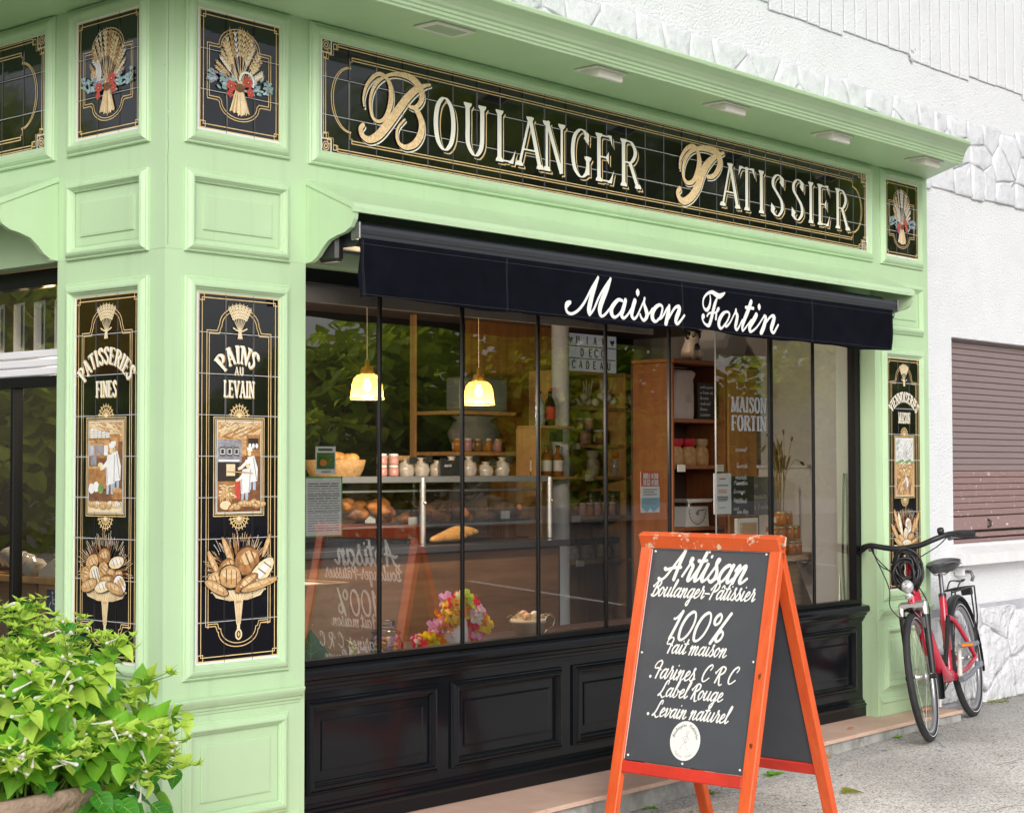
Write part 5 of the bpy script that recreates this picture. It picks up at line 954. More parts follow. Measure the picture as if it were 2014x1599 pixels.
    for s_ in (-1, 1):
        mb = MB(); g = [(.80, s_*.258, 1.083), (.75, s_*.287, 1.078), (.685, s_*.320, 1.068)]; mb.tube(g, [.0165, .0185, .0175], 'rubber', 12); part(mb, 'grip', bar)
        mb = MB(); mb.tube([(.835, s_*.243, 1.076), (.80, s_*.285, 1.061), (.71, s_*.345, 1.046)], [.009, .007, .006], 'black_plastic', 8); mb.bbox((.815, s_*.225-.014, 1.051), (.85, s_*.225+.014, 1.081), 'steel_dark', .005); part(mb, 'brake_lever', bar)
    mb = MB(); mb.lathe([(0, .0), (.016, .0), (.02, .018), (.016, .034), (0, .038)], 'black_plastic', (.885, .19, 1.092), 14); part(mb, 'bell', bar)
    mb = MB()
    for q in ([(.83, -.23, 1.09), (.90, -.19, 1.02), (.99, -.10, .93), (1.0, -.05, .86), (.97, -.03, .80)], [(.83, .23, 1.09), (.92, .17, 1.03), (.99, .06, .97), (.99, .03, .90), (.96, .03, .80)], [(.83, -.22, 1.08), (.95, -.16, .97), (1.03, -.04, .90), (1.0, .02, .78)], [(.80, -.24, 1.08), (.99, -.12, .85), (1.06, -.11, .74), (1.05, -.06, .66)], [(.955, .02, .86), (.90, .06, .72), (.84, .03, .56)]): mb.tube(cr(q, 6), .0032, 'black_plastic', 6)
    part(mb, 'brake_cable', bar)
    mb = MB(); T = Matrix.Translation((1.045, 0, .835)) @ Matrix.Rotation(radians(84), 4, 'Y'); mb.lathe([(0, .030), (.030, .028), (.042, .016), (.044, .004)], 'lens_clear', n=18, M=T @ Matrix.Diagonal((.86, .76, 1, 1))); hl = part(mb, 'headlight')
    mb = MB(); mb.lathe([(.035, .004), (.033, -.02), (.022, -.05), (0, -.055)], 'black_plastic', n=18, M=T); mb.tube([(1.02, 0, .80), (.99, 0, .765)], .009, 'black_plastic', 8); part(mb, 'lamp_shell', hl)
    mb = MB(); mb.ball((1.055, 0, .785), (.012, .022, .022), 'lens_clear', 10); part(mb, 'reflector', hl)
    # saddle
    mb = MB(); mb.tube([(.300, 0, .735), (.262, 0, .865)], .0135, 'steel_dark', 10); mb.tube([(.302, 0, .725), (.297, 0, .748)], .023, 'black_plastic', 10); part(mb, 'seat_post')
    mb = MB(); rs = []
    for (x, hw, zt, zb) in ((.425, .012, .905, .885), (.41, .024, .915, .872), (.36, .030, .918, .868), (.30, .040, .917, .872), (.24, .066, .922, .872), (.18, .095, .934, .868), (.13, .102, .940, .862), (.105, .085, .938, .872), (.098, .05, .925, .890)):
        rs.append([(x, hw*cos(a), (zt-.012*abs(cos(a))**2 if sin(a) > 0 else zt-.012)+(sin(a)*.010 if sin(a) > 0 else sin(a)*(zt-zb-.012))) for a in [2*pi*k/16 for k in range(16)]])
    mb.rings(rs, 'saddle_black', True, cap=True); mb.add(rs[0], [list(range(16))[::-1]], 'saddle_black'); sd = part(mb, 'saddle'); mb = MB()
    for s_ in (-1, 1): mb.tube([(.36, s_*.018, .870), (.26, s_*.022, .855), (.14, s_*.03, .868)], .0038, 'steel', 6); mb.tube(cr([(.30, s_*.040, .920), (.22, s_*.078, .922), (.14, s_*.103, .905)], 4), .004, 'saddle_grey', 5)
    part(mb, 'saddle_rail', sd)
    # rack
    mb = MB()
    for s_ in (-1, 1):
        mb.tube([(.18, s_*.035, .745), (-.02, s_*.058, .752), (-.30, s_*.058, .752), (-.33, s_*.03, .752)], .0055, 'black_plastic', 6); mb.tube([(-.20, s_*.058, .75), (-.12, s_*.07, .60), (0, s_*.066, .352)], .005, 'black_plastic', 6); mb.tube([(-.30, s_*.058, .75), (-.20, s_*.07, .58), (0, s_*.066, .352)], .005, 'black_plastic', 6)
    for x in (.05, -.08, -.2): mb.tube([(x, -.057, .752), (x, .057, .752)], .0045, 'black_plastic', 6)
    mb.tube([(-.33, -.03, .752), (-.33, .03, .752)], .0055, 'black_plastic', 6); mb.tube(cr([(.04, -.03, .757), (-.08, -.035, .80), (-.20, -.03, .80), (-.24, 0, .79), (-.20, .03, .80), (-.08, .035, .80), (.04, .03, .757)], 5), .005, 'black_plastic', 6); mb.bbox((-.35, -.035, .70), (-.325, .035, .745), 'black_plastic', .006); part(mb, 'rear_rack')
    # drive
    mb = MB(); T = Matrix.Translation((.45, -.045, .285)) @ Matrix.Rotation(pi/2, 4, 'X'); mb.lathe([(.03, 0), (.085, 0), (.09, .004), (.03, .006)], 'steel_dark', n=24, M=T); mb.tube([(.45, -.045, .37), (0, -.045, .385)], .004, 'steel_dark', 5); mb.tube([(.45, -.045, .20), (.02, -.045, .305)], .004, 'steel_dark', 5); part(mb, 'chainset')
    mb = MB(); mb.prism([(.53, -.062, .37), (.55, -.062, .28), (.48, -.062, .19), (.40, -.062, .20), (.36, -.062, .30), (.05, -.062, .345), (.05, -.062, .405), (.45, -.062, .395)], (0, .010, 0), 'black_plastic'); part(mb, 'chain_guard')
    for s_, dz, dx in ((1, .168, .015), (-1, -.168, -.015)):
        mb = MB(); mb.tube([(.45, s_*.060, .285), (.45+dx, s_*.088, .285+dz)], [.015, .011], 'crank_white', 8); c = part(mb, 'crank'); mb = MB(); x, y, z = .45+dx, s_*.145, .285+dz
        mb.tube([(x, s_*.085, z), (x, s_*.19, z)], .008, 'steel_dark', 8)
        for e in (-1, 1): mb.bbox((x+e*.040-.006, y-.045, z-.012), (x+e*.040+.006, y+.045, z+.012), 'pedal_grey', .003)
        for e in (-1, 1): mb.bbox((x-.045, y+e*.045-.004, z-.010), (x+.045, y+e*.045+.004, z+.010), 'pedal_grey', .003)
        p = part(mb, 'pedal', c)
        for e in (-1, 1): mb = MB(); mb.bbox((x+e*.0475-.0025, y-.032, z-.008), (x+e*.0475+.0025, y+.032, z+.008), 'amber', .001); part(mb, 'reflector', p)
    mb = MB(); mb.tube([(.41, .055, .255), (.30, .075, .262), (.10, .095, .300)], [.018, .014, .013], 'pedal_grey', 8); mb.bbox((.05, .075, .290), (.11, .115, .325), 'pedal_grey', .008); part(mb, 'kickstand')
    bpy.context.view_layer.update()
    # coiled cable lock hung on the stem: a thing of its own
    lk = empty('cable_lock', 'black coiled cable lock hanging from the bicycle stem above the headlamp', 'lock', root.matrix_world @ Vector((.97, 0, .93))); lk.rotation_euler = root.rotation_euler; mb = MB()
    for k in range(11):
        c = (.012+.008*(k % 3), random.uniform(-.02, .02), random.uniform(-.035, .02)); ra, rb = random.uniform(.040, .075), random.uniform(.06, .10); tw = random.uniform(-.5, .5)
        mb.tube([(c[0]+.012*sin(2*q+k)+.006*k*.4, c[1]+ra*cos(q)*cos(tw)-rb*sin(q)*sin(tw)*.4, c[2]+rb*sin(q)+ra*cos(q)*sin(tw)*.4) for q in [2*pi*j/22 for j in range(22)]], .0072, 'black_plastic', 7, closed=True)
    mb.build('cable', lk); mb = MB(); mb.tube([(.03, -.05, -.075), (.045, .01, -.095), (.035, .06, -.075)], .012, 'black_plastic', 8); mb.build('lock_body', lk); mb = MB(); mb.tube([(.046, -.002, -.098), (.048, .016, -.093)], .0135, 'steel', 8); mb.build('lock_collar', lk)
Bicycle()
# ================================================================ planter with white four o'clock plant
pl_c = Vector((-1.74, -.47, 0)); pt = empty('stone_planter', 'weathered brown stone planter with scrolled relief, holding the leafy flowering plant', 'planter', (pl_c.x, pl_c.y, -.02)); mb = MB()
prof = [(.16, -.02), (.20, .02), (.19, .06), (.15, .10), (.17, .16), (.24, .24), (.295, .36), (.315, .45), (.325, .51), (.340, .540), (.330, .560), (.300, .560), (.290, .535), (.0, .53)]; n = 56; vs = []
for (r, z) in prof:
    for k in range(n):
        a = 2*pi*k/n; q = r*(1+.018*sin(a*3+z*9)+.012*sin(a*7+z*21)+(.035*sin(a*6)*sin((z-.2)*14) if .2 < z < .46 else 0)); vs.append((pl_c.x+q*cos(a), pl_c.y+q*sin(a), z+.008*sin(a*4+1)))
mb.add(vs, [(j*n+k, j*n+(k+1) % n, (j+1)*n+(k+1) % n, (j+1)*n+k) for j in range(len(prof)-2) for k in range(n)], 'planter_stone', True); mb.add(vs[-2*n:], [(k, (k+1) % n, n+(k+1) % n, n+k) for k in range(n)], 'soil'); sub(mb, 'bowl', pt)
mb = MB()
for k in range(9):
    a = 2*pi*k/9+.3; b = Vector((pl_c.x+.30*cos(a), pl_c.y+.30*sin(a), .42)); tg = Vector((-sin(a), cos(a), 0)); o = Vector((cos(a), sin(a), .25))
    mb.tube([b+tg*(.05*(1-j/14)*cos(j*.62))+Vector((0, 0, .05*(1-j/14)*sin(j*.62)))+o*.012 for j in range(14)], .010, 'planter_stone', 7); mb.ball(b+tg*.11+o*.004, .016, 'planter_stone', 8)
sub(mb, 'scroll_relief', pt)
def leaf(mb, base, d, up, L, w, m, vein=True, fold=.18, droop=.25, vm='vein'):
    """pointed heart-shaped leaf folded along its midrib"""
    d = d.normalized(); s_ = d.cross(up); s_ = s_.normalized() if s_.length > 1e-4 else d.orthogonal().normalized(); u = s_.cross(d)
    prof = ((0, .0), (.06, .30), (.20, .50), (.38, .50), (.58, .38), (.78, .19), (1.0, .0)); C = []; Lf = []; Rt = []
    tw = random.uniform(-.06, .06)
    for (t, h) in prof:
        c = base+d*(L*t)-u*(droop*L*t*t); C.append(c); wv = random.uniform(-.03, .03)*L; Lf.append(c+s_*(h*w)+u*(fold*h*w*2+wv*h+tw*h*L)); Rt.append(c-s_*(h*w)+u*(fold*h*w*2+wv*h-tw*h*L))
    vs = C+Lf[1:-1]+Rt[1:-1]; n = len(prof); fs = []; l = lambda i: n+i-1; r = lambda i: n+(n-2)+i-1
    fs += [(0, 1, l(1)), (0, r(1), 1)]+[(i, i+1, l(i+1), l(i)) for i in range(1, n-2)]+[(i, r(i), r(i+1), i+1) for i in range(1, n-2)]+[(n-2, n-1, l(n-2)), (n-2, r(n-2), n-1)]
    mb.add(vs, fs, m, True)
    if vein:
        k = .014*L; q = [c+u*.0009 for c in C]; mb.add([p+s_*k*(1-i/n) for i, p in enumerate(q)]+[p-s_*k*(1-i/n) for i, p in enumerate(q)], [(i, i+1, n+i+1, n+i) for i in range(n-1)], vm, True)
        if L > .05:
            for i in (1, 2, 3, 4):
                for E in (Lf, Rt):
                    a = C[i]+u*.0009; b = a+(E[min(i+1, n-2)]-C[i])*.86+u*.0008; o = d*(k*.45); mb.add([a-o, a+o, b+o*.4, b-o*.4], [(0, 1, 2, 3)], vm)
def tube_flower():
    mb = MB(); mb.tube([(0, 0, 0), (0, 0, .022), (.001, 0, .036), (.003, 0, .047)], [.0022, .0021, .0031, .0052], 'flower_tube', 7); mb.ball((.0035, 0, .050), (.0056, .0056, .0062), 'flower_tube', 8); return mb
def Plant():
    root = empty('flowering_plant', 'bushy lime green plant with pointed leaves and white tubular buds, growing in the stone planter', 'plant', (pl_c.x, pl_c.y, .46)); rnd = random.Random(11)
    LF, ST, TP = MB(), MB(), MB(); buds = []; C0 = Vector((pl_c.x+.07, pl_c.y-.08, .47))
    view = Vector((-4.6+1.7, -5+.5, .9)).normalized(); vh = Vector((view.x, view.y, 0)).normalized(); rt = Vector((cos(YAW), -sin(YAW), 0))
    def hides(p): q = p-C0; return q.dot(vh) > .08 and p.z < .555 and q.dot(rt) < .14
    for k in range(104):
        az = 2*pi*k*.618+rnd.uniform(-.25, .25); el = radians(rnd.choice((-8, 10, 24, 36, 48, 62, 78))+rnd.uniform(-9, 9)); Rr = rnd.uniform(.36, .52)*(1.0 if el > 0 else 1.0)
        if Vector((cos(az), sin(az), 0)).dot(view) > .25 and Vector((cos(az), sin(az), 0)).dot(_r) < .6: el = max(el, radians(24))
        tip = C0+Vector((cos(az)*cos(el)*Rr*1.02, sin(az)*cos(el)*Rr*1.02, sin(el)*Rr*1.16+.02)); lean = Vector((cos(YAW), -sin(YAW), 0)); lv = (tip-C0).dot(lean); tip += lean*(.02*max(0, lv/.4)-.22*min(0, lv)); tip.z -= .35*max(0, -lv-.12); tip.z -= .28*max(0, lv-.22)
        if tip.x > CX-.05: tip.x = CX-.05-rnd.random()*.05
        b = C0+Vector((cos(az), sin(az), 0))*rnd.uniform(.02, .16); mid = (b+tip)/2+Vector((0, 0, .10+.10*cos(el))); pts = [((1-t)**2*b+2*t*(1-t)*mid+t*t*tip) for t in [i/9 for i in range(10)]]
        ST.tube(pts, [.0042-.0028*i/9 for i in range(10)], 'stem_green', 6)
        for i in range(3, 10):
            t = i/9; p = pts[i]
            if hides(p): continue
            dr = (pts[min(9, i+1)]-pts[i-1]).normalized(); o = dr.orthogonal().normalized(); o.rotate(Matrix.Rotation(rnd.uniform(0, 6.3), 3, dr)); L = (.100-.046*t)*rnd.uniform(.75, 1.25)
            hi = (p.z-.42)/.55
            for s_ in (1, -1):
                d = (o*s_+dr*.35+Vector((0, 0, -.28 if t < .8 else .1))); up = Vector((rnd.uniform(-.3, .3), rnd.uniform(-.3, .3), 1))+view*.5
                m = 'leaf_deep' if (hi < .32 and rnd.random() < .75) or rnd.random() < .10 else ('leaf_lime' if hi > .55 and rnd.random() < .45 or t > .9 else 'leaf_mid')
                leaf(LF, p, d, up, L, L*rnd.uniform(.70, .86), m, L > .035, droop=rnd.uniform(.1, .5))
        # flowering head: whorls of small bracts with buds
        dr = (pts[9]-pts[8]).normalized()+Vector((0, 0, .5)); dr.normalize()
        if el > radians(-6):
            for j in range(0 if hides(pts[9]) else rnd.randint(5, 8)):
                hc = pts[9]+Vector((rnd.uniform(-.05, .05), rnd.uniform(-.05, .05), rnd.uniform(-.025, .035))); ST.tube([pts[8], hc], .0014, 'stem_green', 5)
                for q in range(rnd.randint(6, 9)):
                    a = rnd.uniform(0, 6.3); d = Vector((cos(a), sin(a), rnd.uniform(.0, 1.1))); leaf(TP, hc, d, Vector((0, 0, 1))+view*.3, rnd.uniform(.020, .040), rnd.uniform(.008, .015), 'leaf_lime', False, droop=rnd.uniform(-.2, .3))
                if rnd.random() < .60: buds.append((hc, (Vector((rnd.uniform(-1, 1), rnd.uniform(-1, 1), rnd.uniform(-.5, .6)))+view*.7).normalized()))
        else:
            for q in range(5): a = rnd.uniform(0, 6.3); leaf(TP, pts[9], Vector((cos(a), sin(a), .2)), Vector((0, 0, 1)), .035, .02, 'leaf_mid', False)
    for k in range(150):     # inner leaves close the heart of the bush
        a, e, r = rnd.uniform(0, 6.3), rnd.uniform(-.2, 1.4), rnd.uniform(.10, .33); p = C0+Vector((cos(a)*cos(e)*r, sin(a)*cos(e)*r, sin(e)*r))
        if hides(p): continue
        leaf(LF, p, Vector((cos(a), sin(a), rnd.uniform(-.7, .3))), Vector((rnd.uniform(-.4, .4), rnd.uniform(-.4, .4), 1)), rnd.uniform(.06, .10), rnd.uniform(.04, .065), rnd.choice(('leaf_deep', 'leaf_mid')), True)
    for k in range(70):      # skirt of big dark leaves over the rim
        a = rnd.uniform(0, 6.3); r = rnd.uniform(.27, .40)
        p = C0+Vector((cos(a)*r, sin(a)*r, rnd.uniform(-.02, .10)))
        if hides(p): continue
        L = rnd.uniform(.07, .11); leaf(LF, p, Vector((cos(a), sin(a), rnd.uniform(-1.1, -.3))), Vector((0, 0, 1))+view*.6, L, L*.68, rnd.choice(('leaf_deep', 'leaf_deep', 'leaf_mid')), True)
    sub(ST, 'stem', root); sub(LF, 'foliage', root); sub(TP, 'bract_cluster', root)
    rnd.shuffle(buds); first = None
    buds.sort(key=lambda q: -(q[0]-C0).dot(view))
    for (p, d) in buds[:96]:
        if first is None: o = first = tube_flower().build('blossom', root)
        else: o = first.copy(); SC.collection.objects.link(o); o.parent = root
        o.location = p-root.location; o.rotation_euler = d.to_track_quat('Z', 'Y').to_euler(); s_ = random.uniform(.75, 1.15); o.scale = (s_, s_, s_)
Plant()
# ================================================================ weeds and fallen leaves
def tuft(name, lab, cat, x, y, n, h, m, broad=False, spread=.05, group=None):
    z = gz(x)-.002; mb = MB(); rnd = random.Random(int(x*100))
    for k in range(n):
        a = rnd.uniform(0, 6.3); r = rnd.random()*spread; p = Vector((x+cos(a)*r, y+sin(a)*r*.5, z)); L = h*rnd.uniform(.5, 1.1)
        if broad: leaf(mb, p, Vector((cos(a), sin(a), rnd.uniform(.2, 1.0))), Vector((0, 0, 1)), L, L*.45, m, False, droop=.4)
        else: q = p+Vector((cos(a)*L*.45, sin(a)*L*.45, L)); s_ = Vector((-sin(a), cos(a), 0))*.0022; mb.add([p-s_, p+s_, (p+q)/2+s_*.8+Vector((0, 0, L*.12)), (p+q)/2-s_*.8+Vector((0, 0, L*.12)), q], [(0, 1, 2, 3), (3, 2, 4)], m, True)
    return single(mb, name, lab, cat, group, (x, y, z))
tuft('weed', 'tall grassy weed growing at the foot of the step between board and bicycle', 'weed', 3.00, -.285, 46, .085, 'leaf_mid', False, .05)
tuft('weed', 'broad-leaved weed sprouting from the kerb beside the grassy weed', 'weed', 2.72, -.30, 14, .055, 'leaf_mid', True, .05)
tuft('weed', 'small dry straw-coloured weed at the kerb beyond the grassy weed', 'weed', 3.28, -.275, 16, .05, 'wheat', False, .035)
tuft('weed', 'little green weed by the kerb just behind the front wheel of the bicycle', 'weed', 4.07, -.235, 9, .045, 'leaf_mid', True, .02)
tuft('weed', 'tiny weed under the sandwich board, against the kerb', 'weed', 1.70, -.31, 14, .045, 'leaf_mid', True, .03)
tuft('weed', 'yellow-green moss clump seen through the legs of the sandwich board', 'weed', 2.16, -.33, 18, .035, 'lawn_yellow', True, .04)
tuft('weed', 'low yellowing weed on the pavement below the shutter', 'weed', 5.75, -.03, 18, .045, 'lawn_yellow', True, .07)
def fallen(x, y, z, L, rot, m, lab):
    mb = MB(); leaf(mb, Vector((x, y, z+.006)), Vector((cos(rot), sin(rot), .12)), Vector((0, 0, 1)), L, L*.6, m, True, .25, .15, 'wheat'); single(mb, 'fallen_leaf', lab, 'leaf', None, (x, y, z))
fallen(2.50, -.815, gz(2.5), .115, -.6, 'lawn_yellow', 'yellow-green fallen leaf lying alone on the pavement between board and bicycle')
fallen(2.93, -.15, .063, .05, .4, 'wheat', 'brown dry leaf on the tiled step, close to the black riser'); fallen(3.75, -.12, .063, .045, -.3, 'ink_orange', 'rust-coloured leaf on the tiled step in front of the end pilaster')
mb = MB(); rnd = random.Random(5)
for k in range(420):
    x = rnd.uniform(4.9, 8.5); y = .04-abs(rnd.gauss(0, .045)); a = rnd.uniform(0, 6.3); L = rnd.uniform(.008, .026); p = Vector((x, y, gz(x)+.003)); d = Vector((cos(a), sin(a), rnd.uniform(0, .3))); s_ = Vector((-sin(a), cos(a), 0))*L*.35; mb.add([p, p+d*L*.5+s_, p+d*L, p+d*L*.5-s_], [(0, 1, 2, 3)], rnd.choice(['wheat', 'wheat_head', 'bark', 'moss_dirt', 'lawn_yellow']))
for k in range(260):
    x = rnd.uniform(.6, 4.8); y = ye(x)-.004-abs(rnd.gauss(0, .022)); a = rnd.uniform(0, 6.3); L = rnd.uniform(.006, .018); p = Vector((x, y, gz(x)+.002)); d = Vector((cos(a), sin(a), .1)); s_ = Vector((-sin(a), cos(a), 0))*L*.35; mb.add([p, p+d*L*.5+s_, p+d*L, p+d*L*.5-s_], [(0, 1, 2, 3)], rnd.choice(['wheat_head', 'moss_dirt', 'bark']))
tag(mb.build('leaf_litter'), 'dry leaf litter and dirt along the foot of the walls', 'litter', kind='stuff')
# ================================================================ inside the shop: room
def slab(name, a, b, m): mb = MB(); mb.box(a, b, m); return tag(mb.build(name), kind='structure')
slab('interior_floor', (-.44, .24, .02), (6.3, 3.3, .10), 'room_floor'); slab('interior_ceiling', (-.60, .16, 2.46), (6.3, 3.3, 2.52), 'room_ceiling')
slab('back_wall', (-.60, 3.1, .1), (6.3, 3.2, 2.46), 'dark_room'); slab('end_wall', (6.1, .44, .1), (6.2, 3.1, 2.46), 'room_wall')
slab('partition_wall', (4.62, .43, .1), (4.70, 1.45, 2.46), 'room_grey'); slab('partition_wall', (4.295, .16, .1), (4.70, .43, 2.46), 'room_white')
slab('window_lintel', (-.60, .152, 2.26), (4.295, .20, 2.46), 'room_wall'); slab('ceiling_beam', (-.55, .44, 2.36), (4.6, .56, 2.46), 'beam_dark')
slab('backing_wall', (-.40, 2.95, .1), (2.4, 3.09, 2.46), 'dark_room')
mb = MB(); mb.bbox((-.06, .225, .64), (4.29, .72, .672), 'beam_dark', .004); single(mb, 'window_ledge', 'dark wooden display ledge inside the shop window', 'ledge', None, (2, .4, .64))
def thing(name, lab, cat, loc, group=None): return empty(name, lab, cat, loc, group)
def boxes(root, name, lst, r=.003):
    mb = MB()
    for a, b, m in lst: mb.bbox(a, b, m, r)
    return sub(mb, name, root)
# white wainscot board on the partition
w_ = thing('wainscot_panel', 'white waist-high panel with a ledge on the grey partition at the end of the window', 'wall panel', (4.6, .7, .1)); boxes(w_, 'panel', [((4.590, .44, .1), (4.615, 1.0, 1.47), 'room_white')]); boxes(w_, 'ledge', [((4.560, .44, 1.472), (4.615, 1.0, 1.492), 'room_white')])
# roller blind box over the panes
rb = thing('roller_blind', 'beige roller blind wound up behind the top of the shop window', 'blind', (1.2, .19, 2.3)); mb = MB(); mb.tube([(-.05, .215, 2.190), (2.40, .215, 2.190)], .034, 'blind_cloth', 14); sub(mb, 'roll', rb); boxes(rb, 'valance_strip', [((-.05, .170, 2.135), (2.40, .178, 2.300), 'blind_cloth')])
# pendant lamps
def lamp(x, y, z, lab):
    """z: lower rim of the glass"""
    r = thing('pendant_lamp', lab, 'pendant lamp', (x, y, z), 'lit pendant lamps'); mb = MB(); mb.tube([(x, y, z+.17), (x, y, 2.458)], .0022, 'cord_pale', 5); sub(mb, 'cord', r)
    mb = MB(); mb.lathe([(0, .180), (.010, .180), (.012, .150), (.026, .146), (.030, .128), (.034, .118), (.034, .110), (0, .110)], 'brass', (x, y, z), 18); sub(mb, 'socket', r)
    mb = MB(); n = 48; vs = []; pr = [(.032, .112), (.046, .108), (.060, .092), (.068, .066), (.071, .036), (.074, .010), (.078, .0)]
    for (q, h) in pr:
        for k in range(n): a = 2*pi*k/n; q2 = q*(1+(.03 if k % 2 else -.01)); vs.append((x+q2*cos(a), y+q2*sin(a), z+h))
    mb.add(vs, [(j*n+k, j*n+(k+1) % n, (j+1)*n+(k+1) % n, (j+1)*n+k) for j in range(len(pr)-1) for k in range(n)], 'lamp_glass', True); mb.tube([(x+.079*cos(2*pi*k/24), y+.079*sin(2*pi*k/24), z) for k in range(24)], .003, 'brass', 5, closed=True); sub(mb, 'shade', r)
    mb = MB(); mb.ball((x, y, z+.062), (.021, .021, .026), 'bulb', 12); sub(mb, 'bulb', r)
    l = bpy.data.lights.new('bulb_light', 'POINT'); l.energy = 30; l.color = (1, .84, .66); l.shadow_soft_size = .03; o = bpy.data.objects.new('bulb_light', l); SC.collection.objects.link(o); o.parent = r; o.location = (0, 0, -.030)
lamp(.985, .75, 1.790, 'lit pendant lamp with ribbed amber glass crossed by a black window bar'); lamp(1.745, .75, 1.785, 'lit pendant lamp with ribbed amber glass in front of the grey bin'); lamp(-.10, 1.60, 1.86, 'lit pendant lamp glimpsed through the side window')
# ---------------------------------------------------------------- counter and display case
c = thing('shop_counter', 'long plywood shop counter with a dark top', 'counter', (1.3, 1.5, .1))
boxes(c, 'front_panel', [((-.30, 1.25, .1), (2.96, 1.275, 1.035), 'plywood')], .002); boxes(c, 'counter_top', [((-.32, 1.215, 1.040), (3.02, 1.98, 1.075), 'counter_top')], .004); boxes(c, 'end_panel', [((2.962, 1.26, .1), (2.985, 1.95, 1.036), 'black_plastic')]); boxes(c, 'side_panel', [((-.325, 1.30, .1), (-.302, 2.94, 1.036), 'plywood')]); boxes(c, 'side_top', [((-.34, 1.985, 1.040), (.20, 2.94, 1.075), 'counter_top')])
d = thing('display_case', 'glass bakery display case standing on the counter', 'display case', (1.9, 1.7, 1.075))
mb = MB(); mb.add([(.60, 1.50, 1.08), (3.14, 1.50, 1.08), (3.14, 1.50, 1.395), (.60, 1.50, 1.395)], [(0, 1, 2, 3)], 'case_glass'); sub(mb, 'front_glass', d)
boxes(d, 'top_frame', [((.58, 1.47, 1.398), (3.16, 1.95, 1.432), 'pane_grey')]); boxes(d, 'back_panel', [((.58, 1.93, 1.08), (3.16, 1.95, 1.396), 'shelf_red')])
for z in (1.165, 1.350): boxes(d, 'shelf', [((.62, 1.515, z), (3.12, 1.90, z+.008), 'pane_grey'), ((.62, 1.508, z-.002), (3.12, 1.5145, z+.010), 'alu')], .001)
for x in (2.10, 3.15): mb = MB(); mb.tube([(x, 1.475, 1.076), (x, 1.475, 1.425)], .017, 'alu', 12); mb.ball((x, 1.458, 1.29), .012, 'alu', 8); sub(mb, 'post', d)
def tray(x0, x1, y, z, lab): mb = MB(); mb.bbox((x0, y-.12, z), (x1, y+.12, z+.012), 'tray', .004); return single(mb, 'pastry_tray', lab, 'tray', None, ((x0+x1)/2, y, z))
tray(1.50, 2.02, 1.66, 1.176, 'dark tray piled with golden rolls, behind the green-bordered notice'); tray(2.14, 2.62, 1.66, 1.176, 'dark tray of croissants just behind the metal post and baguettes'); tray(2.66, 3.06, 1.66, 1.176, 'dark tray of cakes at the far end of the display case')
rnd = random.Random(3)
def croissant_mesh(m):
    mb = MB(); n = 13; rs = [.010+.022*sin(pi*i/(n-1))*(1+.12*(i % 2)) for i in range(n)]; mb.tube([(.058*cos(pi*(i/(n-1)*1.1-.05)), .030*sin(pi*i/(n-1)), .0) for i in range(n)], rs, m, 9); return mb
first = None
for k in range(70):
    inl = k < 30; x = rnd.uniform(1.55, 1.97) if inl else (rnd.uniform(2.18, 2.58) if k < 54 else rnd.uniform(2.70, 3.02)); y = rnd.uniform(1.57, 1.74); z = 1.205+rnd.random()*(.095 if inl else .05)
    if first is None: o = first = croissant_mesh('croissant').build('croissant', None)
    else: o = first.copy(); SC.collection.objects.link(o)
    o.location = (x, y, z); o.rotation_euler = (rnd.uniform(-.4, .4), rnd.uniform(-.4, .4), rnd.uniform(0, 6.3)); s_ = rnd.uniform(1.15, 1.5); o.scale = (s_, s_, s_*.9); tag(o, 'golden brown pastry heaped with others in the display case', 'pastry', 'pastries in the display case')
for k in range(4):
    mb = MB(); x = 2.06+.045*k; mb.tube(cr([(x, 1.38+.012*k, 1.098+.008*k), (x+.11, 1.375+.01*k, 1.108+.012*k), (x+.24, 1.385, 1.10+.01*k)], 5), [.008, .016, .020, .022, .023, .023, .023, .022, .020, .016, .008], 'baguette', 10)
    single(mb, 'baguette', 'pale golden baguette lying on the counter front by the metal post', 'baguette', 'baguettes on the counter', (x, 1.38, 1.09))
for (x, t) in ((1.72, 1.19), (2.78, 1.19), (2.04, 1.17)): mb = MB(); mb.bbox((x, 1.520, t), (x+.075, 1.524, t+.045), 'label', .001); single(mb, 'price_tag', {1.72: 'cream price tag in front of the roll tray', 2.78: 'cream price tag in front of the cake tray', 2.04: 'cream price tag beside the metal post'}[x], 'price tag', None, (x, 1.52, t))
mb = MB()
for k in range(9): mb.ball((2.70+.045*k, 1.62+.02*(k % 3), 1.212), (.03, .03, .022), 'bag_dark' if k % 2 else 'croissant', 8)
single(mb, 'fruit_cake', 'dark row of small cakes on the far tray', 'cake', None, (2.86, 1.62, 1.19))
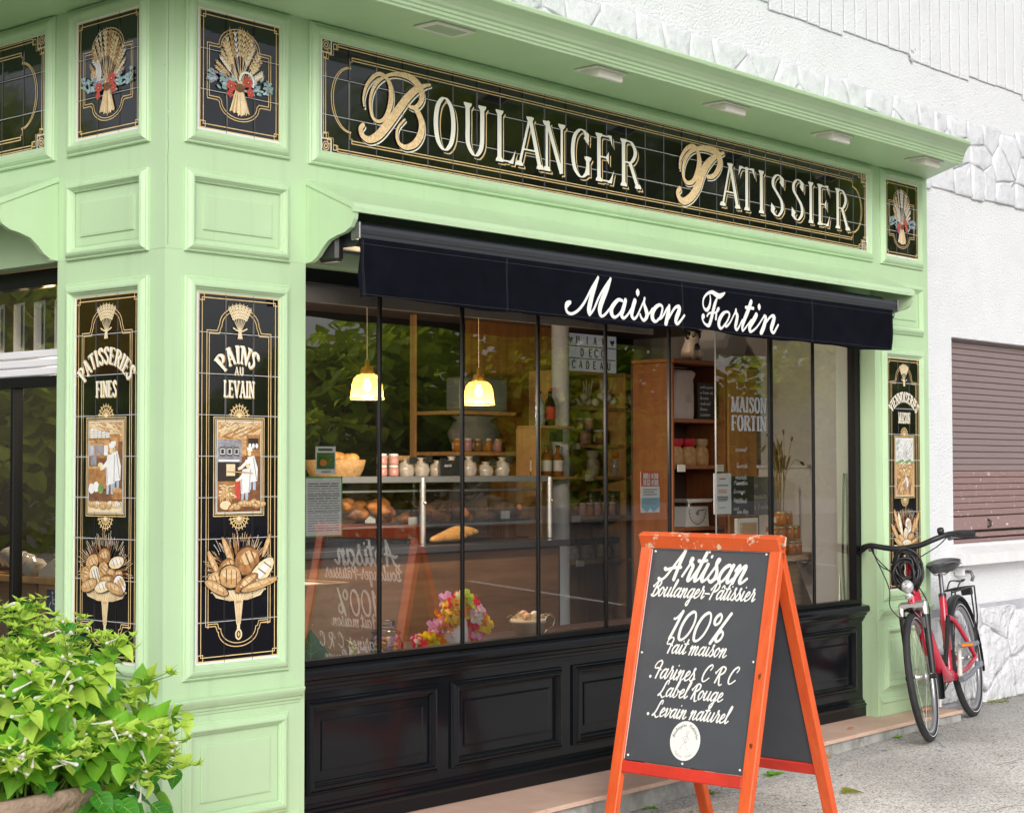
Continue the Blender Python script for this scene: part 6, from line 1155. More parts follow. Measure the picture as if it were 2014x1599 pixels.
# on top of the case
zt = 1.433
bk = thing('bread_basket', 'wicker basket of small breads on top of the display case', 'basket', (1.60, 1.62, zt)); mb = MB(); mb.lathe([(.13, 0), (.15, .04), (.16, .085), (.15, .085), (.14, .03), (0, .012)], 'wicker', (1.60, 1.62, zt), 20); sub(mb, 'bowl', bk); mb = MB(); [mb.ball((1.60+rnd.uniform(-.09, .09), 1.62+rnd.uniform(-.08, .08), zt+.085+rnd.uniform(0, .02)), (.045, .035, .03), 'baguette', 8) for _ in range(7)]; sub(mb, 'bread_roll', bk)
for i, x in enumerate((1.90, 1.985)):
    j = thing('jam_jar', 'stacked white-lidded jars on the display case, the '+('nearer' if i == 0 else 'farther')+' stack', 'jar', (x, 1.58, zt)); mb = MB()
    for k in range(2): mb.lathe([(0, .0+.06*k), (.026, .0+.06*k), (.028, .008+.06*k), (.028, .040+.06*k), (.022, .044+.06*k)], 'jar_pink', (x, 1.58, zt), 14)
    sub(mb, 'glass', j); mb = MB(); [mb.lathe([(.025, .045+.06*k), (.026, .046+.06*k), (.026, .058+.06*k), (0, .0595+.06*k)], 'lid_white', (x, 1.58, zt), 14) for k in range(2)]; sub(mb, 'lid', j)
for i, x in enumerate((2.10, 2.22, 2.34, 2.46, 2.60, 2.74, 2.88)):
    b = thing('sweet_bag', 'clear bag of pale sweets with a black tag on top of the display case', 'bag', (x, 1.60, zt), 'sweet bags on the display case'); mb = MB(); hh = rnd.uniform(.07, .11); mb.rings([[(x+r*cos(a)*1.2+rnd.uniform(-.004, .004), 1.60+r*sin(a), zt+z) for a in [2*pi*k/10 for k in range(10)]] for r, z in ((.036, 0), (.042, hh*.3), (.036, hh*.7), (.014, hh*.85), (.026, hh))], 'bag_clear', True); sub(mb, 'pouch', b)
    mb = MB(); mb.bbox((x-.028, 1.545, zt+hh*.72), (x+.028, 1.548, zt+hh*.72+.035), 'tag_black', .0008); t = sub(mb, 'name_tag', b)
mb = MB(); mb.bbox((2.28, 1.515, zt), (2.44, 1.520, zt+.085), 'tag_black', .001); script(mb, Plane((2.28, 1.5148, zt), (1, 0, 0), (0, 0, 1)), 'sans', .03, .05, .06, .010, 'paper', .0005); single(mb, 'chalk_tag', 'small black chalk tag with white writing on the front edge of the display case', 'sign', None, (2.36, 1.515, zt))
mb = MB(); mb.bbox((2.02, 1.66, zt), (2.20, 1.72, zt+.11), 'wicker', .006); single(mb, 'paper_crate', 'kraft cardboard tray behind the sweet bags', 'box', None, (2.1, 1.69, zt))
# ---------------------------------------------------------------- amber panelled back wall, sacks, column
mb = MB(); mb.box((3.98, 2.86, .1), (5.02, 2.90, 2.459), 'amber_wood'); single(mb, 'wood_panel', 'tall amber veneered wall panel behind the pendant lamp in the third bay', 'wall panel', None, (4.4, 2.88, .1))
s_ = thing('wall_shelf', 'amber wooden wall shelf unit behind the pendant lamp', 'shelf', (3.75, 2.6, 1.0)); boxes(s_, 'board', [((3.42, 2.45, 1.555), (3.98, 2.85, 1.580), 'shelf_wood'), ((3.42, 2.45, 1.815), (3.98, 2.85, 1.838), 'shelf_wood')]); boxes(s_, 'upright', [((3.40, 2.80, .1), (3.419, 2.85, 2.459), 'shelf_wood')])
mb = MB(); mb.bbox((3.47, 2.47, 1.840), (3.92, 2.60, 2.05), 'pane_grey', .01); mb.tube([(3.50, 2.462, 1.95), (3.55, 2.462, 2.02), (3.62, 2.462, 1.96)], .01, 'tag_black', 6); single(mb, 'steel_bin', 'pale grey storage bin on the wall shelf, behind a pendant lamp', 'bin', None, (3.7, 2.53, 1.84))
mb = MB(); rnd = random.Random(9)
mb.rings([[(3.74+r*1.35*cos(a)+.02*sin(3*a+z*20), 2.60+r*sin(a)*.8, 1.582+z) for a in [2*pi*k/18 for k in range(18)]] for r, z in ((.10, 0), (.145, .05), (.150, .12), (.12, .18), (.09, .20), (.13, .225), (.10, .23))], 'sack_grey', True, cap=True); single(mb, 'flour_sack', 'grey canvas sack tied at the top, on the lower wall shelf', 'sack', None, (3.74, 2.6, 1.582))
mb = MB(); mb.tube([(4.13, 2.20, .1), (4.13, 2.20, 2.459)], .058, 'room_white', 20); single(mb, 'column', 'round white column in front of the wooden shelves', 'column', None, (4.13, 2.2, .1))
def bottle(x, y, z, h, r, mats, lab, grp=None):
    b = thing('bottle', lab, 'bottle', (x, y, z), grp); mb = MB(); mb.lathe([(0, 0), (r, .004), (r, h*.58), (r*.8, h*.68), (r*.36, h*.78), (r*.34, h*.93), (r*.4, h*.935)], mats[0], (x, y, z), 14); sub(mb, 'glass', b); mb = MB(); mb.lathe([(r*.42, h*.93), (r*.42, h), (0, h)], mats[1], (x, y, z), 10); sub(mb, 'cap', b)
    if mats[2]: mb = MB(); mb.lathe([(r*1.015, h*.18), (r*1.015, h*.52)], mats[2], (x, y, z), 14); sub(mb, 'label', b)
ss = thing('bottle_shelf', 'small wooden shelf carrying bottles beside the white column', 'shelf', (3.95, 2.1, 1.72)); boxes(ss, 'board', [((3.72, 2.02, 1.725), (4.05, 2.22, 1.742), 'shelf_wood')]); boxes(ss, 'lower_board', [((3.64, 2.02, 1.405), (4.05, 2.22, 1.42), 'shelf_wood')]); boxes(ss, 'upright', [((3.715, 2.02, 1.05), (3.72, 2.22, 1.724), 'shelf_wood')], .001)
bottle(3.80, 2.10, 1.743, .215, .034, ('bottle_clear', 'tag_black', None), 'clear green-tinted bottle on the shelf beside the column'); bottle(3.905, 2.10, 1.743, .235, .034, ('bottle_dark', 'ink_red', 'ink_red'), 'dark bottle with a red label, beside the clear bottle')
for k in range(3): bottle(3.75+.115*k, 2.10, 1.421, .20, .036, ('bottle_amber', 'tag_black', 'label'), 'amber bottle with a pale label on the lower shelf by the column', 'amber bottles on the lower shelf')
mb = MB(); mb.bbox((3.80, 2.015, 1.640), (3.93, 2.019, 1.720), 'tag_black', .001); single(mb, 'chalk_tag', 'black chalk tag hanging below the bottle shelf', 'sign', None, (3.86, 2.015, 1.64))
# ---------------------------------------------------------------- shelf unit behind, with goods
ub = thing('wooden_shelves', 'tall honey coloured wooden shelf unit along the back, behind the white column', 'shelves', (4.8, 2.45, .1)); X0, X1, Y0, Y1 = 4.28, 5.62, 2.30, 2.60
for z in (.86, 1.155, 1.42, 1.635, 1.885, 2.12): boxes(ub, 'shelf_board', [((X0+.022, Y0, z-.022), (X1-.022, Y1-.012, z), 'shelf_wood')])
for x in (X0, 4.94, X1-.02): boxes(ub, 'upright', [((x, Y0-.004, .1), (x+.02, Y1-.012, 2.125), 'shelf_wood')])
boxes(ub, 'back_panel', [((X0, Y1-.010, .1), (X1, Y1, 2.125), 'shelf_wood')])
lb = thing('light_box', 'white letter light box with black capitals, standing on top of the back shelves', 'light box', (4.62, 2.3, 2.122)); mb = MB(); mb.bbox((4.33, 2.32, 2.122), (4.88, 2.37, 2.372), 'lightbox', .004); lb_ = sub(mb, 'case', lb)
mb = MB(); PL = Plane((4.33, 2.3195, 2.122), (1, 0, 0), (0, 0, 1))
for q in (.085, .166): rect(mb, PL, .01, q-.004, .54, q+.004, 'ink_grey', .0006)
def heart(x, y, s_): mb.add([PL(x+s_*a, y+s_*b, .001) for a, b in ((0, -1), (.9, .1), (.85, .6), (.45, .75), (0, .35), (-.45, .75), (-.85, .6), (-.9, .1))], [list(range(8))], 'ink')
heart(.05, .205, .025); heart(.50, .205, .025)
for t, xs, y in (('MIAM', (.105, .205, .29, .385), .182), ('DE', (.15, .24), .100), ('CO', (.30, .375), .100), ('CADEAU', (.06, .135, .21, .285, .36, .44), .018)):
    for ch, x in zip(t, xs): caps(mb, PL, ch, x, y, .052, 'ink', .001, .042, .22, .17, 0, serif=False)
sub(mb, 'lettering', lb_)
def jar(x, y, z, r, h, mg, ml, lab, grp, lbl=None):
    j = thing('jar', lab, 'jar', (x, y, z), grp); mb = MB(); mb.lathe([(0, 0), (r, .003), (r, h*.78), (r*.86, h*.84)], mg, (x, y, z), 14); sub(mb, 'glass', j); mb = MB(); mb.lathe([(r*.93, h*.84), (r*.95, h*.85), (r*.95, h*.99), (0, h)], ml, (x, y, z), 14); sub(mb, 'lid', j)
    if lbl: mb = MB(); mb.lathe([(r*1.02, h*.2), (r*1.02, h*.62)], lbl, (x, y, z), 14, arc=pi); o = sub(mb, 'label', j)
for k in range(3): jar(4.44+.16*k, 2.38, 1.636, .044, .10, 'jar_dark' if k != 1 else 'jar_pink', 'lid_white', 'white-lidded jar on the middle board of the back shelves', 'white-lidded jars on the back shelves', 'label')
for k in range(2): jar(4.52+.11*k, 2.37, 1.737, .034, .075, 'jar_pink', 'lid_white', 'small pink jar stacked on the white-lidded jars', 'pink jars on the back shelves')
def bag(x, y, z, w, h, m, mt, lab, grp=None, tie=True):
    b = thing('gift_bag', lab, 'bag', (x, y, z), grp); mb = MB(); rs = []
    for (f, q) in ((.85, 0), (1, .12), (1.05, .4), (.95, .62), (.55 if tie else .95, .74), (.9, 1)): rs.append([(x+w*f*cos(a)*.5+rnd.uniform(-.004, .004), y+w*f*sin(a)*.32, z+h*q) for a in [2*pi*k/12 for k in range(12)]])
    mb.rings(rs, m, True); sub(mb, 'pouch', b); mb = MB(); rs = [[(x+w*f*cos(a)*.5, y+w*f*sin(a)*.33, z+h*q) for a in [2*pi*k/12 for k in range(12)]] for f, q in ((.62 if tie else 1, .70), (.92, .80), (.98, 1.02))]; mb.rings(rs, mt, True); sub(mb, 'top_fold', b)
for k in range(4): bag(4.42+.27*k, 2.38, 1.421, .11, .17, 'bag_clear', 'bag_clear' if k % 2 else 'bag_orange', 'cellophane bag of biscuits on the back shelves', 'biscuit bags on the back shelves')
for k, m in enumerate(('bag_green', 'bag_orange', 'bag_dark', 'bag_green')):
    mb = MB(); x = 5.02+.13*k; mb.bbox((x, 2.34, 1.636), (x+.095, 2.40, 1.805), m, .006); bx = tag(mb.build('tea_packet', None), ['green packet on the back shelves, against the centre upright', 'orange packet beside the green packet on the back shelves', 'dark packet beside the orange packet on the back shelves', 'green packet at the end of the packet row, beside the dark packet'][k], 'packet'); mb = MB(); mb.bbox((x+.03, 2.3365, 1.655), (x+.065, 2.3395, 1.735), 'tag_black', .001); mb.build('window', bx)
for k in range(6):
    g = thing('garlic_bunch', 'bunch of dried white bulbs on the upper board of the back shelves', 'garlic', (4.42+.2*k, 2.38, 1.886), 'white bulb bunches on the back shelves'); mb = MB()
    for q in range(7): mb.ball((4.42+.2*k+rnd.uniform(-.06, .06), 2.38+rnd.uniform(-.04, .04), 1.911+rnd.uniform(0, .055)), (.028, .028, .026), 'garlic', 8)
    sub(mb, 'bulb_cluster', g); mb = MB(); [mb.tube([(4.42+.2*k+rnd.uniform(-.03, .03), 2.38, 1.94), (4.42+.2*k+rnd.uniform(-.07, .07), 2.37, 2.04+rnd.uniform(0, .04))], .004, 'garlic', 5) for q in range(5)]; sub(mb, 'stalk', g)
for k in range(5): bag(4.46+.24*k, 2.38, 1.156, .13, .16, 'bag_dark', 'tag_black', 'black bag of coffee on the lower board of the back shelves', 'coffee bags on the back shelves', False)
for k in range(4): bag(4.46+.17*k, 2.38, .861, .13, .14, 'bag_clear', 'tag_black', 'clear bag of white flour with a black top, low on the back shelves', 'flour bags low on the back shelves')
tb = thing('chalk_board', 'black chalk strip with white handwriting on the back shelves', 'chalkboard', (5.05, 2.29, 1.47)); mb = MB(); mb.bbox((4.965, 2.283, 1.440), (5.35, 2.290, 1.625), 'tag_black', .001); sub(mb, 'board', tb); mb = MB(); PL2 = Plane((4.965, 2.2828, 1.44), (1, 0, 0), (0, 0, 1))
script(mb, PL2, 'sans non la base', .02, .140, .33, .017, 'paper', .0005)
script(mb, PL2, 'mon vrai lot', .06, .095, .24, .017, 'paper', .0005); script(mb, PL2, 'sans sel', .03, .050, .30, .017, 'paper', .0005); sub(mb, 'handwriting', tb)
for x, z in ((4.36, 1.60), (4.50, 1.39), (5.00, 1.39), (4.36, 1.12), (4.40, .825), (5.06, .825)): mb = MB(); mb.bbox((x, 2.290, z), (x+.085, 2.2955, z+.042), 'label', .001); single(mb, 'shelf_label', 'cream price label on the edge of a back shelf board', 'label', 'price labels on the back shelves', (x, 2.29, z))
for k in range(5): jar(3.47+.095*k, 2.50, 1.581, .032, .085, ('honey', 'jar_pink', 'jar_dark')[k % 3], 'lid_white' if k % 2 else 'lid_gold', 'small preserve jar in front of the grey sack on the wall shelf', 'preserve jars on the wall shelf', 'label')
for k in range(6): jar(5.00+.085*k, 2.37, 1.421, .034, .11, ('honey', 'jar_dark', 'jar_pink')[k % 3], 'lid_gold', 'gold-lidded jar beyond the centre upright of the back shelves', 'gold-lidded jars on the back shelves', 'label')
for k in range(7): jar(4.36+.08*k, 2.34, 1.156, .030, .09, ('jar_pink', 'honey')[k % 2], 'lid_white', 'short jar in front of the coffee bags on the back shelves', 'short jars on the back shelves', 'label')
# ---------------------------------------------------------------- red-brown shelf unit by the partition
ua = thing('shelf_cabinet', 'red-brown wooden cabinet with open shelves against the grey partition', 'cabinet', (4.15, 1.15, .1))
for x, w in ((3.70, .020), (4.24, .020), (4.575, .020)): boxes(ua, 'upright', [((x, 1.00, .1), (x+w, 1.29, 2.09), 'shelf_red')])
boxes(ua, 'top_board', [((3.69, .985, 2.092), (4.606, 1.29, 2.115), 'shelf_red')]); boxes(ua, 'back_panel', [((3.70, 1.292, .1), (4.60, 1.305, 2.09), 'beam_dark')])
for z in (1.765, 1.490, 1.125, .80): boxes(ua, 'shelf_board', [((3.721, 1.004, z-.022), (4.239, 1.29, z), 'shelf_red')])
boxes(ua, 'cabinet_door', [((4.262, .985, .11), (4.572, 1.002, 2.085), 'amber_wood')])
fs = thing('flour_bag', 'tall pale paper flour sack rolled at the top, in the red-brown cabinet', 'sack', (3.93, 1.13, 1.766)); mb = MB(); rs = []
for (f, z) in ((.94, 0), (1, .03), (1.02, .12), (.98, .20), (.96, .235), (1.10, .262), (1.12, .275), (.95, .290)): rs.append([(3.915+.115*f*(abs(cos(a))**.5)*(1 if cos(a) > 0 else -1)+.006*sin(5*a+z*30), 1.13+.075*f*(abs(sin(a))**.5)*(1 if sin(a) > 0 else -1), 1.766+z) for a in [2*pi*k/28 for k in range(28)]])
mb.rings(rs, 'sack', True, cap=True); fb_ = sub(mb, 'paper_body', fs); mb = MB(); PB = Plane((3.915, 1.13-.0785, 1.766), (1, 0, 0), (0, 0, 1))
for k in range(4): rect(mb, PB, -.01, .10+.012*k, .05-.01*(k % 2), .105+.012*k, 'ink_grey', .001)
sub(mb, 'print', fb_)
def board(name, lab, x0, x1, y, z0, z1, lines, m='tag_black', mi='paper', fr=None):
    b = thing(name, lab, 'chalkboard', ((x0+x1)/2, y, z0)); mb = MB(); mb.bbox((x0, y, z0), (x1, y+.006, z1), m, .001); p = sub(mb, 'board', b); mb = MB(); P = Plane((x0, y-.0003, z0), (1, 0, 0), (0, 0, 1)); W_ = x1-x0; n = len(lines)
    for k, t in enumerate(lines): script(mb, P, t, .10*W_, (z1-z0)*(1-(k+1)/(n+.6)), W_*.8*min(1, len(t)/9), (z1-z0)/(n+1)*.30, mi, .0005)
    sub(mb, 'handwriting', p); return b
board('chalk_card', 'black chalk card with white handwriting leaning on the pale flour sack', 4.015, 4.19, 1.035, 1.767, 1.985, ['notre pain', 'a base de', 'levain', 'naturel', 'bonne', 'cuisson'], )
for i, x in enumerate((3.90, 4.03, 4.16)):
    bag(x, 1.12, 1.491, .12, .155, 'cookie', 'bag_red' if i < 2 else 'lid_gold', ['cellophane bag of biscuits with a red top, first on the cabinet shelf', 'cellophane bag of biscuits with a red top, second on the cabinet shelf', 'cellophane bag with a gold top at the end of the cabinet shelf'][i])
for x, z in ((3.74, 1.452), (4.14, 1.452)): mb = MB(); mb.bbox((x, .990, z), (x+.075, .996, z+.042), 'label', .001); single(mb, 'shelf_label', 'cream label on the biscuit shelf of the cabinet, '+('below the first red-topped bag' if x < 4 else 'behind the sliding pane'), 'label', None, (x, .99, z))
sc = thing('kitchen_scale', 'old white kitchen scale with a round dial and pan, on the lower cabinet shelf', 'scale', (4.0, 1.12, 1.126)); mb = MB(); mb.prism([(3.885, 1.04, 1.126), (4.125, 1.04, 1.126), (4.115, 1.04, 1.245), (3.895, 1.04, 1.245)], (0, .13, 0), 'enamel'); bd_ = sub(mb, 'body', sc); mb = MB(); P = Plane((4.005, 1.0395, 1.225), (1, 0, 0), (0, 0, 1))
line(mb, P, [(.088*cos(pi+pi*k/20), .085*sin(pi+pi*k/20)) for k in range(21)], .005, 'ink', .0006)
for k in range(11): a = pi+pi*k/10; line(mb, P, [(.068*cos(a), .065*sin(a)), (.082*cos(a), .079*sin(a))], .003, 'ink', .0007)
line(mb, P, [(0, -.005), (.07, -.002)], .005, 'ink', .0009); disc(mb, P, 0, -.02, .018, .014, 'ink_grey', .0006); sub(mb, 'dial', bd_); mb = MB(); mb.tube([(4.005, 1.105, 1.245), (4.005, 1.105, 1.272)], .02, 'steel', 10); mb.prism([(3.86, 1.02, 1.290), (4.15, 1.02, 1.290), (4.12, 1.02, 1.270), (3.89, 1.02, 1.270)], (0, .17, 0), 'enamel'); sub(mb, 'weighing_pan', sc)
# bulldog figurine with a bowler hat, on the cabinet
fg = thing('dog_figurine', 'white dog figurine with black patches and a black bowler hat, sitting on the red-brown cabinet', 'figurine', (4.02, 1.1, 2.116)); mb = MB(); cx, cy, z = 4.02, 1.10, 2.116
mb.rings([[(cx+dx+r*cos(a), cy+dy+r*.9*sin(a), z+h) for a in [2*pi*k/16 for k in range(16)]] for r, h, dx, dy in ((.055, 0, .02, 0), (.072, .03, .02, 0), (.066, .07, .012, -.005), (.052, .10, .0, -.012), (.042, .118, -.012, -.02), (.046, .135, -.02, -.03), (.042, .160, -.022, -.03), (.02, .178, -.022, -.03))], 'figure_white', True, cap=True)
mb.ball((cx-.050, cy-.062, z+.137), (.030, .026, .020), 'figure_white', 10); mb.ball((cx-.035, cy-.045, z+.03), (.016, .02, .045), 'figure_white', 8); mb.ball((cx+.015, cy-.060, z+.03), (.016, .02, .045), 'figure_white', 8); fgb = sub(mb, 'body', fg)
mb = MB(); mb.ball((cx-.062, cy-.030, z+.150), (.012, .020, .026), 'figure_black', 8); mb.ball((cx-.020, cy-.068, z+.082), (.028, .012, .022), 'figure_black', 8); mb.ball((cx-.072, cy-.078, z+.140), (.010, .008, .007), 'figure_black', 8); mb.ball((cx+.014, cy-.060, z+.155), (.010, .012, .024), 'figure_black', 8); sub(mb, 'black_patch', fgb)
mb = MB(); mb.lathe([(.062, .0), (.064, .006), (.044, .010), (.042, .030), (.030, .040), (0, .042)], 'figure_black', (cx-.022, cy-.03, z+.172), 18); sub(mb, 'hat', fg)
# ---------------------------------------------------------------- on and behind the glass
def sheet_on_glass(name, lab, x0, x1, z0, z1, y=.150, m='paper'): r = thing(name, lab, 'poster', ((x0+x1)/2, y, z0)); mb = MB(); mb.box((x0, y, z0), (x1, y+.0012, z1), m); return r, sub(mb, 'sheet', r), Plane((x0, y-.0004, z0), (1, 0, 0), (0, 0, 1))
r, p, P = sheet_on_glass('notice', 'white notice with a green border and fine print, below the small leaflet', .062, .265, 1.200, 1.440); mb = MB(); W_, H_ = .203, .24
for q in ((0, 0, .006, H_), (W_-.006, 0, W_, H_), (0, H_-.006, W_, H_), (0, 0, W_, .006)): rect(mb, P, *q, 'paper_green', .0003)
for k in range(20):
    x = .016; y = H_-.03-.0098*k
    while x < W_-.03: l = random.uniform(.02, .09); rect(mb, P, x, y, min(W_-.016, x+l), y+.0036, 'ink' if k in (0, 1, 6) else 'ink_grey', .0005); x += l+.006
    if k in (4, 11): line(mb, P, [(.014, y-.003), (W_-.014, y-.003)], .0012, 'ink', .0005)
sub(mb, 'print', p)
r, p, P = sheet_on_glass('leaflet', 'narrow tilted leaflet with a green picture above the bordered notice', .120, .228, 1.450, 1.560); mb = MB(); rect(mb, P, .006, .02, .102, .085, 'leaf_dark', .0003); disc(mb, P, .04, .045, .018, .014, 'ink_orange', .0005); disc(mb, P, .07, .06, .016, .012, 'lawn_yellow', .0006); rect(mb, P, .012, .092, .09, .102, 'ink', .0003); rect(mb, P, .03, .006, .08, .012, 'ink_grey', .0003); sub(mb, 'print', p)
r, p, P = sheet_on_glass('poster', 'small red, white and blue poster seen from behind with mirrored words, stuck on the window', 2.262, 2.415, 1.255, 1.455); mb = MB(); W_, H_ = .153, .20
rect(mb, P, 0, .128, W_, H_, 'ink_red', .0003); rect(mb, P, 0, .03, W_, .072, 'ink_blue', .0003); mb.add([P(x, y, .0004) for x, y in ((0, .03), (.05, 0), (.076, .024), (.10, 0), (W_, .03))], [(0, 1, 2, 3, 4)], 'ink_blue')
for t, y in (('BIEN LOUE', .166), ('BIEN GERE', .134)): caps(mb, P, t, .012, y, .026, 'paper', .0006, .13, .26, .20, .04, serif=False, mirror=True)
for k in range(3): rect(mb, P, .02, .085+.012*k, .13-.02*(k % 2), .091+.012*k, 'ink_grey', .0005); rect(mb, P, .02, .04+.010*k, .13-.03*(k % 2), .045+.010*k, 'ink_grey', .0005)
sub(mb, 'print', p)
r, p, P = sheet_on_glass('notice', 'plain white sheet with red and black lines on the sliding pane', 2.885, 3.045, 1.235, 1.445); mb = MB()
for y, a, b, m in ((.18, .05, .11, 'ink_red'), (.145, .03, .13, 'ink'), (.12, .045, .115, 'ink_orange'), (.11, .04, .12, 'ink_orange'), (.085, .03, .13, 'ink'), (.076, .03, .13, 'ink'), (.067, .035, .12, 'ink'), (.03, .05, .11, 'ink_grey')): rect(mb, P, a, y, b, y+.005, m, .0004)
sub(mb, 'print', p)
gl = thing('window_lettering', 'frosted white capitals and opening hours lettered on the sliding pane', 'lettering', (3.13, .126, 1.2)); mb = MB(); P = Plane((3.0, .1262, 1.2), (1, 0, 0), (0, 0, 1)); caps(mb, P, 'MAISON', .012, .565, .080, 'pane_grey', .0008, .335, .24, .10, .02); caps(mb, P, 'FORTIN', .012, .468, .080, 'pane_grey', .0008, .335, .24, .10, .02); sub(mb, 'shop_name', gl); mb = MB()
for k, (t, y) in enumerate((('ouvert', .36), ('lundi', .275), ('mardi', .215), ('matin', .185), ('samedi', .09), ('non stop', .035))): script(mb, P, t, .05+.01*(k % 2), y, .11, .013, 'pane_grey', .0006)
disc(mb, P, .11, .14, .009, .009, 'pane_grey', .0006); sub(mb, 'opening_hours', gl)
# ---------------------------------------------------------------- window ledge and the end corner
zl = .673
cr_ = thing('plywood_crate', 'pale plywood crate on the window ledge, under the green-bordered notice', 'crate', (.2, .45, zl)); boxes(cr_, 'front_board', [((-.06, .32, zl), (.470, .338, 1.0), 'plywood_pale')]); boxes(cr_, 'side_board', [((.452, .339, zl), (.470, .62, 1.0), 'plywood_pale'), ((-.06, .339, zl), (-.042, .62, 1.0), 'plywood_pale')]); boxes(cr_, 'top_paper', [((-.05, .34, .985), (.450, .61, .990), 'paper')])
lp = thing('potted_leaf', 'single large dark green leaf standing at the foot of the plywood crate', 'plant', (.17, .22, .70)); mb = MB(); leaf(mb, Vector((.17, .235, .665)), Vector((.06, -.03, 1)), Vector((0, -1, .1)), .165, .16, 'leaf_dark', True, .1, .1); leaf(mb, Vector((.10, .23, .668)), Vector((-.3, -.05, .9)), Vector((0, -1, .1)), .09, .05, 'leaf_lime', False); sub(mb, 'blade', lp)
sg_ = thing('green_sprig', 'tiny yellow-green sprig on the ledge between crate and sweet jar', 'plant', (.43, .26, zl)); mb = MB()
for k in range(7): leaf(mb, Vector((.43, .26, zl+.012*k)), Vector((cos(k*2.4), sin(k*2.4), .9)), Vector((0, 0, 1)), .045, .012, 'leaf_lime', False)
sub(mb, 'leaf_tuft', sg_)
cj = thing('sweet_jar', 'round glass jar with a knobbed lid full of coloured petals, on the window ledge', 'jar', (.665, .30, zl)); mb = MB(); mb.lathe([(.0, .003), (.055, .003), (.072, .03), (.074, .065), (.060, .092), (.064, .102), (.070, .104)], 'jar_glass', (.665, .30, zl), 28); sub(mb, 'bowl', cj); mb = MB(); mb.lathe([(.072, .105), (.070, .112), (.036, .120), (.030, .130), (.038, .142), (.034, .155), (0, .160)], 'jar_glass', (.665, .30, zl), 28); sub(mb, 'lid', cj); mb = MB()
PET = ['petal_yellow', 'petal_red', 'petal_pink', 'petal_white', 'petal_orange', 'petal_green']
for k in range(70): a = random.uniform(0, 6.3); q = random.uniform(0, .055); mb.ball((.665+q*cos(a), .30+q*sin(a), zl+random.uniform(.012, .085)), (.014, .014, .006), random.choice(PET), 7, Matrix.Rotation(random.uniform(-1, 1), 3, 'X'))
sub(mb, 'petal_filling', cj)
gd = thing('flower_garland', 'bright multicoloured garland of cloth flowers draped in an arch on the window ledge', 'garland', (1.15, .38, zl)); protos = {}
def flower(m, pos, nrm, s_):
    if m not in protos:
        mb = MB()
        for k in range(5):
            a = 2*pi*k/5; c_ = Vector((cos(a), sin(a), 0)); t_ = Vector((-sin(a), cos(a), 0)); mb.add([Vector((0, 0, 0)), c_*.014+t_*.013+Vector((0, 0, .007)), c_*.029+t_*.010+Vector((0, 0, .011)), c_*.033+Vector((0, 0, .006)), c_*.029-t_*.010+Vector((0, 0, .011)), c_*.014-t_*.013+Vector((0, 0, .007))], [(0, 1, 2, 3), (0, 3, 4, 5)], m)
        mb.ball((0, 0, .006), .006, 'petal_yellow' if m != 'petal_yellow' else 'petal_orange', 6); protos[m] = o = mb.build('cloth_flower', gd)
    else: o = protos[m].copy(); SC.collection.objects.link(o); o.parent = gd
    o.location = Vector(pos)-gd.location; o.rotation_euler = Vector(nrm).to_track_quat('Z', 'Y').to_euler(); o.scale = (s_, s_, s_)
rnd = random.Random(21)
for k in range(96):
    t = k/95
    if t < .80: a = pi*(1.02-1.06*t/.80); px, pz = 1.205+.115*cos(a)+rnd.uniform(-.04, .04), zl+.035+.155*max(0, sin(a))**.8+rnd.uniform(-.03, .03)
    else: u = (t-.80)/.20; px, pz = 1.10-.17*u+rnd.uniform(-.03, .03), zl+.02+rnd.uniform(0, .035)
    sec = PET[(int(t*26)+k % 2) % 6]; flower(sec, (px, .38+rnd.uniform(-.035, .03), pz), (rnd.uniform(-.8, .5), -1, rnd.uniform(-.1, .9)), rnd.uniform(1.0, 1.4))
mb = MB(); mb.lathe([(.06, 0), (.062, .06), (.05, .15), (.02, .19), (0, .195)], 'petal_white', (1.205, .41, zl), 16); sub(mb, 'stand', gd)
ep = thing('egg_pot', 'cream pot filled with straw and eggs, beside the flower garland', 'pot', (1.66, .36, zl)); mb = MB(); mb.lathe([(0, .002), (.062, .002), (.078, .075), (.084, .077), (.084, .092), (.076, .092), (.070, .070), (0, .068)], 'pot_cream', (1.66, .36, zl), 26); sub(mb, 'pot', ep); mb = MB()
for k in range(60): a = random.uniform(0, 6.3); q = random.uniform(.03, .09); p_ = Vector((1.66+q*cos(a), .36+q*sin(a), zl+.088+random.uniform(0, .02))); b = random.uniform(0, 6.3); mb.tube([p_, p_+Vector((cos(b)*.03, sin(b)*.03, .012)), p_+Vector((cos(b)*.055, sin(b)*.05, random.uniform(-.02, .02)))], .0011, 'straw', 4)
sub(mb, 'straw', ep)
for k, (x, y, z, m) in enumerate(((-.030, -.02, .105, 'egg_brown'), (.012, -.03, .112, 'egg_white'), (.045, -.01, .105, 'egg_white'), (.0, .03, .112, 'egg_brown'))): mb = MB(); mb.ball((1.66+x, .36+y, zl+z), (.026, .022, .021), m, 12); tag(sub(mb, 'egg', ep))
mb = MB(); mb.tube(cr([(1.76, .36, zl+.055), (1.80, .36, zl+.10), (1.85, .36, zl+.085), (1.84, .36, zl+.05), (1.79, .36, zl+.03), (1.78, .36, zl+.01)], 4), .0022, 'steel', 5); mb.ball((1.83, .36, zl+.008), (.03, .02, .008), 'bag_green', 8); single(mb, 'wire_whisk', 'bent wire loop lying beside the egg pot, over a green cloth', 'wire', None, (1.8, .36, zl))
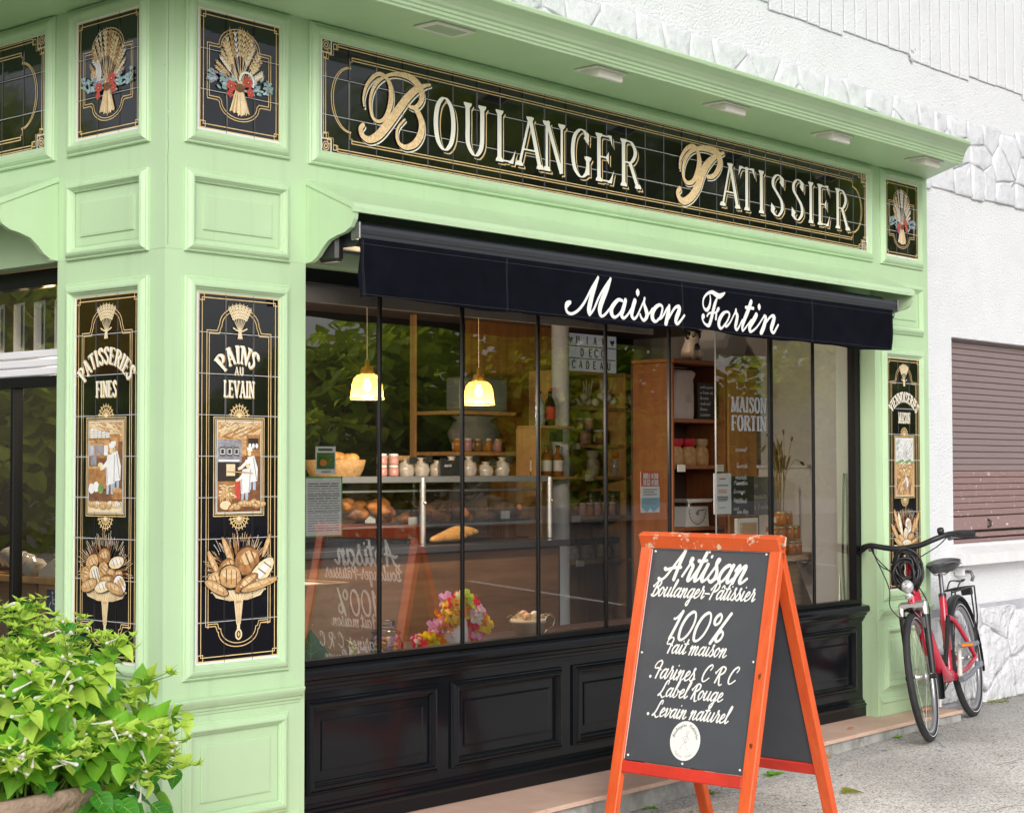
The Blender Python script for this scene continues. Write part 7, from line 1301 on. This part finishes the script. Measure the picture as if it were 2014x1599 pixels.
# end corner by the partition
hs = thing('jar_shelf', 'pale wooden shelf on a slanted bracket in the end corner of the window, carrying jars', 'shelf', (4.25, .6, .93)); boxes(hs, 'board', [((3.97, .46, .935), (4.588, .74, .965), 'pale_wood')]); mb = MB(); mb.prism([(4.10, .56, .934), (4.32, .56, .934), (4.585, .56, .55), (4.585, .56, .38)], (0, .03, 0), 'pale_wood'); sub(mb, 'bracket', hs)
for row, (n, z, x0) in enumerate(((4, .966, 4.045), (4, 1.052, 4.03), (2, 1.138, 4.11))):
    for k in range(n): jar(x0+.083*k, .53+.01*(k % 2), z, .038, .084, 'honey', 'lid_gold', ['honey jar in the bottom row of the jar stack', 'honey jar in the middle row of the jar stack', 'honey jar on top of the jar stack'][row], ['bottom row of honey jars', 'middle row of honey jars', 'top honey jars'][row], 'label')
fr_ = thing('picture_frame', 'pale ribbed wooden frame leaning behind the honey jars', 'frame', (3.95, .6, 1.0)); boxes(fr_, 'frame', [((3.80, .62, .966), (4.02, .64, 1.185), 'label')]); boxes(fr_, 'inset', [((3.83, .610, .985), (3.99, .6195, 1.16), 'pale_wood')])
board('price_board', 'black price board with faint chalk writing above the pale frame', 3.86, 4.10, .70, 1.20, 1.425, ['Pains', 'levain', 'tarte', 'ses'])
board('slate_board', 'grey slate with chalk lines hung on the white wainscot behind the wheat', 4.18, 4.52, .80, 1.19, 1.42, ['bon', 'levain', 'la base'], 'pane_grey')
wv = thing('wheat_bunch', 'bunch of dried wheat stalks with dark ears, rising behind the honey jars', 'dried wheat', (4.22, .58, 1.22)); mb = MB(); H2 = MB(); rnd = random.Random(4)
for k in range(22):
    a = rnd.uniform(-1, 1); b = (4.23+rnd.uniform(-.02, .02), .60+rnd.uniform(-.02, .02), .967); t = (4.23+a*.045, .60+rnd.uniform(-.03, .03), 1.48+rnd.uniform(-.04, .08)); mb.tube([b, t], .0022, 'wheat', 4); dx = a*.06; H2.tube([t, (t[0]+dx*.5, t[1], t[2]+.05), (t[0]+dx, t[1], t[2]+.085)], [.006, .008, .002], 'wheat_head', 6)
for q in (((4.20, .58, 1.40), (4.12, .56, 1.66), (4.00, .55, 1.66)), ((4.20, .58, 1.30), (4.05, .55, 1.60), (3.93, .54, 1.565)), ((4.23, .58, 1.4), (4.24, .58, 1.60), (4.23, .58, 1.70)), ((4.24, .58, 1.4), (4.30, .58, 1.58), (4.33, .58, 1.66)), ((4.24, .58, 1.42), (4.34, .57, 1.52), (4.43, .56, 1.49))):
    c_ = cr(q, 6); mb.tube(c_, .0022, 'wheat', 4); H2.tube(c_[-4:], [.004, .008, .008, .002], 'wheat_head', 6)
sub(mb, 'stalk', wv); sub(H2, 'ear', wv)
mb = MB(); mb.tube([(4.28, .24, .69), (4.385, .27, 1.44)], .0085, 'alu', 8); rd = mb; mb.tube(cr([(4.385, .27, 1.43), (4.378, .27, 1.50), (4.392, .27, 1.51), (4.398, .27, 1.46)], 4), .004, 'alu', 6); single(mb, 'window_pole', 'thin metal pole with a hooked end leaning in the end corner of the window', 'pole', None, (4.3, .25, .69))
mb = MB(); mb.tube(cr([(4.275, .20, 1.44), (4.262, .20, 1.2), (4.255, .20, .95), (4.275, .20, .72)], 6), .007, 'black_plastic', 8); single(mb, 'black_cable', 'black cable hanging down beside the end window post', 'cable', None, (4.27, .2, .72))
# ---------------------------------------------------------------- side window: wood desk, card terminal, bags, access sign
wd = thing('wooden_desk', 'rough wooden desk panel seen through the side window', 'desk', (-.4, 1.6, .1)); boxes(wd, 'front_panel', [((-.44, 1.00, .70), (-.41, 1.22, 1.0), 'plywood_pale'), ((-.44, 1.23, .70), (-.41, 2.3, 1.0), 'plywood')]); boxes(wd, 'desk_top', [((-.46, .98, 1.001), (-.345, 2.3, 1.030), 'shelf_wood')])
sgn = thing('access_sign', 'blue square wheelchair access sticker on the wooden desk', 'sign', (-.445, 1.1, .88)); mb = MB(); P = Plane((-.4415, 1.155, .868), (0, -1, 0), (0, 0, 1)); rect(mb, P, 0, 0, .105, .112, 'sticker_blue', .0004); sb_ = sub(mb, 'sticker', sgn); mb = MB(); disc(mb, P, .042, .100, .007, .007, 'paper', .0009, 10); line(mb, P, [(.042, .088), (.044, .056), (.072, .056), (.082, .026), (.094, .030)], .0075, 'paper', .0008); line(mb, P, [(.044, .073), (.064, .073)], .006, 'paper', .0010); line(mb, P, [(.048+.027*cos(radians(125+230*k/16)), .040+.027*sin(radians(125+230*k/16))) for k in range(17)], .0065, 'paper', .0012); sub(mb, 'wheelchair_symbol', sb_)
ct = thing('card_terminal', 'white wedge-shaped card terminal on the wooden desk', 'terminal', (-.40, 1.05, 1.031)); mb = MB(); mb.prism([(-.45, .99, 1.031), (-.45, 1.20, 1.031), (-.45, 1.20, 1.055), (-.45, 1.10, 1.105), (-.45, .99, 1.105)], (.09, 0, 0), 'figure_white'); sub(mb, 'case', ct); mb = MB(); mb.prism([(-.4515, 1.01, 1.075), (-.4515, 1.09, 1.075), (-.4515, 1.08, 1.095), (-.4515, 1.01, 1.095)], (.001, 0, 0), 'pane_grey'); sub(mb, 'screen', ct)
for k in range(4):
    mb = MB(); c_ = (-.42+.02*k, 1.28+.09*k, 1.06+.012*k); mb.ball(c_, (.05, .06, .045), 'bag_clear', 9, wob=.16); single(mb, 'plastic_bag', 'crumpled clear plastic bag on the wooden desk', 'bag', 'plastic bags on the wooden desk', c_)
# tilted louvers in the side window's top light, sky reflection painted white
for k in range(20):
    y = .72+.145*k; b = thing('transom_louver', 'tilted louver in the top light of the side window, with a painted pale sky reflection', 'window louver', (-.55, y, 1.93), 'tilted transom louvers'); mb = MB(); mb.add([(-.56, y-.005, 1.945), (-.52, y+.135, 1.945), (-.52, y+.135, 2.150), (-.56, y-.005, 2.150)], [(0, 1, 2, 3)], 'room_grey'); s0 = sub(mb, 'slat', b); mb = MB(); mb.add([(-.5660, y+.012, 1.958), (-.5365, y+.098, 1.958), (-.5365, y+.098, 2.138), (-.5660, y+.012, 2.138)], [(0, 1, 2, 3)], 'rail_sky_white'); sub(mb, 'sky_reflection', b)
# ================================================================ trees across the street and beside the shop (seen in the glass and the tiles)
def tree(lab, x, y, z0, h, r, cz, rz, n, L, seed, m='tree_leaf', trunks=1):
    rnd = random.Random(seed); root = empty('broadleaf_tree', lab, 'tree', (x, y, z0), 'trees around the street'); T = MB(); F = MB(); tips = []
    for q in range(trunks):
        bx = x+rnd.uniform(-.4, .4)*(trunks > 1); by = y+rnd.uniform(-.4, .4)*(trunks > 1)
        T.tube([(bx, by, z0-.1), (bx+rnd.uniform(-.2, .2), by, z0+h*.35), (x+rnd.uniform(-.3, .3), y, cz+rz*.4)], [.22*h/9, .15*h/9, .05], 'bark', 9)
        for k in range(9):
            a = rnd.uniform(0, 6.3); e = rnd.uniform(-.2, 1.1); p = Vector((x, y, z0+h*rnd.uniform(.3, .6))); t = Vector((x+r*.8*cos(a)*cos(e), y+r*.8*sin(a)*cos(e), cz+rz*.75*sin(e))); T.tube([p, (p+t)/2+Vector((0, 0, .2*rnd.random())), t], [.08*h/9, .045*h/9, .012], 'bark', 6)
    clumps = []
    for k in range(80):
        a = rnd.uniform(0, 6.3); e = math.asin(rnd.uniform(-1, 1)); q = rnd.uniform(.55, 1.0); clumps.append((Vector((x+r*q*cos(a)*cos(e), y+r*q*sin(a)*cos(e), cz+rz*q*sin(e))), r*rnd.uniform(.16, .34)))
    for k in range(n):
        c, cr_ = rnd.choice(clumps); v = Vector((rnd.gauss(0, 1), rnd.gauss(0, 1), rnd.gauss(0, .8))); v = v.normalized()*cr_*rnd.random()**.45; p = c+v
        if p.z < z0+.15: continue
        a = rnd.uniform(0, 6.3); d = Vector((cos(a), sin(a), rnd.uniform(-.8, .25))).normalized(); up = Vector((rnd.uniform(-.6, .6), rnd.uniform(-.6, .6), 1)); s_ = d.cross(up).normalized(); l = L*rnd.uniform(.6, 1.2); w = l*.42; u = s_.cross(d)
        F.add([p, p+d*l*.25+s_*w+u*w*.2, p+d*l*.62+s_*w*.85-u*l*.04, p+d*l-u*l*.2, p+d*l*.62-s_*w*.85-u*l*.04, p+d*l*.25-s_*w+u*w*.2], [(0, 1, 2, 3), (0, 3, 4, 5)], m if rnd.random() > .12 else 'tree_leaf_yellow')
    sub(T, 'trunk', root); sub(F, 'crown', root)
tree('tall leafy tree across the street, mirrored in the middle of the shop window', 21.6, -16.2, .74, 12, 4.9, 7.2, 5.6, 21000, .31, 3)
tree('low bushy tree across the street, mirrored behind the first pendant lamp', 16.6, -17.2, .74, 4, 2.3, 2.3, 1.5, 5000, .30, 4)
tree('broad leafy tree across the street, mirrored in the end panes of the shop window', 40, -19.2, .74, 9, 5.0, 6.0, 5.2, 11000, .34, 5)
tree('dense tree further along the street, mirrored in the far tiles', 45, -18, .74, 13, 7, 7, 6, 3500, .6, 6)
tree('leafy tree beyond the side of the shop, mirrored in the side window', -9.9, 15.4, -.03, 7, 3.3, 2.9, 2.5, 7000, .27, 8, trunks=4)
tree('second leafy tree beyond the side of the shop, mirrored by the plant', -13.2, 21.5, -.03, 9, 4.2, 4.2, 3.6, 6000, .34, 9, trunks=3)
tree('added low round bush on the far verge, first filler under the tall tree', 19.6, -15.0, .74, 3, 2.4, 2.0, 1.5, 4200, .26, 12)  # bushes added to block the pale horizon gap mirrored below the crown
tree('added low round bush on the far verge, second filler under the tall tree', 23.4, -14.9, .74, 3, 2.5, 1.9, 1.4, 4200, .26, 13)
tree('added low round bush on the far verge, filler beyond the tall tree', 29.5, -15.2, .74, 3, 2.8, 2.0, 1.5, 4200, .28, 14)
